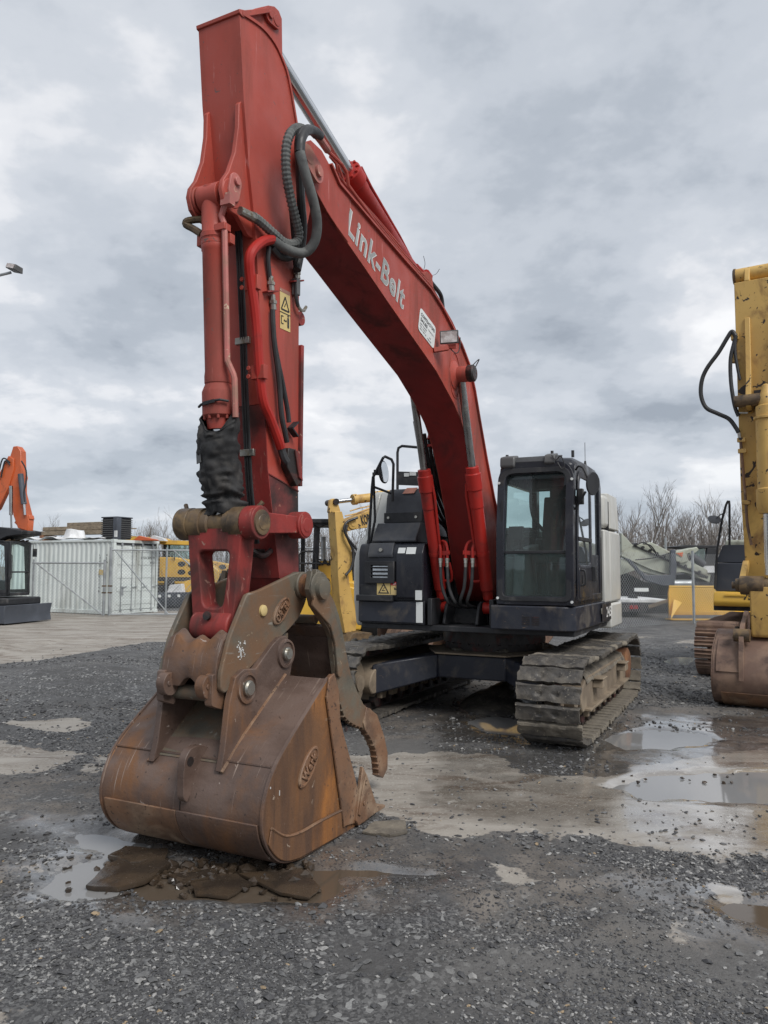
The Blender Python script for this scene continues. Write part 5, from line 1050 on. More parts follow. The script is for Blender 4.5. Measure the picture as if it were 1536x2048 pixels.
for s, y in ((1, .335), (-1, -.445)):
    q = MB(); q.prism(TO + ser + TI[9:], y - .022, y + .022)
    if s > 0: th = q.build('thumb', 'coupler_steel', EXR, bevel=.005); tpl = th
    else: tpl = q.build('far_plate', 'coupler_steel', th, bevel=.005)
    q = MB(); q.prism([(4.45, .74), (4.40, .722), (4.26, .648), (4.12, .44), (4.055, .29), (4.055, .16), (4.14, .098)] + [(p[0] + .004, p[1] - .003) for p in ser[:24]] + [(4.50, .62)], y - .03 * s, y + .035 * s); q.build('tine_tip', 'worn_rust', tpl, bevel=.006)
    q = MB(); q.prism(rnd([(5.32, 1.60), (5.06, 1.44), (4.985, 1.30), (4.94, 1.05), (4.90, 1.03), (4.86, 1.10), (4.91, 1.40), (5.02, 1.53), (5.12, 1.62), (5.16, 1.84), (5.22, 1.85)], .02, 2), y + .022 * s, y + .045 * s); q.build('stiffener', 'coupler_steel', tpl, bevel=.006)
    q = MB(); q.lathe((CPIN.x + .02, y + .03 * s, CPIN.z - .02), (0, s, 0), [(0, .125), (.012, .12), (.016, .085), (.05, .08), (.055, .06), (.056, .01)], 26); q.build('pivot_boss', 'coupler_steel', tpl)
q = MB(); q.prism([(4.99, 1.38), (4.955, 1.36), (4.80, .88), (4.62, .70), (4.65, .68), (4.84, .86)], -.42, .315); q.prism([(5.05, 1.43), (5.02, 1.45), (4.96, 1.36), (4.99, 1.35)], -.42, .315); q.build('cross_plate', 'rusty_steel', th, bevel=.004)
q = MB(); q.prism([(4.62, .80), (4.44, .66), (4.46, .63), (4.66, .77)], -.42, .30); q.build('tine_bridge', 'worn_rust', th, bevel=.004)
cT = EX.y(658.5, 1240, .357); badge(cT, EX.y(668, 1264, .357) - EX.y(650, 1217, .357), EX.y(669, 1234, .357) - EX.y(648, 1246, .357), (0, 1, 0), .095, .055, 'O R T', th, 'worn_rust', .12, .05)
q = MB(); c_ = EX.y(670, 1295, .357); q.prism(stadium((c_.x, c_.z + .035), (c_.x, c_.z - .035), .022), .356, .359); q.build('slot', 'grease', th)
q = MB(); c_ = EX.y(668, 1310, .357); q.prism(stadium((c_.x + .02, c_.z + .09), (c_.x - .01, c_.z - .09), .06), .3575 - .0005, .362 - .003); 
# ================================================================== ground
def poly_sd(X, Y, P):
    """signed distance to a polygon, positive inside"""
    P = np.array(P, float); n = len(P); d = np.full(X.shape, 1e9); ins = np.zeros(X.shape, bool)
    for i in range(n):
        a, b = P[i], P[(i + 1) % n]; e = b - a; w0, w1 = X - a[0], Y - a[1]
        t = np.clip((w0 * e[0] + w1 * e[1]) / (e @ e), 0, 1); d = np.minimum(d, np.hypot(w0 - e[0] * t, w1 - e[1] * t))
        c = ((a[1] <= Y) != (b[1] <= Y)); xi = a[0] + (Y - a[1]) / (e[1] if abs(e[1]) > 1e-9 else 1e-9) * e[0]; ins ^= c & (X < xi)
    return np.where(ins, d, -d)
def gpx(u, v):
    r = cF + cR * ((u - 768) / FPX) + cU * ((1024 - v) / FPX); t = -CAM_H / r.z; return (r.x * t, r.y * t)
def GP(*uv): return [gpx(*p) for p in uv]
CONC = [GP((-200, 1345), (60, 1322), (200, 1300), (300, 1283), (360, 1268), (470, 1240), (420, 1222), (-300, 1222)),
        GP((28, 1448), (60, 1440), (130, 1438), (192, 1452), (150, 1459), (60, 1458)), GP((-250, 1490), (0, 1482), (100, 1492), (168, 1506), (130, 1525), (60, 1545), (-250, 1560)), GP((185, 1520), (215, 1508), (240, 1540), (195, 1545)),
        GP((700, 1520), (800, 1505), (1000, 1512), (1030, 1550), (1200, 1560), (1300, 1520), (1480, 1500), (1900, 1490), (1900, 1690), (1536, 1712), (1400, 1716), (1280, 1705), (1180, 1690), (1090, 1668), (1000, 1668), (930, 1690), (860, 1672), (790, 1640), (735, 1600)),
        GP((1330, 1865), (1345, 1835), (1395, 1828), (1385, 1855), (1355, 1878)), GP((1412, 1745), (1440, 1748), (1475, 1785), (1450, 1790)), GP((1000, 1735), (1030, 1740), (1085, 1760), (1040, 1765)), GP((-80, 1975), (10, 1990), (40, 2040), (0, 2080), (-90, 2080)), GP((45, 1728), (80, 1727), (80, 1740), (50, 1741)),
        GP((1080, 1265), (1280, 1271), (1390, 1279), (1390, 1285), (1240, 1278), (1080, 1271)), GP((930, 1345), (1040, 1350), (1040, 1420), (960, 1400), (930, 1370))]
MUD = [GP((0, 1560), (200, 1560), (180, 1640), (-100, 1660)), GP((-100, 1700), (60, 1690), (120, 1780), (-100, 1800)), GP((690, 1650), (1000, 1660), (1300, 1745), (1700, 1800), (1700, 1900), (1300, 1850), (1000, 1850), (800, 1800), (640, 1720)), GP((1180, 1430), (1600, 1400), (1800, 1480), (1500, 1560), (1200, 1560)), GP((120, 1640), (900, 1650), (850, 1800), (500, 1830), (60, 1800)), GP((690, 1400), (1000, 1380), (1040, 1460), (760, 1480))]
PUD = [('pale sky-lit puddle beside the left corner of the rusty bucket', 'water', GP((112, 1672), (150, 1656), (215, 1655), (300, 1688), (330, 1712), (280, 1718), (215, 1700), (140, 1690)), .035),
       ('grey puddle round broken slabs at far left of the bucket', 'water', GP((70, 1778), (130, 1725), (205, 1712), (240, 1735), (215, 1790), (110, 1800)), .022),
       ('brown muddy puddle spreading under and right of the bucket', 'muddy_water', GP((250, 1740), (420, 1715), (640, 1722), (760, 1722), (845, 1745), (700, 1760), (655, 1800), (480, 1815), (300, 1800)), .035),
       ('wide bright puddle right of the near track', 'water', GP((1215, 1572), (1290, 1545), (1400, 1536), (1560, 1540), (1700, 1570), (1640, 1612), (1480, 1604), (1380, 1600), (1290, 1592)), .03),
       ('grey puddle at the right edge of the picture with brown end', 'muddy_water', GP((1420, 1806), (1470, 1797), (1620, 1802), (1640, 1866), (1530, 1858), (1460, 1834)), .022),
       ('small bright puddle under the red excavator behind its left track', 'water', GP((935, 1440), (985, 1425), (1060, 1440), (1060, 1475), (980, 1462)), .03),
       ('narrow pale puddle beside the brown track of the right-hand yellow excavator', 'water', GP((1320, 1320), (1360, 1312), (1392, 1312), (1392, 1328), (1345, 1330)), .03),
       ('thin puddle on the wet ground far right of the tracks', 'water', GP((1190, 1478), (1280, 1458), (1400, 1462), (1460, 1480), (1350, 1500), (1250, 1498)), .02)]
WET = [GP((900, 1500), (1250, 1480), (1700, 1400), (1900, 1620), (1700, 1720), (1300, 1700), (1000, 1660), (850, 1600)), GP((1050, 1500), (1300, 1440), (1700, 1430), (1900, 1600), (1700, 1690), (1350, 1640), (1150, 1590)), GP((60, 1640), (400, 1650), (900, 1700), (860, 1790), (600, 1840), (40, 1810)), GP((1180, 1740), (1650, 1770), (1700, 1900), (1350, 1850)), GP((880, 1400), (1060, 1400), (1060, 1490), (880, 1480)), GP((900, 1560), (1250, 1570), (1300, 1640), (950, 1640))]
def sstep(x, a, b): t = np.clip((x - a) / (b - a), 0, 1); return t * t * (3 - 2 * t)
def ground_fields(X, Y):
    sh = X.shape; P2 = np.stack([X, Y, np.zeros_like(X)], -1).reshape(-1, 3)
    n1 = fbm(P2 * 1.3, 5).reshape(sh); n2 = fbm(P2 * 5 + 31, 4).reshape(sh); n3 = fbm(P2 * .45 + 7, 3).reshape(sh)
    sc = np.clip(Y / 9, .45, 3)                     # rim roughness in metres, the same look near and far
    def fld(polys, edge, amp):
        o = np.zeros(sh)
        for p in polys: o = np.maximum(o, sstep(poly_sd(X, Y, p) + amp * (n1 * .5 + n2 * .3), -edge, edge))
        return o
    conc = np.maximum(fld([CONC[0], CONC[1], CONC[2], CONC[4], CONC[6]], .08, .55), .66 * fld([CONC[i] for i in (1, 3, 5, 6, 7, 8, 9, 10, 11)], .09, .45)); mud = fld(MUD, .25, 1.0); wet = fld(WET, .25, .9)
    h = .024 * n1 + .012 * n2 + .006 * fbm(P2 * 14 + 3, 3).reshape(sh)
    for A, B, wd in ((gpx(500, 1960), gpx(1536, 1730), .16), (gpx(-100, 1900), gpx(600, 1840), .14), (gpx(760, 1800), gpx(1536, 1960), .15), (gpx(0, 1400), gpx(330, 1560), .18)):
        e_ = np.array(B) - np.array(A); Ln = np.hypot(*e_); e_ = e_ / Ln; al = (X - A[0]) * e_[0] + (Y - A[1]) * e_[1]; ac_ = -(X - A[0]) * e_[1] + (Y - A[1]) * e_[0] + .06 * n1
        m_ = sstep(al, 0, .5) * (1 - sstep(al, Ln - .5, Ln)); h += m_ * (-.028 * np.exp(-(ac_ / wd) ** 2) + .022 * np.exp(-((np.abs(ac_) - wd * 1.7) / (wd * .5)) ** 2) * (1 + n2))
    h = h * (1 - .6 * conc) * (1 - .55 * wet) - .012 * conc * 0 + .012 * n3
    # tread-marked soil at far left
    rd = sstep(poly_sd(X, Y, GP((20, 1345), (180, 1325), (340, 1345), (250, 1405), (40, 1400))), -.1, .4)
    h += rd * (.06 * np.abs(np.sin((X * .35 + Y * 1.0) * 12 + n1 * 1.5)) + .02 * n2)
    rd2 = sstep(poly_sd(X, Y, GP((1060, 1655), (1200, 1690), (1190, 1712), (1050, 1680))), -.05, .12)
    h += rd2 * .03 * (np.sin((X * .94 + Y * .1) * 2 * PI / .11) * .5)
    rd3 = sstep(poly_sd(X, Y, GP((1380, 1715), (1600, 1700), (1600, 1750), (1380, 1748))), -.05, .12)
    h += rd3 * .03 * (np.sin((X * .98 + Y * .1) * 2 * PI / .12) * .5)
    SD = [poly_sd(X, Y, p) for lab, m, p, dep in PUD]
    for s0 in SD: k = sstep(s0, -1.0, -.35); h = h * (1 - k) + np.maximum(h, -.001 + .003 * n2) * k
    for s0, (lab, m, p, dep) in zip(SD, PUD):
        s = sstep(s0 + .16 * n1 + .10 * n2, -.10, .16); h = h * (1 - .75 * s) - (dep + .006) * s
    # flatten under the tracks and the bucket
    return h, conc, mud, wet
def ground_z(x, y): return ground_fields(np.array([[float(x)]]), np.array([[float(y)]]))[0][0, 0]
XL, XR_, YN, YF = -8.0, 9.0, 1.2, 19.2
xs = np.arange(XL, XR_ + .001, .04); ys = [YN]
while ys[-1] < YF: ys.append(ys[-1] + (.022 if ys[-1] < 6 else .022 + (ys[-1] - 6) * .006))
ys = np.array(ys); ys[-1] = YF
GX, GY = np.meshgrid(xs, ys); H, CO, MU, WE = ground_fields(GX, GY)
edge = np.minimum(np.minimum(GX - XL, XR_ - GX), np.minimum(GY - YN, YF - GY)); H *= sstep(edge, 0, 1.2)
ny_, nx_ = GX.shape
V1 = np.stack([GX, GY, H], -1).reshape(-1, 3); I = np.arange(nx_ * ny_).reshape(ny_, nx_)
Q1 = np.stack([I[:-1, :-1], I[:-1, 1:], I[1:, 1:], I[1:, :-1]], -1).reshape(-1, 4)
# outer part of the sheet: rings of coarser cells round the near ground, same edge vertices are met by a 4 mm lower lap
xo = np.concatenate([-np.geomspace(1500, 60, 12), np.arange(-50, 50.1, 1.0), np.geomspace(60, 1500, 12)]); yo2 = np.concatenate([-np.geomspace(600, 20, 8), np.arange(-12, 60.1, 1.0), np.geomspace(70, 2200, 14)])
OX, OY = np.meshgrid(xo, yo2); _, C2, M2, W2 = ground_fields(OX, OY)
nyo, nxo = OX.shape; I2 = np.arange(nxo * nyo).reshape(nyo, nxo) + len(V1); OZ = np.where((OX > XL - .01) & (OX < XR_ + .01) & (OY > YN - .01) & (OY < YF + .01), -.12, -.004)
V2 = np.stack([OX, OY, OZ], -1).reshape(-1, 3)
Q2 = np.stack([I2[:-1, :-1], I2[:-1, 1:], I2[1:, 1:], I2[1:, :-1]], -1).reshape(-1, 4)
VV = np.vstack([V1, V2]); QQ = np.vstack([Q1, Q2])
me = bpy.data.meshes.new('ground'); me.vertices.add(len(VV)); me.vertices.foreach_set('co', VV.ravel().astype(np.float32)); me.loops.add(QQ.size); me.loops.foreach_set('vertex_index', QQ.ravel().astype(np.int32))
me.polygons.add(len(QQ)); me.polygons.foreach_set('loop_start', (np.arange(len(QQ)) * 4).astype(np.int32)); me.polygons.foreach_set('loop_total', np.full(len(QQ), 4, np.int32)); me.update(); me.validate(); me.shade_smooth()
for nm, A, B in (('concrete', CO, C2), ('mud', MU, M2), ('wet', WE, W2)):
    at_ = me.attributes.new(nm, 'FLOAT', 'POINT'); at_.data.foreach_set('value', np.concatenate([A.ravel(), B.ravel()]).astype(np.float32))
def ground_material():
    m = bpy.data.materials.new('yard ground'); m.use_nodes = True; nt = m.node_tree; N = nt.nodes; L = nt.links; b = N['Principled BSDF']
    tc = N.new('ShaderNodeTexCoord')
    def noise(s, d=6, off=0., rg=.55, dist=0., st=None):
        mp = N.new('ShaderNodeMapping'); mp.inputs[1].default_value = (off, off * .6, 0); L.new(tc.outputs['Object'], mp.inputs[0])
        if st: mp.inputs[3].default_value = st
        n = N.new('ShaderNodeTexNoise'); n.inputs['Scale'].default_value = s; n.inputs['Detail'].default_value = d; n.inputs['Roughness'].default_value = rg; n.inputs['Distortion'].default_value = dist; L.new(mp.outputs[0], n.inputs[0]); return n.outputs[0]
    def vor(s, out='Color'):
        v = N.new('ShaderNodeTexVoronoi'); v.inputs['Scale'].default_value = s; L.new(tc.outputs['Object'], v.inputs[0]); return v.outputs[out]
    def rng(x, a, c, lo=0., hi=1.):
        r = N.new('ShaderNodeMapRange'); r.interpolation_type = 'SMOOTHSTEP'; L.new(x, r.inputs[0])
        for i, v in enumerate((a, c, lo, hi)): r.inputs[i + 1].default_value = v
        return r.outputs[0]
    def mix(f, a, c, mode='MIX'):
        x = N.new('ShaderNodeMix'); x.data_type = 'RGBA'; x.blend_type = mode
        if isinstance(f, float): x.inputs[0].default_value = f
        else: L.new(f, x.inputs[0])
        for i, v in ((6, a), (7, c)):
            if isinstance(v, tuple): x.inputs[i].default_value = (*v, 1)
            else: L.new(v, x.inputs[i])
        return x.outputs[2]
    def math_(op, a, c):
        n = N.new('ShaderNodeMath'); n.operation = op; n.use_clamp = False
        for i, v in enumerate((a, c)):
            if isinstance(v, float): n.inputs[i].default_value = v
            else: L.new(v, n.inputs[i])
        return n.outputs[0]
    def attr(nm):
        a = N.new('ShaderNodeAttribute'); a.attribute_name = nm; return a.outputs['Fac']
    co, mu, we = attr('concrete'), attr('mud'), attr('wet')
    cell = N.new('ShaderNodeSeparateColor'); L.new(vor(75.), cell.inputs[0]); cell2 = N.new('ShaderNodeSeparateColor'); L.new(vor(34.), cell2.inputs[0])
    g = mix(rng(cell.outputs[0], .15, .95), (.042, .042, .043), (.128, .127, .126))
    g = mix(rng(cell2.outputs[1], .86, .93), g, (.24, .24, .235))
    g = mix(rng(noise(1.1, 6, 3.), .42, .66), g, (.070, .069, .069)); g = mix(rng(noise(.35, 5, 9.), .45, .68), g, (.115, .111, .106))
    md = mix(rng(noise(3.0, 8, 1., .62, .5), .35, .65), (.088, .080, .072), (.165, .147, .129))
    md = mix(rng(cell.outputs[1], .78, .9), md, (.05, .05, .053))
    mf = math_('MULTIPLY', mu, rng(noise(2.4, 7, 5., .62), .36, .58)); g = mix(mf, g, md)
    cc = mix(rng(noise(2.0, 8, 2., .62, .4, (.35, 1, 1)), .35, .65), (.33, .305, .27), (.215, .19, .162)); cc = mix(rng(noise(2.6, 8, 4., .66, .8, (.35, 1, 1)), .50, .66), cc, (.15, .12, .096)); cc = mix(rng(noise(40., 3, 6.), .56, .66), cc, (.34, .32, .28)); cc = mix(rng(noise(4.5, 7, 12., .65, .8), .60, .72), cc, (.40, .38, .34))
    edge = math_('ADD', co, math_('MULTIPLY', math_('SUBTRACT', noise(7., 8, 8., .7), .5), 1.9)); cf = rng(edge, .42, .6)
    col = mix(cf, g, cc)
    wf = math_('MULTIPLY', we, rng(noise(1.7, 7, 14., .64), .28, .5)); col = mix(wf, col, mix(1.0, col, (.90, .89, .88), 'MULTIPLY')); L.new(col, b.inputs['Base Color'])
    r0 = N.new('ShaderNodeMix'); L.new(wf, r0.inputs[0]); L.new(rng(noise(3., 5, 21.), .35, .65, .58, .85), r0.inputs[2]); L.new(rng(noise(4., 7, 17., .68), .36, .64, .03, .24), r0.inputs[3]); L.new(r0.outputs[0], b.inputs['Roughness']); L.new(rng(wf, 0., 1., .4, .7), b.inputs['Specular IOR Level']); L.new(math_('MULTIPLY', wf, rng(noise(2.2, 7, 33., .66), .36, .56, .35, 1.)), b.inputs['Coat Weight']); b.inputs['Coat IOR'].default_value = 1.6; L.new(rng(noise(3., 6, 27., .65), .35, .65, .02, .2), b.inputs['Coat Roughness'])
    hgt = math_('ADD', math_('MULTIPLY', vor(75., 'Distance'), -.35), math_('MULTIPLY', noise(45., 8, 2., .7), 1.3)); bp = N.new('ShaderNodeBump'); bp.inputs['Distance'].default_value = .012
    st = N.new('ShaderNodeMix'); L.new(cf, st.inputs[0]); st.inputs[2].default_value = .6; st.inputs[3].default_value = .22; s2 = N.new('ShaderNodeMix'); L.new(wf, s2.inputs[0]); L.new(st.outputs[0], s2.inputs[2]); s2.inputs[3].default_value = .05
    L.new(s2.outputs[0], bp.inputs['Strength']); L.new(hgt, bp.inputs['Height']); L.new(bp.outputs[0], b.inputs['Normal'])
    return m
me.materials.append(ground_material()); gro = bpy.data.objects.new('ground', me); COL.objects.link(gro); struct(gro)
# ---- puddles
def water(name, col, rough=.03):
    m = bpy.data.materials.new(name); m.use_nodes = True; b = m.node_tree.nodes['Principled BSDF']; N = m.node_tree.nodes; L = m.node_tree.links
    b.inputs['Base Color'].default_value = (*col, 1); b.inputs['Roughness'].default_value = rough; b.inputs['IOR'].default_value = 1.45; b.inputs['Specular IOR Level'].default_value = .5
    n = N.new('ShaderNodeTexNoise'); n.inputs['Scale'].default_value = 6; bp = N.new('ShaderNodeBump'); bp.inputs['Strength'].default_value = .04; bp.inputs['Distance'].default_value = .01; L.new(n.outputs[0], bp.inputs['Height']); L.new(bp.outputs[0], b.inputs['Normal']); MAT[name] = m
water('water', (.22, .218, .215), .05); water('muddy_water', (.088, .068, .050), .07)
for lab, m_, p, dep in PUD:
    c = np.mean(p, axis=0); lv = -dep * .55 - .003
    P = [Vector((c[0] + (x - c[0]) * 1.15, c[1] + (y - c[1]) * 1.25, lv)) for x, y in p]
    q = MB(); P = catmull(P, 4, True); q.sheet(P); o = q.build('puddle', m_, None, smooth=False); struct(o)
# ---- loose stones
def stones(n, xr, yr, smin, smax, seed, name, mcols, dens=None, pw=2.2):
    rng = np.random.default_rng(seed); out = []
    X = rng.uniform(*xr, n * 3); Y = yr[0] + (yr[1] - yr[0]) * rng.uniform(0, 1, n * 3) ** 1.5
    h, co, mu, we = ground_fields(X[None], Y[None]); h, co, mu = h[0], co[0], mu[0]
    k = (rng.uniform(0, 1, n * 3) > co * .93) & (rng.uniform(0, 1, n * 3) > mu * .85)
    k &= poly_sd(X, Y, GP((0, 1338), (190, 1320), (350, 1345), (255, 1410), (20, 1405))) < rng.uniform(-.3, .3, n * 3)
    cl = fbm(np.stack([X * 1.1, Y * 1.6, 0 * X + seed], -1), 3); k &= rng.uniform(-.35, .45, n * 3) < cl
    for lab, m_, p, dep in PUD: k &= poly_sd(X, Y, p) < 0
    X, Y, h = X[k][:n], Y[k][:n], h[k][:n]; m = len(X)
    S = smin + (smax - smin) * rng.uniform(0, 1, m) ** pw
    base = np.array([(1, 0, 0), (-1, 0, 0), (0, 1, 0), (0, -1, 0), (0, 0, 1), (0, 0, -1), (.62, .62, .45), (-.6, .6, .4), (.55, -.65, .5), (-.62, -.58, .42)], float)
    F0 = [(6, 4, 0), (6, 2, 4), (6, 0, 2), (7, 4, 2), (7, 1, 4), (7, 2, 1), (8, 4, 3), (8, 0, 4), (8, 3, 0), (9, 4, 1), (9, 3, 4), (9, 1, 3), (5, 2, 0), (5, 1, 2), (5, 3, 1), (5, 0, 3)]
    F0 = np.array(F0); V = base[None] * rng.uniform(.72, 1.15, (m, 10, 1)); V = V * (np.stack([rng.uniform(.8, 1.5, m), rng.uniform(.6, 1.0, m), rng.uniform(.3, .75, m)], -1) * S[:, None])[:, None]
    a = rng.uniform(0, 2 * PI, m); c, s = np.cos(a), np.sin(a); V = np.stack([V[..., 0] * c[:, None] - V[..., 1] * s[:, None], V[..., 0] * s[:, None] + V[..., 1] * c[:, None], V[..., 2]], -1)
    tl = rng.normal(0, .22, m); V[..., 2] += V[..., 0] * tl[:, None]
    V += np.stack([X, Y, h + S * .12], -1)[:, None]
    me = bpy.data.meshes.new(name); VV = V.reshape(-1, 3); FF = (F0[None] + (np.arange(m) * 10)[:, None, None]).reshape(-1, 3)
    me.vertices.add(len(VV)); me.vertices.foreach_set('co', VV.ravel().astype(np.float32)); me.loops.add(FF.size); me.loops.foreach_set('vertex_index', FF.ravel().astype(np.int32)); me.polygons.add(len(FF)); me.polygons.foreach_set('loop_start', (np.arange(len(FF)) * 3).astype(np.int32)); me.polygons.foreach_set('loop_total', np.full(len(FF), 3, np.int32))
    me.polygons.foreach_set('use_smooth', np.zeros(len(FF), bool))
    for mm in mcols: me.materials.append(MAT[mm])
    mi = np.repeat(rng.choice(len(mcols), m, p=[.53, .335, .128, .007]), len(F0)); me.polygons.foreach_set('material_index', mi.astype(np.int32)); me.update()
    o = bpy.data.objects.new(name, me); COL.objects.link(o); struct(o, 'stuff'); return o
material('stone_dark', (.066, .066, .069), .8, vs=30); material('stone_grey', (.132, .132, .132), .8, vs=30); material('stone_pale', (.29, .285, .275), .75, vs=30); material('stone_tan', (.32, .24, .15), .8, vs=30)
ST = ('stone_dark', 'stone_grey', 'stone_pale', 'stone_tan')
stones(58000, (-2.6, 2.6), (2.2, 5.2), .0032, .013, 3, 'gravel', ST)
stones(26000, (-5.5, 5.0), (4.2, 11.5), .006, .021, 5, 'gravel', ST)
stones(5200, (-3.6, 4.2), (2.4, 8), .010, .030, 8, 'gravel', ST, pw=2.6)
stones(16000, (-7.5, 8.5), (9, 19), .012, .036, 12, 'gravel', ST, pw=2.4)
# broken slabs of asphalt under the bucket
def slab(label, uv, th, tilt, seed, m='broken_asphalt', lift=.0):
    P = GP(*uv); c = np.mean(P, axis=0); rg = random.Random(seed); Q = []
    for i in range(len(P)):
        a_, b_ = np.array(P[i]), np.array(P[(i + 1) % len(P)])
        for k in range(3):
            t = k / 3; p = a_ * (1 - t) + b_ * t; jj = .010 if k else 0; Q.append((p[0] - c[0] + rg.uniform(-jj, jj), p[1] - c[1] + rg.uniform(-jj, jj)))
    n = len(Q); V = [(x, y, th + .004 * rg.uniform(-1, 1)) for x, y in Q] + [(x * 1.004, y * 1.004, th * .55) for x, y in Q] + [(x * .97, y * .97, 0) for x, y in Q] + [(x * .5, y * .5, th + .008 * rg.uniform(-1, 1)) for x, y in Q] + [(0, 0, th + .005)]
    F = [(i + n * k, (i + 1) % n + n * k, (i + 1) % n + n * (k + 1), i + n * (k + 1)) for k in (0, 1) for i in range(n)] + [(i, (i + 1) % n, 3 * n + (i + 1) % n, 3 * n + i) for i in range(n)] + [(3 * n + i, 3 * n + (i + 1) % n, 4 * n) for i in range(n)] + [tuple(2 * n + i for i in range(n))]
    q = MB(); q.add(V, F); o = q.build('asphalt_slab', m, None, ang=30); o.location = (c[0], c[1], -.012 + lift); o.rotation_euler = tilt; return tag(o, label, 'slab', 'broken asphalt slabs under the bucket')
slab('large brown tilted asphalt slab lying left of centre in front of the bucket', ((172, 1776), (215, 1735), (300, 1715), (342, 1738), (290, 1768), (235, 1781)), .030, (.04, -.02, 0), 1, lift=.008)
slab('thin dark asphalt slab tucked under the bucket lip behind the large slab', ((215, 1722), (250, 1702), (335, 1704), (330, 1722), (260, 1735)), .035, (-.04, .03, 0), 2, lift=.008)
slab('wide tan asphalt slab lying in brown water right of centre', ((478, 1752), (600, 1742), (640, 1778), (618, 1797), (560, 1788)), .018, (.01, .01, 0), 3, lift=.004)
slab('small broken asphalt slab between the two larger slabs', ((380, 1770), (470, 1752), (505, 1768), (455, 1795), (390, 1790)), .02, (.02, .02, 0), 4, lift=.002)
slab('narrow broken asphalt slab at the middle front edge of the bucket', ((335, 1752), (420, 1742), (440, 1757), (360, 1768)), .022, (0, -.02, 0), 5, lift=.002)
slab('flat grey crust of concrete beside the bucket teeth', ((725, 1668), (750, 1648), (810, 1645), (815, 1668), (780, 1675)), .02, (0, 0, 0), 6, 'dry_mud', lift=.012)
q = MB(); rg = random.Random(5)
for k in range(190):
    u, v = rg.uniform(290, 620), rg.gauss(1742, 14); x, y = gpx(u, v); r = rg.uniform(.006, .034) * (1 if k % 9 else 1.7); q.sphere((x, y, -.005), r, 6, (1.2, 1, .9))
for k in range(60):
    u, v = rg.choice(((rg.uniform(120, 260), rg.uniform(1700, 1790)), (rg.uniform(240, 650), rg.uniform(1745, 1800)), (rg.uniform(1240, 1500), rg.uniform(1545, 1565)))); x, y = gpx(u, v); q.sphere((x, y, -.008), rg.uniform(.006, .02), 6, (1.3, 1, .8))
q.jitter(.012, 45); struct(q.build('rubble', 'broken_asphalt', None, smooth=False), 'stuff')
# heap of wet mud under the machine
nx = 46; V = []
for i in range(nx + 1):
    for j in range(31):
        x = -.6 + 2.1 * i / nx; y = -1.0 + 1.5 * j / 30; r = max(0, 1 - math.hypot((x - .55) / .95, (y + .15) / .62)); z = (.34 * r ** .8 + .05 * fbm(np.array([[x * 5, y * 5, 2.]]), 4)[0] * min(1, r * 6)) if r > 0 else -.05
        V.append(EX.w(x - .9, y + .2, z - .02))
q = MB(); q.add(V, [(i * 31 + j, (i + 1) * 31 + j, (i + 1) * 31 + j + 1, i * 31 + j + 1) for i in range(nx) for j in range(30)]); o = q.build('mud_heap', 'wet_mud', None, ang=60); tag(o, 'dark heap of wet mud on the ground under the red excavator', 'mud heap')
# ================================================================== background
def obox(q, O, X, Y, a, b, z0, z1, w0, w1):
    """box on ground axes: X along [a,b], Y depth [w0,w1]"""
    V = [O + X * x + Y * y + Vector((0, 0, z)) for z in (z0, z1) for x, y in ((a, w0), (b, w0), (b, w1), (a, w1))]
    return q.add(V, [(0, 3, 2, 1), (4, 5, 6, 7), (0, 1, 5, 4), (1, 2, 6, 5), (2, 3, 7, 6), (3, 0, 4, 7)])
def wheel(parent, c, ax, r, w, name='wheel', m='tyre', hub='galvanised'):
    c = Vector(c); ax = Vector(ax).normalized(); q = MB(); q.lathe(c - ax * w / 2, ax, [(0, r * .55), (.0, r * .9), (w * .15, r), (w * .85, r), (w, r * .9), (w, r * .55)], 24); t = q.build(name, m, parent)
    q = MB(); q.lathe(c - ax * w * .52, ax, [(0, .02), (0, r * .5), (w * .2, r * .56), (w * .84, r * .56), (w * 1.04, r * .5), (w * 1.04, .02)], 18); q.build('rim', hub, t); return t
# ---- chain-link fences
def chainlink(parent, A, B, z0, z1, p=.13, r=.0046, name='wire_mesh'):
    A, B = Vector(A), Vector(B); X = (B - A); Lf = X.length; X.normalize(); H = z1 - z0; q = MB(); n = X.cross(Vector((0, 0, 1)))
    k = -int(H / p) - 1
    while k * p < Lf:
        for s in (1, -1):
            # diagonal line x = k p + s t, t in 0..H
            a0 = k * p if s > 0 else k * p + H
            ta, tb = 0.0, H
            if s > 0: ta = max(ta, -a0); tb = min(tb, Lf - a0)
            else: ta = max(ta, a0 - Lf); tb = min(tb, a0)
            if tb - ta > .02:
                P0 = A + X * (a0 + s * ta) + Vector((0, 0, z0 + ta)) + n * (.003 * s); P1 = A + X * (a0 + s * tb) + Vector((0, 0, z0 + tb)) + n * (.003 * s); q.tube([P0, P1], r, 3, caps=False)
        k += 1
    o = q.build(name, 'fence_wire', parent, smooth=False); return struct(o, 'stuff')
def fence(label, pts, h, step, group=None, top=True):
    f = thing('chainlink_fence', label, 'fence')
    for A, B in zip(pts[:-1], pts[1:]):
        A, B = Vector((*A, 0)), Vector((*B, 0)); n = max(1, round((B - A).length / step))
        chainlink(f, A, B, .04, h - .02)
        for i in range(n + 1):
            p = A.lerp(B, i / n); q = MB(); q.cyl(p, p + Vector((0, 0, h + .06)), .036 if i % 3 else .045, 10); q.sphere(p + Vector((0, 0, h + .06)), .045, 8, (1, 1, .6)); q.build('post', 'galvanised', f)
        if top: q = MB(); q.cyl(A + Vector((0, 0, h)), B + Vector((0, 0, h)), .022, 8); q.build('top_rail', 'galvanised', f)
    return f
fence('grey chain-link fence standing behind the cab and in front of the yellow hopper bucket', [(4.2, 21.1), (10.72, 26.35), (17, 31.4)], 2.42, 9, top=False)
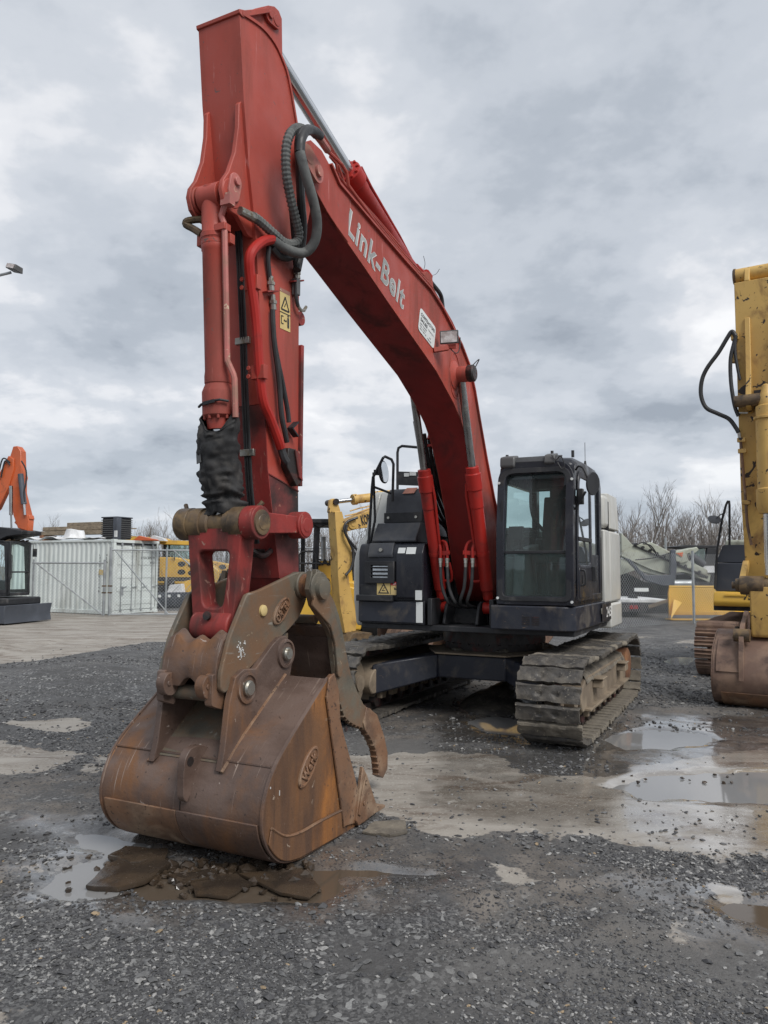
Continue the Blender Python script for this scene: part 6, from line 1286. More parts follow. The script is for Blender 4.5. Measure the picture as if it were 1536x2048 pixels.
fence('grey chain-link fence running between the red arm and the yellow roller', [(-6.9, 29.3), (-2.9, 24.6), (4.9, 23.6)], 2.5, 3.0)
def gate(label, A, B, h, rails, braces, posts):
    g = thing('chainlink_gate', label, 'gate'); A, B = Vector((*A, 0)), Vector((*B, 0)); X = (B - A); Z = Vector((0, 0, 1))
    q = MB(); P = lambda t, z: A + X * t + Z * z
    for z in rails: q.cyl(P(0, z), P(1, z), .03, 8)
    q.build('rail', 'galvanised', g)
    for t in posts: q = MB(); q.cyl(P(t, .05), P(t, h + .08), .035 if t not in (0,) else .05, 10); q.build('post', 'galvanised', g)
    for t0, z0, t1, z1 in braces: q = MB(); q.cyl(P(t0, z0), P(t1, z1), .028, 8); q.build('brace', 'galvanised', g)
    chainlink(g, A, B, .08, h, .12, .0042); q = MB()
    for z in (.9, 1.15): q.cbox(P(0, z), (.14, .1, .05))
    q.build('latch', 'greasy_brown', g); return g
gate('tall chain-link gate leaf with diagonal braces in front of the container doors', (-10.25, 28.5), (-5.2, 29.2), 2.52, (.09, 2.5), ((.03, 2.48, .42, .1), (.45, 2.48, .92, .4)), (0, .40, .98))
gate('low chain-link gate leaf in front of the long container wall', (-10.45, 28.45), (-13.1, 28.3), 2.05, (2.0,), ((.02, .1, .95, 2.0),), (0, .98))
# ---- shipping container
cA = Vector((-10.5, 29.5, .0)); dX = Vector((.45, .893, 0)).normalized(); dL = Vector((-.893, .45, 0)).normalized(); Z = Vector((0, 0, 1)); CW, CLn, CH = 2.44, 6.06, 2.93
ct = thing('shipping_container', 'pale grey-green shipping container with corrugated side and closed double doors', 'container', cA)
cP = lambda l, w, z: dL * l + dX * w + Z * z
q = MB(); n = 22; V = []
for i in range(n):
    for k, (f, d) in enumerate(((0, .0), (.26, .0), (.50, .038), (.76, .038))):
        l = .10 + (CLn - .2) * (i + f) / n; V += [cP(l, .03 + d, .17), cP(l, .03 + d, CH - .08)]
m = len(V) // 2; q.add(V, [(2 * i, 2 * i + 2, 2 * i + 3, 2 * i + 1) for i in range(m - 1)]); q.build('side_wall', 'container_paint', ct, smooth=False)
q = MB()
for a, b, w0, w1, z0, z1 in ((0, CLn, 0, .08, .02, .17), (0, CLn, 0, .07, CH - .08, CH), (0, .12, 0, .12, .02, CH + .01), (CLn - .12, CLn, 0, .12, .02, CH), (0, .12, CW - .12, CW, .02, CH + .01), (.005, .1, .12, CW - .12, .02, .16), (.005, .1, .12, CW - .12, CH - .12, CH - .002), (0, CLn, CW - .06, CW, .03, CH - .01)): obox(q, Vector((0, 0, 0)), dL, dX, a, b, z0, z1, w0, w1)
obox(q, Vector((0, 0, 0)), dL, dX, .05, CLn - .03, CH - .05, CH - .02, .06, CW - .05); obox(q, Vector((0, 0, 0)), dL, dX, CLn - .05, CLn - .02, .1, CH - .1, .1, CW - .1); q.build('frame', 'container_paint', ct, bevel=.008)
q = MB()
for w in (.0, CW - .16):
    for z in (.0, CH - .1): obox(q, Vector((0, 0, 0)), dL, dX, -.012, .16, z, z + .115, w - .012, w + .172)
q.build('corner_casting', 'container_paint', ct, bevel=.006)
for k in range(2):
    w0 = .13 + k * 1.095; w1 = w0 + 1.085; q = MB(); obox(q, Vector((0, 0, 0)), dL, dX, .03, .06, .18, CH - .14, w0, w1); dr = q.build('door', 'container_paint', ct, bevel=.004)
    for j in range(5): q = MB(); z = .38 + j * .52; obox(q, Vector((0, 0, 0)), dL, dX, .012, .03, z, z + .20, w0 + .08, w1 - .08); q.build('door_rib', 'container_paint', dr, bevel=.01)
    for f in (.26, .78): q = MB(); w = w0 + (w1 - w0) * f; q.cyl(cP(-.005, w, .1), cP(-.005, w, CH - .1), .020, 8); obox(q, Vector((0, 0, 0)), dL, dX, -.03, .02, .12, .2, w - .05, w + .05); obox(q, Vector((0, 0, 0)), dL, dX, -.03, .02, CH - .22, CH - .14, w - .05, w + .05); q.bar(cP(-.02, w, 1.05), cP(-.02, w + .3, 1.1), .03, .02); q.build('lock_bar', 'galvanised', dr)
    q = MB(); obox(q, Vector((0, 0, 0)), dL, dX, .02, .028, .25, CH - .2, w1 - .012, w1 + .0); q.build('door_seal', 'matte_black', dr)
q = MB(); obox(q, Vector((0, 0, 0)), dL, dX, -.01, .01, CH - .19, CH - .13, .14, CW - .14); q.build('header_seal', 'matte_black', ct)
for i, chh in enumerate('LYGU3097748'):
    text(chh, 'lettering', 'lettering_black', ct, cP(.80, .024, 2.28 - i * .135 - (.06 if i > 3 else 0)), -dL, Z, .13, bold=.01, lift=.004)
for i, chh in enumerate('45G1'): text(chh, 'lettering', 'lettering_black', ct, cP(.42, .024, 2.28 - i * .135), -dL, Z, .13, bold=.01, lift=.004)
text('LYGU 309774', 'lettering', 'lettering_black', ct, cP(.004, 1.45, 2.2), dX, Z, .13, bold=.01, lift=.01, fit=.75); text('45G1', 'lettering', 'lettering_black', ct, cP(.004, 1.95, 2.0), dX, Z, .13, bold=.01, lift=.01)
q = MB(); obox(q, Vector((0, 0, 0)), dL, dX, .55, .8, 1.55, 1.75, .020, .026); q.build('safety_plate', 'decal_yellow', ct); q = MB(); obox(q, Vector((0, 0, 0)), dL, dX, .005, .012, .75, 1.1, .38, .56); q.build('data_plate', 'galvanised', ct)
# on the container roof
def onroof(l, w, z=0): return cA + cP(l, w, CH + z)
tb = thing('timber_stack', 'weathered grey timber beams stacked on the container roof', 'timber', onroof(3.4, 1.3))
for i, (l0, l1, w, z) in enumerate(((-2.2, 2.5, 0, .30), (-2.2, 2.5, .22, .30), (-2.1, 2.6, .44, .31), (-2.2, 2.4, .1, .49), (-2.0, 2.5, .33, .49), (-1.6, 1.0, .2, .66))):
    q = MB(); obox(q, Vector((0, 0, 0)), dL, dX, l0, l1, z, z + .17, w, w + .20); q.build('beam', 'weathered_timber', tb, bevel=.012)
for l in (-1.9, 2.2): q = MB(); obox(q, Vector((0, 0, 0)), dL, dX, l, l + .2, -.02, .298, -.05, .7); q.build('bearer', 'rust_brown', tb, bevel=.01)
q = MB(); V = []
for i in range(31):
    for j in range(9):
        l = .6 + 4.8 * i / 30; w = .05 + 1.0 * j / 8; V.append(cP(l, w, CH + .05 + .16 * max(0, fbm(np.array([[l * 1.6, w * 2, 3.]]), 3)[0] + .35) + (.34 if abs(l - 3.0) < .3 and j > 2 else 0)))
q.add(V, [(i * 9 + j, (i + 1) * 9 + j, (i + 1) * 9 + j + 1, i * 9 + j + 1) for i in range(30) for j in range(8)]); o = q.build('tarpaulin', 'white_sheet', None, ang=60); o.location = cA; sm = o.modifiers.new('thickness', 'SOLIDIFY'); sm.thickness = .01; tag(o, 'crumpled white tarpaulin spread on the container roof', 'tarpaulin')
au = thing('air_conditioner', 'dark grey louvred air conditioning unit standing on the container roof', 'air conditioner', onroof(.45, .55))
q = MB(); obox(q, Vector((0, 0, 0)), dL, dX, -.40, .40, .02, .86, -.38, .38); q.build('housing', 'matte_black', au, bevel=.03)
q = MB(); obox(q, Vector((0, 0, 0)), dL, dX, -.44, .44, .86, .91, -.42, .42); q.build('top_panel', 'dark_grey_panel', au, bevel=.02)
for k in range(9):
    z = .10 + k * .083; q = MB(); obox(q, Vector((0, 0, 0)), dL, dX, -.43, .43, z, z + .03, -.41, -.385); obox(q, Vector((0, 0, 0)), dL, dX, -.43, -.405, z, z + .03, -.38, .40); q.build('louvre', 'lamp_case', au)
q = MB(); obox(q, Vector((0, 0, 0)), dL, dX, -.445, -.25, .02, .87, -.44, -.2); q.build('corner_panel', 'slate_grey_paint', au, bevel=.01); q = MB(); obox(q, Vector((0, 0, 0)), dL, dX, -.452, -.33, .1, .35, -.447, -.40); q.build('plate', 'decal_white', au)
oc = thing('roof_cover', 'small orange cover lying on the container roof beside a white sheet', 'cover', onroof(-.0, 1.75)); q = MB(); q.prism([(-.5, 0), (-.25, .2), (.1, .12), (.5, .05), (.6, 0)], -.3, .3); q.build('panel', 'orange_paint', oc, bevel=.02); q = MB(); q.prism([(.1, .0), (.3, .22), (.7, .1), (.8, 0)], -.25, .25); q.build('sheet', 'white_sheet', oc)
# ---- small orange excavator, far left
OF = Frame((-12.9, 25.6, 0), -1.35)
oe = thing('mini_excavator', 'orange mini excavator with grey dozer blade parked at far left before the container', 'excavator', OF.o, OF.rotz)
O2 = lambda u, v, y=-.12: OF.y(u, v, y)
def prof(l, y=-.12): return [(p.x, p.z) for p in [O2(u, v, y) for u, v in l]]
q = MB(); q.prism(prof([(20, 915), (27, 893), (35, 892), (42, 902), (43, 940), (46, 955), (44, 962), (44, 985), (58, 1040), (56, 1062), (36, 1056), (27, 1030), (20, 960), (18, 930)]), -.14, .14); q.build('arm', 'orange_paint', oe, bevel=.02)
q = MB(); q.prism(prof([(30, 918), (20, 912), (0, 950), (-60, 1010), (-130, 1080), (-110, 1100), (-50, 1060), (0, 1018), (20, 975), (30, 940)]), -.2, -.02); q.build('boom', 'orange_paint', oe, bevel=.02)
q = MB(); a, b = O2(41, 948, -.2), O2(48, 1008, -.2); q.cyl(a, b, .09, 12); bc2 = q.build('bucket_cylinder', 'slate_grey_paint', oe); q = MB(); q.cyl(b, O2(50, 1030, -.2), .04, 8); q.build('rod', 'chrome', bc2)
q = MB(); q.cyl(O2(22, 972, -.3), O2(22, 1030, -.3), .06, 10); q.cyl(O2(22, 1030, -.3), O2(23, 1058, -.3), .03, 8); q.build('thumb_cylinder', 'dull_chrome', oe)
q = MB(); q.prism(prof([(28, 1045), (40, 1030), (58, 1030), (60, 1038), (52, 1042), (56, 1060), (45, 1062)]), -.12, .12); q.build('linkage', 'orange_paint', oe, bevel=.015)
q = MB(); q.prism(prof([(0, 1056), (15, 1055), (50, 1060), (60, 1062), (58, 1070), (30, 1074), (12, 1082), (-2, 1082), (-18, 1068)]), -.5, .5); bk2 = q.build('bucket', 'matte_black', oe, bevel=.03)
for k in range(5): q = MB(); P = O2(14, 1079, -.6); q.bar((P.x, -.44 + k * .22, P.z), (P.x - .35, -.44 + k * .22, P.z - .12), .06, .05); q.build('tooth', 'greasy_brown', bk2)
for k, pts in enumerate((((20, 925), (5, 918), (-5, 960)), ((20, 930), (10, 922), (2, 955)), ((43, 922), (52, 940), (52, 965), (48, 985), (49, 1003)))): q = MB(); q.tube(catmull([O2(*p, -.25) for p in pts], 5), .025, 7); q.build('hose', 'rubber_hose', oe)
q = MB(); y0, y1 = -.75, .25
fo = prof([(-60, 1085), (48, 1083), (58, 1090), (60, 1186), (-60, 1190)], y1)
q.ring(fo, prof([(-45, 1090), (38, 1089), (50, 1094), (52, 1178), (-45, 1180)], y1), y0, y0 + .06); q.ring(fo, prof([(-45, 1090), (38, 1089), (50, 1094), (52, 1178), (-45, 1180)], y1), y1 - .06, y1)
cx = O2(59, 1190, y1); ctp = O2(52, 1085, y1)
for y in (y0, y1 - .07): q.box((cx.x - .12, y, cx.z), (cx.x, y + .07, ctp.z))
q.box((cx.x - 1.6, y0, ctp.z - .06), (cx.x - .05, y1, ctp.z + .02)); q.box((cx.x - 1.6, y0, cx.z), (cx.x, y1, cx.z + .1)); P = O2(33, 1090, y1); q.box((P.x - .06, y0, cx.z), (P.x + .06, y0 + .06, ctp.z)); q.box((cx.x - .03, y0 + .05, cx.z + .75), (cx.x, y1, cx.z + .8)); cb2 = q.build('cab', 'matte_black', oe, bevel=.015)
q = MB(); q.sheet([(cx.x - 1.5, y0 + .03, cx.z + .1), (cx.x - .1, y0 + .03, cx.z + .1), (cx.x - .1, y0 + .03, ctp.z - .05), (cx.x - 1.5, y0 + .03, ctp.z - .05)]); q.build('side_window', 'cab_glass', cb2, smooth=False)
q = MB(); q.sheet([(cx.x - .03, y0 + .06, cx.z + .1), (cx.x - .03, y1 - .06, cx.z + .1), (cx.x - .03, y1 - .06, ctp.z - .05), (cx.x - .03, y0 + .06, ctp.z - .05)]); q.build('windshield', 'cab_glass', cb2, smooth=False)
q = MB(); q.box((cx.x - 1.1, y0 + .2, cx.z), (cx.x - .6, y1 - .2, cx.z + .5)); q.box((cx.x - 1.2, y0 + .2, cx.z + .4), (cx.x - 1.05, y1 - .2, cx.z + 1.15)); q.build('seat', 'plastic_grey', cb2, bevel=.08)
P = O2(73, 1106, y1); q = MB(); q.box((P.x - .06, y1 - .12, P.z - .13), (P.x + .07, y1 - .06, P.z + .14)); q.tube([(P.x - .05, y1 - .08, P.z + .1), (P.x - .1, y1 - .05, P.z + .3), (cx.x - .1, y1, ctp.z - .05)], .012, 6); q.build('mirror', 'matte_black', oe, bevel=.02)
q = MB(); q.tube([(cx.x + .02, y0, cx.z + .5), (cx.x + .07, y0, cx.z + .6), (cx.x + .07, y0, cx.z + 1.3), (cx.x, y0, cx.z + 1.4)], .014, 6); q.build('grab_rail', 'matte_black', cb2)
q = MB(); P = O2(30, 1195, y1); q.box((cx.x - 3.0, -.95, P.z - .22), (cx.x + .12, .7, P.z + .03)); q.build('upper_frame', 'matte_black', oe, bevel=.05)
for y in (-1.0, .45): q = MB(); q.prism(rnd([(cx.x - 2.2, .05), (cx.x - .15, .05), (cx.x + .05, .3), (cx.x - .15, .55), (cx.x - 2.2, .55), (cx.x - 2.45, .3)], .12, 4), y, y + .45); q.build('rubber_track', 'tyre', oe, bevel=.04)
P = O2(99, 1225, 1.1); bl = [(P.x - .02, .06), (P.x + .08, .04), (P.x + .03, .3), (P.x + .09, .62), (P.x - .01, .62), (P.x - .08, .3)]; q = MB(); q.prism(bl, -1.2, 1.1); q.bar((P.x - .1, -.5, .25), (P.x - 1.0, -.5, .35), .15, .2); q.bar((P.x - .1, .4, .25), (P.x - 1.0, .4, .35), .15, .2); q.prism([(P.x - .7, .05), (P.x + .06, .05), (P.x + .06, .62), (P.x - .5, .62)], -1.205, -1.17); q.build('dozer_blade', 'slate_grey_paint', oe, bevel=.012)
# ---- yellow machines and buckets behind the gate
def loader(label, u, Y, s, ry, mirror=1):
    c = at(u, 1200, Y); t = thing('yellow_dozer', label, 'dozer', (c.x, c.y, 0), ry, 'yellow machines behind the gate'); S = s
    q = MB(); q.prism(rnd([(-1.3, .9), (1.5, .8), (1.55, 1.45), (1.2, 1.75), (-.4, 2.05), (-1.3, 2.05)], .12, 3), -.6, .6); b = q.build('hood', 'yellow_paint', t, bevel=.05)
    for x, z in ((-.1, 1.75), (.35, 1.7), (-.1, 1.4), (.35, 1.36), (.95, 1.45)): q = MB(); q.lathe((x, -.601, z), (0, -1, 0), [(0, .16), (.015, .15), (.016, .02)], 14); q.xf(Matrix.Translation((x, 0, z)) @ Matrix.Diagonal((1.1, 1, .75, 1)) @ Matrix.Translation((-x, 0, -z))); q.build('vent_hole', 'matte_black', b)
    q = MB()
    for x in (-2.3, -1.2):
        for y in (-.65, .58): q.box((x, y, 1.2), (x + .09, y + .09, 2.75))
    q.box((-2.4, -.7, 1.0), (-1.1, .7, 1.6)); c2 = q.build('cab', 'matte_black', t, bevel=.02); q = MB(); q.prism(rnd([(-2.55, 2.75), (-.85, 2.72), (-.95, 2.9), (-2.4, 2.95)], .05, 3), -.8, .8); q.build('roof', 'yellow_paint', c2, bevel=.03)
    q = MB(); q.box((-2.25, -.62, 1.6), (-1.16, -.6, 2.75)); q.build('window', 'cab_glass', c2)
    q = MB(); q.prism(rnd([(-2.3, .05), (1.6, .05), (1.9, .4), (1.6, .8), (-2.3, .8), (-2.6, .4)], .2, 4), -1.05, -.62); q.prism(rnd([(-2.3, .05), (1.6, .05), (1.9, .4), (1.6, .8), (-2.3, .8), (-2.6, .4)], .2, 4), .62, 1.05); q.build('track', 'matte_black', t, bevel=.04)
    q = MB(); q.box((2.2, -1.5, .1), (2.35, 1.5, 1.15)); q.bar((2.2, -.8, .5), (.5, -.8, .5), .15, .2); q.bar((2.2, .8, .5), (.5, .8, .5), .15, .2); q.build('blade', 'yellow_paint', t, bevel=.02)
    q = MB(); q.tube([(.5, .2, 1.9), (.5, .2, 2.6)], .06, 8); q.build('exhaust', 'matte_black', t)
    for k in range(4): q = MB(); q.box((1.45, -.45, .9 + k * .13), (1.575, .45, .95 + k * .13)); q.build('grille_bar', 'matte_black', b)
    q = MB(); q.box((-1.25, -.606, 1.0), (.3, -.601, 1.18)); q.build('side_panel', 'matte_black', b)
    q = MB(); q.tube([(-1.05, -.7, 1.2), (-1.05, -.7, 2.3), (-.4, -.7, 2.3), (-.4, -.7, 1.9)], .025, 6); q.build('handrail', 'matte_black', t)
    q = MB(); q.cyl((.2, -1.15, .9), (1.9, -1.15, .5), .07, 10); q.build('lift_cylinder', 'chrome', t)
    t.scale = (s, s, s); return t
loader('yellow tracked dozer with round hood vents seen through the gate', 372, 39, 1.15, .05)
loader('second yellow dozer partly hidden behind the bucket link', 430, 40, 1.1, .15)
loader('yellow dozer half hidden behind the container doors', 322, 42, 1.0, -.2)
for k in range(6):
    c = at(322 + k * 19, 1200, 34.5 + .25 * k); t = thing('loader_bucket', ('first', 'second', 'third', 'fourth', 'fifth', 'sixth')[k] + ' grey loader bucket from the container, in the row behind the gate', 'bucket', (c.x, c.y, 0), .1, 'grey loader buckets behind the gate')
    q = MB(); P = [(-.35, .72), (-.30, .15), (-.2, .03), (.35, .02), (.35, .05), (-.17, .07), (-.26, .18), (-.30, .72)]; q.prism(P, -.0, .42, 'x') if False else q.prism(P, -.24, .24); q.v = [(v[1], v[0], v[2]) for v in q.v]; sh = q.build('shell', 'slate_grey_paint', t, bevel=.006)
    for s in (-.24, .225): q = MB(); q.prism([(-.33, .72), (-.30, .12), (-.2, .04), (.33, .04)], s, s + .015); q.v = [(v[1], v[0], v[2]) for v in q.v]; q.build('side_plate', 'slate_grey_paint', t)
    q = MB(); q.box((-.06, -.37, .5), (.06, -.352, .62)); q.build('label', 'decal_white', t)
for k, (u, v, Y, w, h, d_, m, lb) in enumerate(((352, 1180, 36, .8, .55, .5, 'white_sheet', 'white boxed attachment standing behind the grey buckets'), (375, 1178, 36.5, .5, .7, .4, 'yellow_paint', 'yellow breaker attachment on the rack behind the grey buckets'), (397, 1182, 36, .9, .35, .6, 'galvanised', 'pale metal attachment on the rack beside the yellow breaker'), (338, 1170, 37.2, .5, .6, .4, 'matte_black', 'black attachment on the rack left of the white box'))):
    c = at(u, v, Y); t = thing('attachment', lb, 'attachment', (c.x, c.y, 0), .2 * k, 'attachments stored behind the gate')
    q = MB(); q.prism(rnd([(-w / 2, c.z - .25), (w / 2, c.z - .25), (w / 2 * .8, c.z - .25 + h), (-w / 2 * .6, c.z - .25 + h * .9)], .06, 3), -d_ / 2, d_ / 2); q.build('body', m, t, bevel=.02)
    q = MB()
    for x in (-w / 2 + .05, w / 2 - .08): q.box((x, -.1, .02), (x + .06, .1, c.z - .2))
    q.build('stand', 'matte_black', t); q = MB(); q.bar((-.1, -d_ / 2 - .01, c.z - .1), (.2, -d_ / 2 - .01, c.z + h * .4), .05, .02); q.build('bracket', 'galvanised', t)
# ---- yellow roller with black canopy, behind the red arm
RF = Frame((-1.15, 17.6, 0), .0)
ro = thing('road_roller', 'yellow road roller with black canopy half hidden behind the red arm and rusty thumb', 'roller', RF.o, RF.rotz)
xr = lambda u, v, x=.6: RF.x(u, v, x)
def ypoly(l, x=.6): return [(p.y, p.z) for p in [xr(u, v, x) for u, v in l]]
q = MB(); q.prism(rnd(ypoly([(565, 1162), (712, 1162), (722, 1180), (722, 1262), (565, 1262)]), .08, 4), -1.2, .6, 'x'); hb = q.build('body', 'bright_yellow_paint', ro, bevel=.05)
q = MB(); q.prism(rnd(ypoly([(632, 1122), (700, 1120), (704, 1165), (632, 1165)]), .05, 3), -.2, .3, 'x'); q.build('dash_panel', 'bright_yellow_paint', ro, bevel=.03)
q = MB(); q.prism(ypoly([(598, 1196), (640, 1196), (665, 1215), (665, 1255), (598, 1255)], .62), .602, .64, 'x'); q.build('side_cover', 'bright_yellow_paint', hb, bevel=.02)
q = MB(); q.prism(rnd(ypoly([(660, 1176), (690, 1170), (720, 1178), (722, 1240), (640, 1250), (640, 1196)], .62), .1, 4), .602, .66, 'x'); q.build('hood_cover', 'bright_yellow_paint', hb, bevel=.03)
q = MB(); P = [xr(*p, .64) for p in ((645, 1162), (648, 1158), (656, 1158), (659, 1162))]; q.tube(P, .02, 6); P = [xr(*p, .65) for p in ((598, 1200),)]; q.build('handle', 'matte_black', hb)
P = xr(634, 1130, .31); text('SAKAI', 'lettering', 'lettering_black', ro, (.32, P.y, P.z), (0, 1, 0), (0, 0, 1), .19, bold=.05, fit=.62)
P = xr(649, 1207, .67); text('SAKAI', 'lettering', 'lettering_black', ro, (.675, P.y, P.z), (0, 1, 0), (0, 0, 1), .20, bold=.05, fit=.52)
q = MB(); q.prism(ypoly([(667, 1176), (678, 1170), (680, 1184), (672, 1186)], .67), .664, .672, 'x'); q.build('emblem', 'matte_black', ro)
q = MB(); zc_ = xr(620, 1040).z; q.box((-1.3, -1.0, zc_ - .08), (.75, .95, zc_ + .02)); q.prism(ypoly([(560, 1042), (690, 1042), (690, 1050), (655, 1050), (640, 1056), (628, 1050), (560, 1050)]), .62, .7, 'x'); q.build('canopy', 'matte_black', ro, bevel=.02)
for (u0, u1) in ((628, 640), (556, 565)): q = MB(); a = ypoly([(u0, 1050), (u1, 1050), (u1 - 5, 1165), (u0 - 5, 1165)]); q.prism(a, .5, .6, 'x'); q.build('canopy_post', 'matte_black', ro, bevel=.01)
for y in (-.9, .8): q = MB(); q.box((-1.2, y, 1.4), (-1.1, y + .1, zc_ - .07)); q.build('canopy_post', 'matte_black', ro)
q = MB(); q.tube([xr(*p, .7) for p in ((598, 1160), (598, 1110), (604, 1103), (626, 1103), (632, 1110), (632, 1160))], .022, 8); q.tube([xr(590, 1127, .7), xr(660, 1127, .7)], .02, 8); q.build('handrail', 'matte_black', ro)
q = MB(); q.box((-.3, .15, 1.5), (0, .5, 2.25)); q.build('seat', 'matte_black', ro, bevel=.05)
P = xr(647, 1080, -.3); q = MB(); q.cyl((-.3, P.y, 1.5), (-.3, P.y, 2.6), .06, 12); q.build('exhaust', 'galvanised', ro)
for x in (-2.3,): q = MB(); q.lathe((x, -.95, .62), (0, 1, 0), [(0, .05), (0, .6), (.04, .62), (1.86, .62), (1.9, .6), (1.9, .05)], 30); q.build('drum', 'dull_chrome', ro)
for s in (-1.02, .97): q = MB(); q.prism(rnd([(-1.0, .6), (-1.0, .85), (-2.3, .75), (-2.6, .62), (-2.3, .5)], .1, 3), s, s + .05); q.build('drum_yoke', 'yellow_paint', ro, bevel=.015)
for s in (-.98, .62): wheel(ro, (-.35, s + .18, .62), (0, 1, 0), .62, .40)
# ---- old yellow excavator behind the red one
KF = Frame((1.3, 17.8, 0), 1.05)
ke = thing('yellow_excavator', 'worn yellow excavator behind the black cabinet with its arm hanging beside the roller', 'excavator', KF.o, KF.rotz)
kp = lambda u, v, y=0.: KF.y(u, v, y)
def kpoly(l, y): return [(p.x, p.z) for p in [kp(u, v, y) for u, v in l]]
q = MB(); q.prism(kpoly([(670, 1023), (684, 1023), (693, 1057), (702.5, 1094), (704.5, 1119), (697, 1150), (699, 1165), (713, 1236), (712, 1262), (690, 1266), (681, 1215), (676, 1150), (675, 1100), (673, 1075)], .2), -.16, .2); ka = q.build('arm', 'worn_yellow_paint', ke, bevel=.008)
for y in (-.14, .14): q = MB(); q.prism(rnd(kpoly([(655, 1026), (658, 1000), (664, 997), (672, 998), (680, 1024)], y), .04, 3), y - .04, y + .04); q.build('tail_ear', 'worn_yellow_paint', ka, bevel=.008)
q = MB(); P = kp(664, 1005, 0); q.cyl((P.x, -.22, P.z), (P.x, .22, P.z), .07, 14); q.build('pin', 'grease', ka)
q = MB(); q.prism(kpoly([(690, 1052), (705, 1035), (745, 1018), (800, 1000), (870, 1010), (930, 1080), (945, 1150), (905, 1150), (880, 1090), (840, 1050), (800, 1040), (760, 1052), (715, 1058), (698, 1062)], .2), -.2, .2); kb = q.build('boom', 'worn_yellow_paint', ke, bevel=.008)
A, B = kp(724, 1050, .2), kp(763, 1040, .2); text('KOBELCO', 'lettering', 'lettering_black', ke, A + Vector((0, .004, 0)), B - A, kp(724, 1030, .2) - A, (kp(724, 1031, .2) - A).length / .73, bold=.04, fit=(B - A).length)
q = MB(); q.lathe(kp(705, 1048, .2), (0, 1, 0), [(0, .12), (.03, .11), (.04, .05), (.05, .05)], 18); q.build('pin_boss', 'worn_yellow_paint', kb)
q = MB(); a, b = kp(666, 1004, 0), kp(709, 999, 0); d = (b - a).normalized(); q.cyl(a, b, .05, 12); kc = q.build('rod', 'chrome', ke); q = MB(); q.lathe(b - d * .05, d, [(0, .06), (.0, .12), (.1, .12), (.12, .1), (.55, .1), (.56, .13), (.7, .13), (1.6, .1)], 16); q.build('arm_cylinder', 'worn_yellow_paint', ke)
q = MB(); q.tube(catmull([kp(*p, .3) for p in ((715, 1035), (693, 1045), (689, 1060), (697, 1080), (707, 1105), (703, 1135), (691, 1150))], 6), .03, 8); q.tube(catmull([kp(*p, .32) for p in ((694, 1050), (692, 1070), (705, 1088), (714, 1100))], 6), .028, 8); q.build('hose', 'rubber_hose', ke)
q = MB(); q.tube([kp(*p, .05) for p in ((700, 1022), (720, 1016), (735, 1013), (760, 1005))], .015, 6); q.tube([kp(*p, .05) for p in ((690, 1032), (712, 1027), (730, 1020), (765, 1006))], .015, 6); q.build('pipe', 'worn_yellow_paint', kb)
q = MB(); a, b = kp(669, 1120, -.25), kp(675, 1150, -.25); q.lathe(kp(669, 1105, -.3), (0, 1, 0), [(0, .1), (.25, .1)], 14); q.cyl(kp(670, 1115, -.22), kp(680, 1230, -.24), .085, 14); kcc = q.build('bucket_cylinder', 'worn_yellow_paint', ke); q = MB(); q.cyl(kp(680, 1228, -.24), kp(689, 1272, -.24), .05, 12); q.build('rod', 'chrome', kcc)
q = MB(); q.prism(rnd(kpoly([(686, 1262), (724, 1262), (712, 1300), (690, 1320), (660, 1310), (668, 1285)], 0), .05, 3), -.5, .5); q.build('bucket', 'greasy_brown', ke, bevel=.02)
q = MB(); q.box((-2.1, -1.35, 1.1), (1.2, 1.35, 1.25)); q.prism(rnd([(-2.2, 1.25), (-.2, 1.25), (-.2, 2.2), (-2.0, 2.2)], .2, 4), -1.3, 1.3); q.build('house', 'worn_yellow_paint', ke, bevel=.04)
q = MB(); q.box((.0, .4, 1.25), (1.2, 1.3, 2.55)); q.build('cab', 'matte_black', ke, bevel=.06)
for y in (-1.4, .8): q = MB(); q.prism(rnd([(-2, .04), (1.6, .04), (2.0, .45), (1.6, .88), (-2, .88), (-2.4, .45)], .25, 5), y, y + .6); q.build('track', 'brown_track', ke, bevel=.03)
# ---- yellow excavator at the right edge
YF_ = Frame((8.0, 14.35, 0), .57)
ye_ = thing('yellow_excavator', 'large scratched yellow excavator cut off by the right picture edge, brown bucket lowered', 'excavator', YF_.o, YF_.rotz)
yx = lambda u, v, x: YF_.x(u, v, x)
make_track(ye_, -1.33, -1, 1.75, -1.75, .47, .40, 50, .62, ('brown_track', 'grease'), 2, .12, True); make_track(ye_, 1.33, 1, 1.75, -1.75, .47, .40, 50, .62, ('brown_track', 'grease'), 2, .12, True)
for y in (-1.33, 1.33): q = MB(); q.prism([(1.5, .25), (1.5, .65), (-1.5, .65), (-1.5, .25)], y - .2, y + .2); q.build('track_frame', 'track_frame_mud', ye_, bevel=.02)
q = MB(); q.box((-1.0, -1.1, .5), (1.0, 1.1, .8)); q.cyl((0, 0, .8), (0, 0, 1.12), .65, 28); q.build('carbody', 'matte_black', ye_, bevel=.02)
q = MB(); q.box((-2.4, -1.45, 1.12), (1.3, 1.45, 1.25)); q.build('deck', 'matte_black', ye_)
b0 = yx(1428, 1212, 1.45); b1 = yx(1428, 1183, 1.45)
q = MB(); q.prism(rnd([(1.30, b0.z), (1.46, b0.z), (1.50, b0.z + .08), (1.46, b1.z), (1.30, b1.z)], .03, 3), b0.y, -.35); lipp = q.build('front_lip', 'bright_yellow_paint', ye_, bevel=.015); P = yx(1487, 1199, 1.49); text('755', 'lettering', 'lettering_black', lipp, (1.495, P.y, P.z), (0, 1, 0), (0, 0, 1), .14, bold=.04); q = MB(); P = yx(1450, 1192, 1.47); q.box((1.47, P.y, P.z), (1.50, P.y + .35, P.z + .03)); q.build('step_bar', 'bright_yellow_paint', lipp)
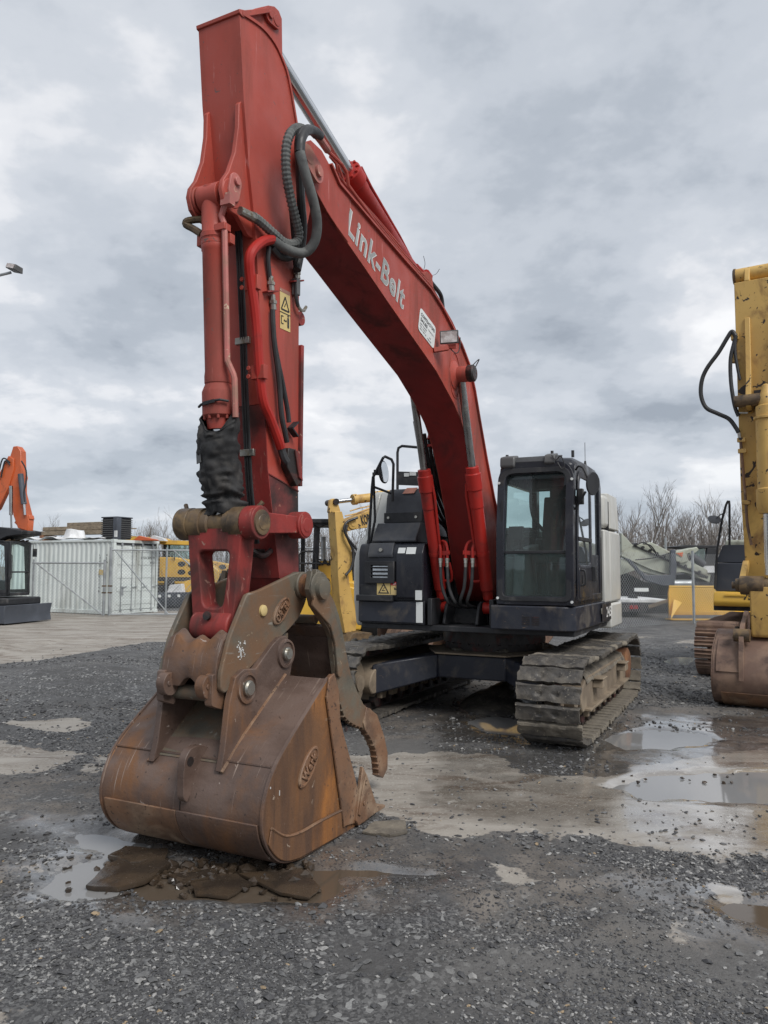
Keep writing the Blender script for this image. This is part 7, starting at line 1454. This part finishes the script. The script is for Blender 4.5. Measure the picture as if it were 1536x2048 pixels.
yb = yx(1430, 1180, 1.38)
q = MB(); q.prism(rnd([(yb.y, b1.z + .005), (-.35, b1.z + .005), (-.35, b1.z + .52), (yb.y, b1.z + .52)], [.04, .02, .02, .04], 3), .2, 1.38, 'x'); q.build('lower_panel', 'dark_grey_panel', ye_, bevel=.03)
q = MB(); zt = yx(1450, 1090, 1.3).z; q.prism(rnd([(yb.y + .02, b1.z + .53), (-.35, b1.z + .53), (-.35, zt - .16), (-.75, zt - .16), (-.78, zt), (yb.y + .15, zt), (yb.y + .05, zt - .25)], .04, 3), .2, 1.34, 'x'); q.build('upper_panel', 'dark_grey_panel', ye_, bevel=.035)
q = MB(); q.box((.2, -.78, zt - .3), (1.2, -.35, zt - .17)); q.cyl((1.345, -.62, zt - .1), (1.36, -.62, zt - .1), .02, 8); q.build('recess', 'dark_grey_panel', ye_)
q = MB(); q.box((-1.6, -1.4, 1.26), (.15, 1.4, 2.45)); q.build('engine_cover', 'pale_green_paint', ye_, bevel=.05); q = MB(); P = yx(1470, 1078, .0); q.box((-.3, -.9, 2.45), (.1, -.6, 2.62)); q.build('filler_box', 'bright_yellow_paint', ye_, bevel=.02)
q = MB(); q.box((.2, .55, 1.26), (1.6, 1.42, 3.0)); q.build('cab', 'matte_black', ye_, bevel=.08)
q = MB(); q.tube([yx(*p, 1.42) for p in ((1430, 1178), (1434, 1100), (1444, 1040), (1452, 1010), (1456, 1002), (1458, 1002), (1459, 1010), (1459, 1090))], .021, 8); hr_ = q.build('handrail', 'matte_black', ye_)
q = MB(); m0 = yx(1428, 1043, 1.45); q.lathe(m0, (.6, .3, .8), [(0, .03), (.03, .11), (.05, .12), (.055, .05)], 18); q.tube([m0 + Vector((.0, 0, .02)), yx(1440, 1030, 1.43), yx(1450, 1025, 1.42)], .012, 6); q.build('mirror', 'plastic_grey', hr_)
# arm and bucket hanging in front
XA = 4.6
yc_ = yx(1533, 700, XA).y + .0
wl_ = yc_ - yx(1472, 700, XA).y
def yz(u, v, x=XA): return yx(u, v, x)
zt_ = yz(1490, 562).z; zm = yz(1500, 830).z; zb_ = yz(1500, 1180).z
q = MB(); q.prism([(XA, zt_), (XA - .05, zb_ + 1.3), (XA - .4, zb_ - .1), (XA - .6, zb_ - .1), (XA - .75, zb_ + 1.4), (XA - .95, zm), (XA - .8, zt_ - .3), (XA - .3, zt_ + .02)], yc_ - wl_, yc_ + wl_); ya2 = q.build('arm', 'worn_yellow_paint', ye_, bevel=.01)
for s in (-.66, .52): q = MB(); yy = yc_ + s * wl_; q.prism(rnd([(XA + .02, zt_ - .02), (XA - .08, zt_ + .22), (XA - .2, zt_ + .26), (XA - .35, zt_ + .2), (XA - .4, zt_ - .02)], .06, 3), yy, yy + .07); q.build('tail_ear', 'worn_yellow_paint', ya2, bevel=.01)
q = MB(); P = yz(1500, 540); q.cyl((XA - .18, yc_ - wl_ * 1.0, P.z), (XA - .18, yc_ + wl_, P.z), .11, 18); q.build('pin', 'worn_yellow_paint', ya2); q = MB(); q.lathe((XA - .18, yc_ - wl_ * .98, P.z), (0, -1, 0), [(0, .12), (.03, .12), (.04, .1), (.041, .02)], 16); q.build('pin_cap', 'greasy_brown', ya2)
for s in (-.68, .36):
    yy = yc_ + s * wl_; q = MB(); g0 = yz(1500, 635).z; g1 = yz(1500, 800).z; q.prism([(XA - .02, g0), (XA + .02, g0), (XA + .10, g1 + .25), (XA + .22, g1), (XA + .2, g1 - .12), (XA - .05, g1 - .2)], yy, yy + .07); gz = q.build('gusset', 'worn_yellow_paint', ya2, bevel=.008)
q = MB(); g1 = yz(1500, 805).z; q.box((XA - .0, yc_ - wl_ * .45, g1 - .1), (XA + .04, yc_ + wl_ * .4, g1 + .16)); q.build('recess', 'grease', ya2)
q = MB(); q.lathe((XA + .16, yc_ - wl_ * 1.05, g1 + .0), (0, 1, 0), [(0, .08), (.1, .09), (wl_ * 2.1, .09)], 16); q.build('pin', 'greasy_brown', ya2)
cyb = yc_ - wl_ * .02; cz0 = yz(1500, 800).z; cz1 = yz(1500, 1030).z; cz2 = yz(1500, 1150).z
q = MB(); q.lathe((XA + .17, cyb, cz0 + .05), (.02, 0, -1), [(-.12, .02), (-.1, .05), (0, .07), (.05, .1), (.18, .1), (.2, .14), (.34, .14), (.35, .17), (.38, .17), (.39, .145), (cz0 - cz1 - .3, .145), (cz0 - cz1 - .28, .165), (cz0 - cz1 - .05, .165), (cz0 - cz1 + .05, .13)], 24); yc2 = q.build('bucket_cylinder', 'worn_yellow_paint', ye_); q = MB(); q.cyl((XA + .18, cyb, cz1), (XA + .22, cyb, cz2), .085, 18); q.build('rod', 'chrome', yc2)
def yh(pts, r, m, x=XA + .05, nm='hose'): q = MB(); q.tube(catmull([yx(u, v, x) for u, v in pts], 6), r, 10); return q.build(nm, m, ya2)
yh(((1471, 672), (1464, 663), (1455, 675), (1437, 705), (1415, 735), (1404, 760), (1402, 790), (1412, 815), (1435, 827), (1458, 838), (1472, 856), (1477, 865)), .030, 'rubber_hose')
yh(((1472, 672), (1467, 690), (1461, 720), (1462, 765), (1469, 810), (1477, 832)), .028, 'rubber_hose'); yh(((1477, 828), (1472, 826), (1484, 826), (1496, 826)), .014, 'zinc_fitting')
yh(((1472, 672), (1470, 700), (1474, 730), (1480, 760)), .022, 'rubber_hose'); q = MB(); q.cbox(yx(1470, 673, XA), (.1, .1, .1)); q.build('hose_block', 'worn_yellow_paint', ya2); q = MB(); q.cyl(yx(1474, 705, XA - .1), yx(1478, 722, XA - .1), .1, 12); q.build('side_boss', 'worn_yellow_paint', ya2)
yh(((1478, 866), (1480, 880)), .024, 'zinc_fitting'); yh(((1480, 876), (1483, 900), (1488, 960), (1492, 1010), (1495, 1050), (1503, 1090)), .020, 'worn_rust', nm='pipe')
for v in (880, 902, 1005): q = MB(); q.cbox(yx(1483 + (v - 880) * .08, v, XA + .05), (.06, .11, .06)); q.build('pipe_clamp', 'worn_yellow_paint', ya2, bevel=.005)
q = MB(); zl = yz(1500, 1170).z; q.lathe((XA + .24, yc_ - wl_ * 1.28, zl), (0, 1, 0), [(0, .05), (.04, .05), (.05, .09), (.1, .1), (.11, .13), (.4, .13), (.41, .1), (1.3, .1)], 18); q.build('link_pin', 'greasy_brown', ye_)
q = MB(); q.prism(rnd([(XA - .3, zl + .3), (XA - .2, zl + .36), (XA + .3, zl + .06), (XA + .25, zl - .08)], .05, 3), yc_ - wl_ * 1.05, yc_ - wl_ * .85); q.build('idler_link', 'worn_yellow_paint', ye_, bevel=.01)
q = MB(); q.prism(rnd([(XA + .15, zl), (XA + .35, zl), (XA + .3, .95), (XA + .05, .95)], .05, 3), yc_ - wl_ * .7, yc_ + wl_ * .7); q.build('bucket_link', 'worn_yellow_paint', ye_, bevel=.02)
ybl = yx(1428, 1380, XA + .45).y; bw2 = (yc_ - ybl)
oz = [(XA - .15, 1.02), (XA + .1, .98), (XA + .42, .80), (XA + .55, .60), (XA + .60, .38), (XA + .52, .18), (XA + .35, .05), (XA + .1, .01), (XA - .6, .01)]
ozc = [(p.x, p.y) for p in catmull([(a, b, 0) for a, b in oz], 4)]
q = MB(); q.prism(ozc + inset(ozc, .03)[::-1], yc_ - bw2, yc_ + bw2); yb2 = q.build('bucket', 'brown_track', ye_, ang=50)
for s in (1, -1): q = MB(); q.prism(ozc + [(XA - .7, .05), (XA - .35, .9)], yc_ + s * bw2 - .015, yc_ + s * bw2 + .015); q.build('side_plate', 'brown_track', yb2, bevel=.006)
q = MB(); ss = [p for p in ozc if XA + .2 < p[0] and p[1] > .45]; q.prism(inset(ss, -.02) + inset(ss, -.001)[::-1], yc_ - bw2 + .05, yc_ - wl_ * .9); q.build('wear_plate', 'brown_track', yb2, bevel=.006)
q = MB(); ss = [p for p in ozc if XA + .2 < p[0] and p[1] < .24]; q.prism(inset(ss, -.015) + inset(ss, -.001)[::-1], yc_ - bw2 + .1, yc_ + bw2 - .1); q.build('wear_strip', 'worn_rust', yb2, bevel=.005)
tdir = Vector((XA + .42, 0, .80)) - Vector((XA + .1, 0, .98))
for s in (-1, 1): q = MB(); yy = yc_ + s * wl_ * .95; q.prism(rnd([(XA + .64, .36), (XA + .60, .66), (XA + .50, 1.0), (XA + .35, 1.12), (XA + .1, 1.2), (XA - .1, 1.3), (XA - .2, 1.2), (XA - .15, 1.0), (XA + .42, .76)], .05, 3), yy - .03, yy + .03); er = q.build('bucket_ear', 'brown_track', yb2, bevel=.01); q = MB(); q.lathe((XA + .42, yy - .1, .98), (0, 1, 0), [(0, .09), (.2, .09)], 12); q.build('pin_end', 'greasy_brown', er)
ey_ = yx(1462, 1300, XA + .4).y; t = text('ESCO', 'lettering', 'brown_track', yb2, (XA + .17, ey_, .965), (.68, 0, -.73), (0, 1, 0), .17, bold=.02, fit=.40, lift=.02); s_ = t.modifiers.new('relief', 'SOLIDIFY'); s_.thickness = .02
q = MB(); q.prism([(XA - .75, zm + .2), (XA - .6, zt_ - .5), (2.2, 4.6), (.6, 3.4), (.2, 2.0), (.2, 1.4), (.7, 1.4), (1.2, 2.6), (2.5, 3.9)], yc_ - .2, yc_ + .2); q.build('boom', 'worn_yellow_paint', ye_, bevel=.02)
# ---- behind the right-hand fence
tl = thing('flatbed_trailer', 'white-decked flatbed trailer with red tail lights behind the chain-link fence', 'trailer', (10.2, 30, 0), 0)
def wx(u, v, Y): return at(u, v, Y)
def tp_(u, v, Y=29.5): return at(u, v, Y) - Vector((10.2, 30, 0))
a, b = tp_(1225, 1192), tp_(1334, 1206); q = MB(); q.box((a.x, -.6, b.z + .02), (b.x, 5, b.z + .14)); q.build('deck', 'white_sheet', tl, bevel=.01); q = MB(); q.box((a.x, -.6, b.z - .34), (tp_(1300, 1220).x, -.45, b.z)); q.box((a.x, -.4, b.z - .3), (b.x - .3, 4.6, b.z)); q.build('frame', 'matte_black', tl, bevel=.01)
for u in (1261, 1270): p = tp_(u, 1214); q = MB(); q.box((p.x - .07, -.63, p.z - .07), (p.x + .07, -.602, p.z + .07)); q.build('tail_light', 'red_light', tl, bevel=.01)
for u in (1285, 1300): p = tp_(u, 1230); wheel(tl, (p.x, .6 + (u - 1285) * .06, .42), (1, 0, 0), .42, .26)
q = MB(); p0, p1 = tp_(1285, 1212), tp_(1335, 1195); q.bar(p0 - Vector((0, .7, 0)), p1 - Vector((0, .7, 0)), .1, .12); q.build('ramp', 'weathered_timber', tl); q = MB(); p = tp_(1297, 1180); q.box((p.x - .3, .2, p.z - .08), (p.x + .25, .3, p.z + .06)); q.build('light_bar', 'decal_white', tl)
cr_ = thing('crusher', 'pale green mobile crusher with slanted conveyor and black frame behind the fence', 'crusher', (12, 33, 0)); Cp = lambda u, v, Y=32.0: at(u, v, Y) - Vector((12, 33, 0))
def cprism(name, l, y0, y1, m, bev=.02, par=None):
    q = MB(); q.prism([(p.x, p.z) for p in [Cp(*k) for k in l]], y0, y1); return q.build(name, m, par or cr_, bevel=bev)
cprism('conveyor', [(1240, 1066), (1262, 1090), (1300, 1085), (1345, 1108), (1412, 1140), (1410, 1156), (1362, 1144), (1330, 1148), (1300, 1140), (1240, 1112)], -1.2, -.7, 'pale_green_paint')
cprism('lower_chute', [(1240, 1116), (1290, 1135), (1335, 1153), (1318, 1152), (1270, 1140), (1240, 1150)], -1.1, -.5, 'pale_green_paint'); cprism('belt', [(1262, 1092), (1264, 1090), (1412, 1153), (1410, 1158)], -1.26, -1.21, 'matte_black', .005)
cprism('black_frame', [(1243, 1116), (1252, 1118), (1283, 1150), (1332, 1150), (1334, 1100), (1342, 1100), (1345, 1135), (1340, 1170), (1318, 1172), (1283, 1160)], -1.5, -1.3, 'slate_grey_paint'); cprism('hopper', [(1345, 1104), (1388, 1095), (1392, 1099), (1368, 1108), (1372, 1122), (1355, 1128), (1344, 1120)], -1.3, -.4, 'pale_green_paint')
cprism('side_panel', [(1250, 1140), (1240, 1150), (1240, 1190), (1345, 1190), (1345, 1165), (1300, 1165)], -.4, .2, 'matte_black'); cprism('orange_plate', [(1346, 1107), (1360, 1105), (1358, 1114)], -1.34, -1.31, 'orange_paint', .0)
for k in range(10): q = MB(); u = 1268 + k * 14; v = 1089 + k * 6.1; p = Cp(u, v); q.cyl((p.x, -1.3, p.z), (p.x, -.6, p.z), .06, 8); q.build('roller', 'matte_black', cr_)
for pts in (((1268, 1090), (1285, 1086), (1305, 1106), (1320, 1115)), ((1265, 1120), (1300, 1116), (1345, 1103)), ((1280, 1088), (1296, 1092), (1310, 1112))): q = MB(); q.tube(catmull([Cp(*p) + Vector((0, -.35, 0)) for p in pts], 5), .025, 6); q.build('hose', 'rubber_hose', cr_)
q = MB(); p = Cp(1360, 1168); q.cyl((p.x - .5, -1.3, p.z), (p.x + .35, -1.3, p.z), .19, 14); q.build('tank', 'galvanised', cr_); q = MB(); p = Cp(1331, 1075); q.cyl((p.x, -1, p.z - 1), (p.x, -1, p.z), .05, 8); q.build('exhaust', 'galvanised', cr_)
q = MB(); q.prism(rnd([(-4.5, .05), (1.5, .05), (1.8, .4), (1.5, .75), (-4.5, .75)], .2, 4), -.4, .2); q.build('track', 'matte_black', cr_, bevel=.03); q = MB(); q.box((-3.5, -.3, .6), (2.3, 1.2, 1.3)); q.build('chassis', 'matte_black', cr_)
lk = thing('wheel_loader', 'grey-green loader with black roof parked behind the fence post', 'loader', (13.2, 34, 0)); Lp = lambda u, v, Y=33.2: at(u, v, Y) - Vector((13.2, 34, 0))
def lprism(name, l, y0, y1, m, bev=.02): q = MB(); q.prism([(p.x, p.z) for p in [Lp(*k) for k in l]], y0, y1); return q.build(name, m, lk, bevel=bev)
lprism('roof', [(1340, 1094), (1370, 1090), (1432, 1091), (1432, 1096), (1380, 1097)], -.9, .6, 'matte_black'); lprism('cab_frame', [(1413, 1096), (1432, 1096), (1430, 1170), (1418, 1165), (1408, 1130)], -.9, -.7, 'matte_black'); lprism('window', [(1376, 1100), (1410, 1097), (1408, 1135), (1385, 1130)], -.8, -.78, 'cab_glass', 0)
lprism('engine_cover', [(1366, 1130), (1374, 1126), (1418, 1148), (1415, 1165), (1368, 1145)], -1.0, -.5, 'pale_green_paint'); lprism('lift_arm', [(1372, 1098), (1390, 1094), (1394, 1100), (1378, 1112)], -1.0, -.8, 'pale_green_paint'); lprism('body', [(1360, 1150), (1440, 1140), (1440, 1190), (1360, 1190)], -.5, .6, 'matte_black')
q = MB(); a, b = Lp(1378, 1112), Lp(1403, 1130); q.cyl((a.x, -1.05, a.z), (b.x, -1.05, b.z), .16, 12); q.build('cylinder', 'plastic_grey', lk)
for u in (1375, 1428): p = Lp(u, 1210); wheel(lk, (p.x, -.8, .62), (0, 1, 0), .62, .45)
q = MB(); p = Lp(1412, 1140); q.box((p.x - .3, -1.1, p.z - .12), (p.x + .25, -1.02, p.z + .18)); q.build('light_panel', 'white_sheet', lk, bevel=.02)
hb_ = thing('hopper_bucket', 'big yellow loader bucket with triangular side gusset standing behind the fence', 'bucket', (13.5, 28.4, 0)); Hp = lambda u, v, Y=27.6: at(u, v, Y) - Vector((13.5, 28.4, 0))
def hpoly(l): return [(p.x, p.z) for p in [Hp(*k) for k in l]]
q = MB(); pl = hpoly([(1350, 1176), (1560, 1178), (1560, 1232), (1350, 1232)]); q.prism(pl, -.25, -.2); q.build('back_plate', 'bright_yellow_paint', hb_, bevel=.01)
q = MB(); a, b, c2_, d2_ = Hp(1350, 1176), Hp(1334, 1187), Hp(1336, 1238), Hp(1350, 1235)
q.add([(a.x, -.2, a.z), (b.x, -.85, b.z), (c2_.x, -.85, max(.02, c2_.z)), (d2_.x, -.2, .02)], [(0, 1, 2, 3)]); q.add([(a.x + .03, -.2, a.z), (b.x + .03, -.85, b.z), (c2_.x + .03, -.85, max(.02, c2_.z)), (d2_.x + .03, -.2, .02)], [(0, 1, 2, 3)]); q.build('side_plate', 'bright_yellow_paint', hb_, smooth=False)
q = MB(); a, b, c2_ = Hp(1360, 1198), Hp(1378, 1205), Hp(1341, 1238); q.add([(a.x, -.22, a.z), (b.x, -.22, b.z), (c2_.x, -.84, max(.03, c2_.z)), (a.x + .02, -.5, a.z - .35)], [(0, 1, 3), (1, 2, 3), (0, 3, 2)]); q.build('gusset', 'bright_yellow_paint', hb_, smooth=False)
q = MB(); a, b = Hp(1336, 1232), Hp(1560, 1240); q.box((a.x + .1, -.9, .02), (b.x, -.2, .05)); q.box((a.x + .4, -.255, .18), (b.x, -.18, .3)); q.build('floor_plate', 'yellow_paint', hb_, bevel=.01); q = MB(); a, b = Hp(1350, 1174), Hp(1560, 1177); q.cyl((a.x, -.22, a.z), (b.x, -.22, a.z), .04, 10); q.build('top_tube', 'bright_yellow_paint', hb_)
# ---- floodlight at the left edge
fp = thing('floodlight', 'floodlight on an arm reaching in from a pole beyond the left picture edge', 'floodlight', (-9.6, 14, 0)); Fp = lambda u, v, Y=14: at(u, v, Y) - Vector((-9.6, 14, 0))
q = MB(); q.tube([(0, 0, 0), (0, 0, 8.2)], [.11, .07], 14); q.build('pole', 'galvanised', fp); q = MB(); a = Fp(22, 545); q.tube([(0, 0, a.z - .9), (a.x * .6, 0, a.z - .25), a + Vector((-.2, 0, -.05)), a], .028, 8); q.build('arm', 'galvanised', fp)
a = Fp(30, 537); q = MB(); Mx = Matrix.Translation(a) @ Matrix.Rotation(.35, 4, 'Y') @ Matrix.Rotation(-.5, 4, 'Z'); q.add([Mx @ Vector(p) for p in ((-.14, -.1, -.05), (.14, -.1, -.05), (.14, .1, -.05), (-.14, .1, -.05), (-.11, -.08, .06), (.11, -.08, .06), (.11, .08, .06), (-.11, .08, .06))], [(0, 3, 2, 1), (4, 5, 6, 7), (0, 1, 5, 4), (1, 2, 6, 5), (2, 3, 7, 6), (3, 0, 4, 7)]); fh = q.build('lamp_head', 'lamp_case', fp, bevel=.01); q = MB(); q.box((-.12, -.11, -.04), (.12, -.101, .04), Mx); q.build('lens', 'lamp_lens', fh)
# ---- bare trees and brush
def branches(rg, h, r, levels, spread, upw):
    trunk = MB(); crown = MB()
    def grow(P, d, L, r, lv, mb):
        pts = [P]; n = 4
        for i in range(n):
            d = (d + Vector((rg.gauss(0, .10), rg.gauss(0, .10), upw * .06))).normalized(); pts.append(pts[-1] + d * L / n)
        mb.tube(pts, [r * (1 - .5 * i / n) for i in range(n + 1)], 5 if lv < 2 else 3, caps=False)
        if lv >= levels: return
        k = rg.randint(4, 6) if lv == 0 else rg.randint(3, 4)
        for j in range(k):
            t = rg.uniform(.35, 1) if lv else rg.uniform(.3, 1); q = min(int(t * n), n - 1); B = pts[q].lerp(pts[q + 1], t * n - q)
            a = rg.uniform(0, 2 * PI); s = rg.uniform(.6, 1.1) * spread; nd = (d + Vector((math.cos(a) * s, math.sin(a) * s, rg.uniform(-.1, .3)))).normalized(); grow(B, nd, L * rg.uniform(.45, .68), max(r * rg.uniform(.35, .55), .008), lv + 1, crown)
    grow(Vector((0, 0, -.1)), Vector((rg.gauss(0, .05), rg.gauss(0, .05), 1)), h * .62, r, 0, trunk); return trunk, crown
protos = []
for k in range(4):
    rg = random.Random(40 + k); t, c = branches(rg, 10 + k, .13 + .02 * k, 4, (.62, .5, .72, .55)[k], 1.0); protos.append((t, c))
made = {}
def tree(u, vtop, Y, k, rot, label):
    c = at(u, 1150, Y); top = at(u, vtop, Y).z; H = max(p[2] for p in protos[k][1].v); s = top / H
    root = thing('bare_tree', label, 'tree', (c.x, Y, 0), rot, 'bare trees beyond the yard'); root.scale = (s, s, s)
    if k not in made: made[k] = (protos[k][0].build('trunk', 'bark', root, smooth=False), protos[k][1].build('crown', 'bark', root, smooth=False))
    else:
        for o in made[k]: d = o.copy(); COL.objects.link(d); d.parent = root
for i, (u, v, Y, k, rt, lb) in enumerate(((1303, 955, 62, 0, .3, 'tall bare tree with spreading crown just right of the white tail panel'), (1322, 960, 60, 2, 2.0, 'tall bare tree forking wide, second from the white tail panel'), (1350, 1000, 58, 1, 1.1, 'slim bare tree behind the black crusher frame'), (1375, 1010, 66, 3, 4.0, 'bare tree above the grey-green loader roof'), (1424, 972, 55, 3, .6, 'tall bare tree directly behind the fence post and round mirror'), (1408, 1005, 70, 2, 3.1, 'bare tree left of the round mirror'), (1478, 985, 64, 1, 5.1, 'bare tree between the mirror rail and the yellow arm'), (1256, 985, 68, 3, 2.4, 'bare tree rising over the white tail panel'), (1515, 1010, 60, 0, 1.9, 'bare tree behind the yellow arm at the picture edge'), (325, 1030, 85, 2, .2, 'bushy bare tree behind the container right of its roof'), (288, 1035, 88, 0, 1.2, 'thin bare tree next to the utility pole'), (310, 1038, 92, 3, 3.3, 'pale bare tree between the utility pole and the bushy one'), (100, 1022, 80, 1, .4, 'lone spindly bare tree above the timber stack'), (640, 1040, 70, 2, 1.4, 'bare tree under the black roller canopy'), (612, 1050, 74, 0, 5.4, 'bare tree just right of the red idler link'), (738, 1000, 72, 1, 2.9, 'thin bare tree above the yellow boom'))):
    tree(u, v, Y, k, rt, lb)
q = MB(); rg = random.Random(9)
def brush(u0, u1, v, Y, n):
    for i in range(n):
        u = rg.uniform(u0, u1); YY = Y + rg.uniform(-6, 10); c = at(u, 1150, YY); top = at(u, v + rg.gauss(0, 16), YY).z
        d = Vector((rg.gauss(0, .12), rg.gauss(0, .05), 1)); P = [Vector((c.x, YY, 0)) + d * (top * t) + Vector((rg.gauss(0, .12), 0, 0)) for t in (0, .35, .7, 1)]; q.tube(P, [.05, .035, .022, .008], 3, caps=False)
        for j in range(6):
            t = rg.uniform(.15, .9); B = P[0].lerp(P[3], t); e = Vector((rg.gauss(0, .55), rg.gauss(0, .3), rg.uniform(.3, 1))).normalized(); L = top * rg.uniform(.15, .4); M_ = B + e * L * .6; q.tube([B, M_, M_ + (e + Vector((rg.gauss(0, .3), 0, .3))).normalized() * L * .5], [.016, .011, .006], 3, caps=False)
            e2 = (e + Vector((rg.gauss(0, .5), 0, .2))).normalized(); q.tube([M_, M_ + e2 * L * .5], [.010, .006], 3, caps=False)
brush(1240, 1600, 1056, 60, 330); brush(250, 470, 1076, 90, 170); brush(560, 780, 1076, 72, 180); brush(-80, 260, 1085, 95, 60)
struct(q.build('brush', 'brush_twig', None, smooth=False), 'stuff')
up = at(252, 1150, 75); pole = thing('utility_pole', 'wooden utility pole with crossarms right of the roof air conditioner', 'utility pole', (up.x, 75, 0)); zt = at(252, 1047, 75).z
q = MB(); q.tube([(0, 0, 0), (0, 0, zt)], [.18, .12], 8); q.build('pole', 'weathered_timber', pole)
for k in (.5, 1.3): q = MB(); q.box((-.9, -.06, zt - k - .06), (.9, .06, zt - k + .06)); q.build('crossarm', 'weathered_timber', pole)
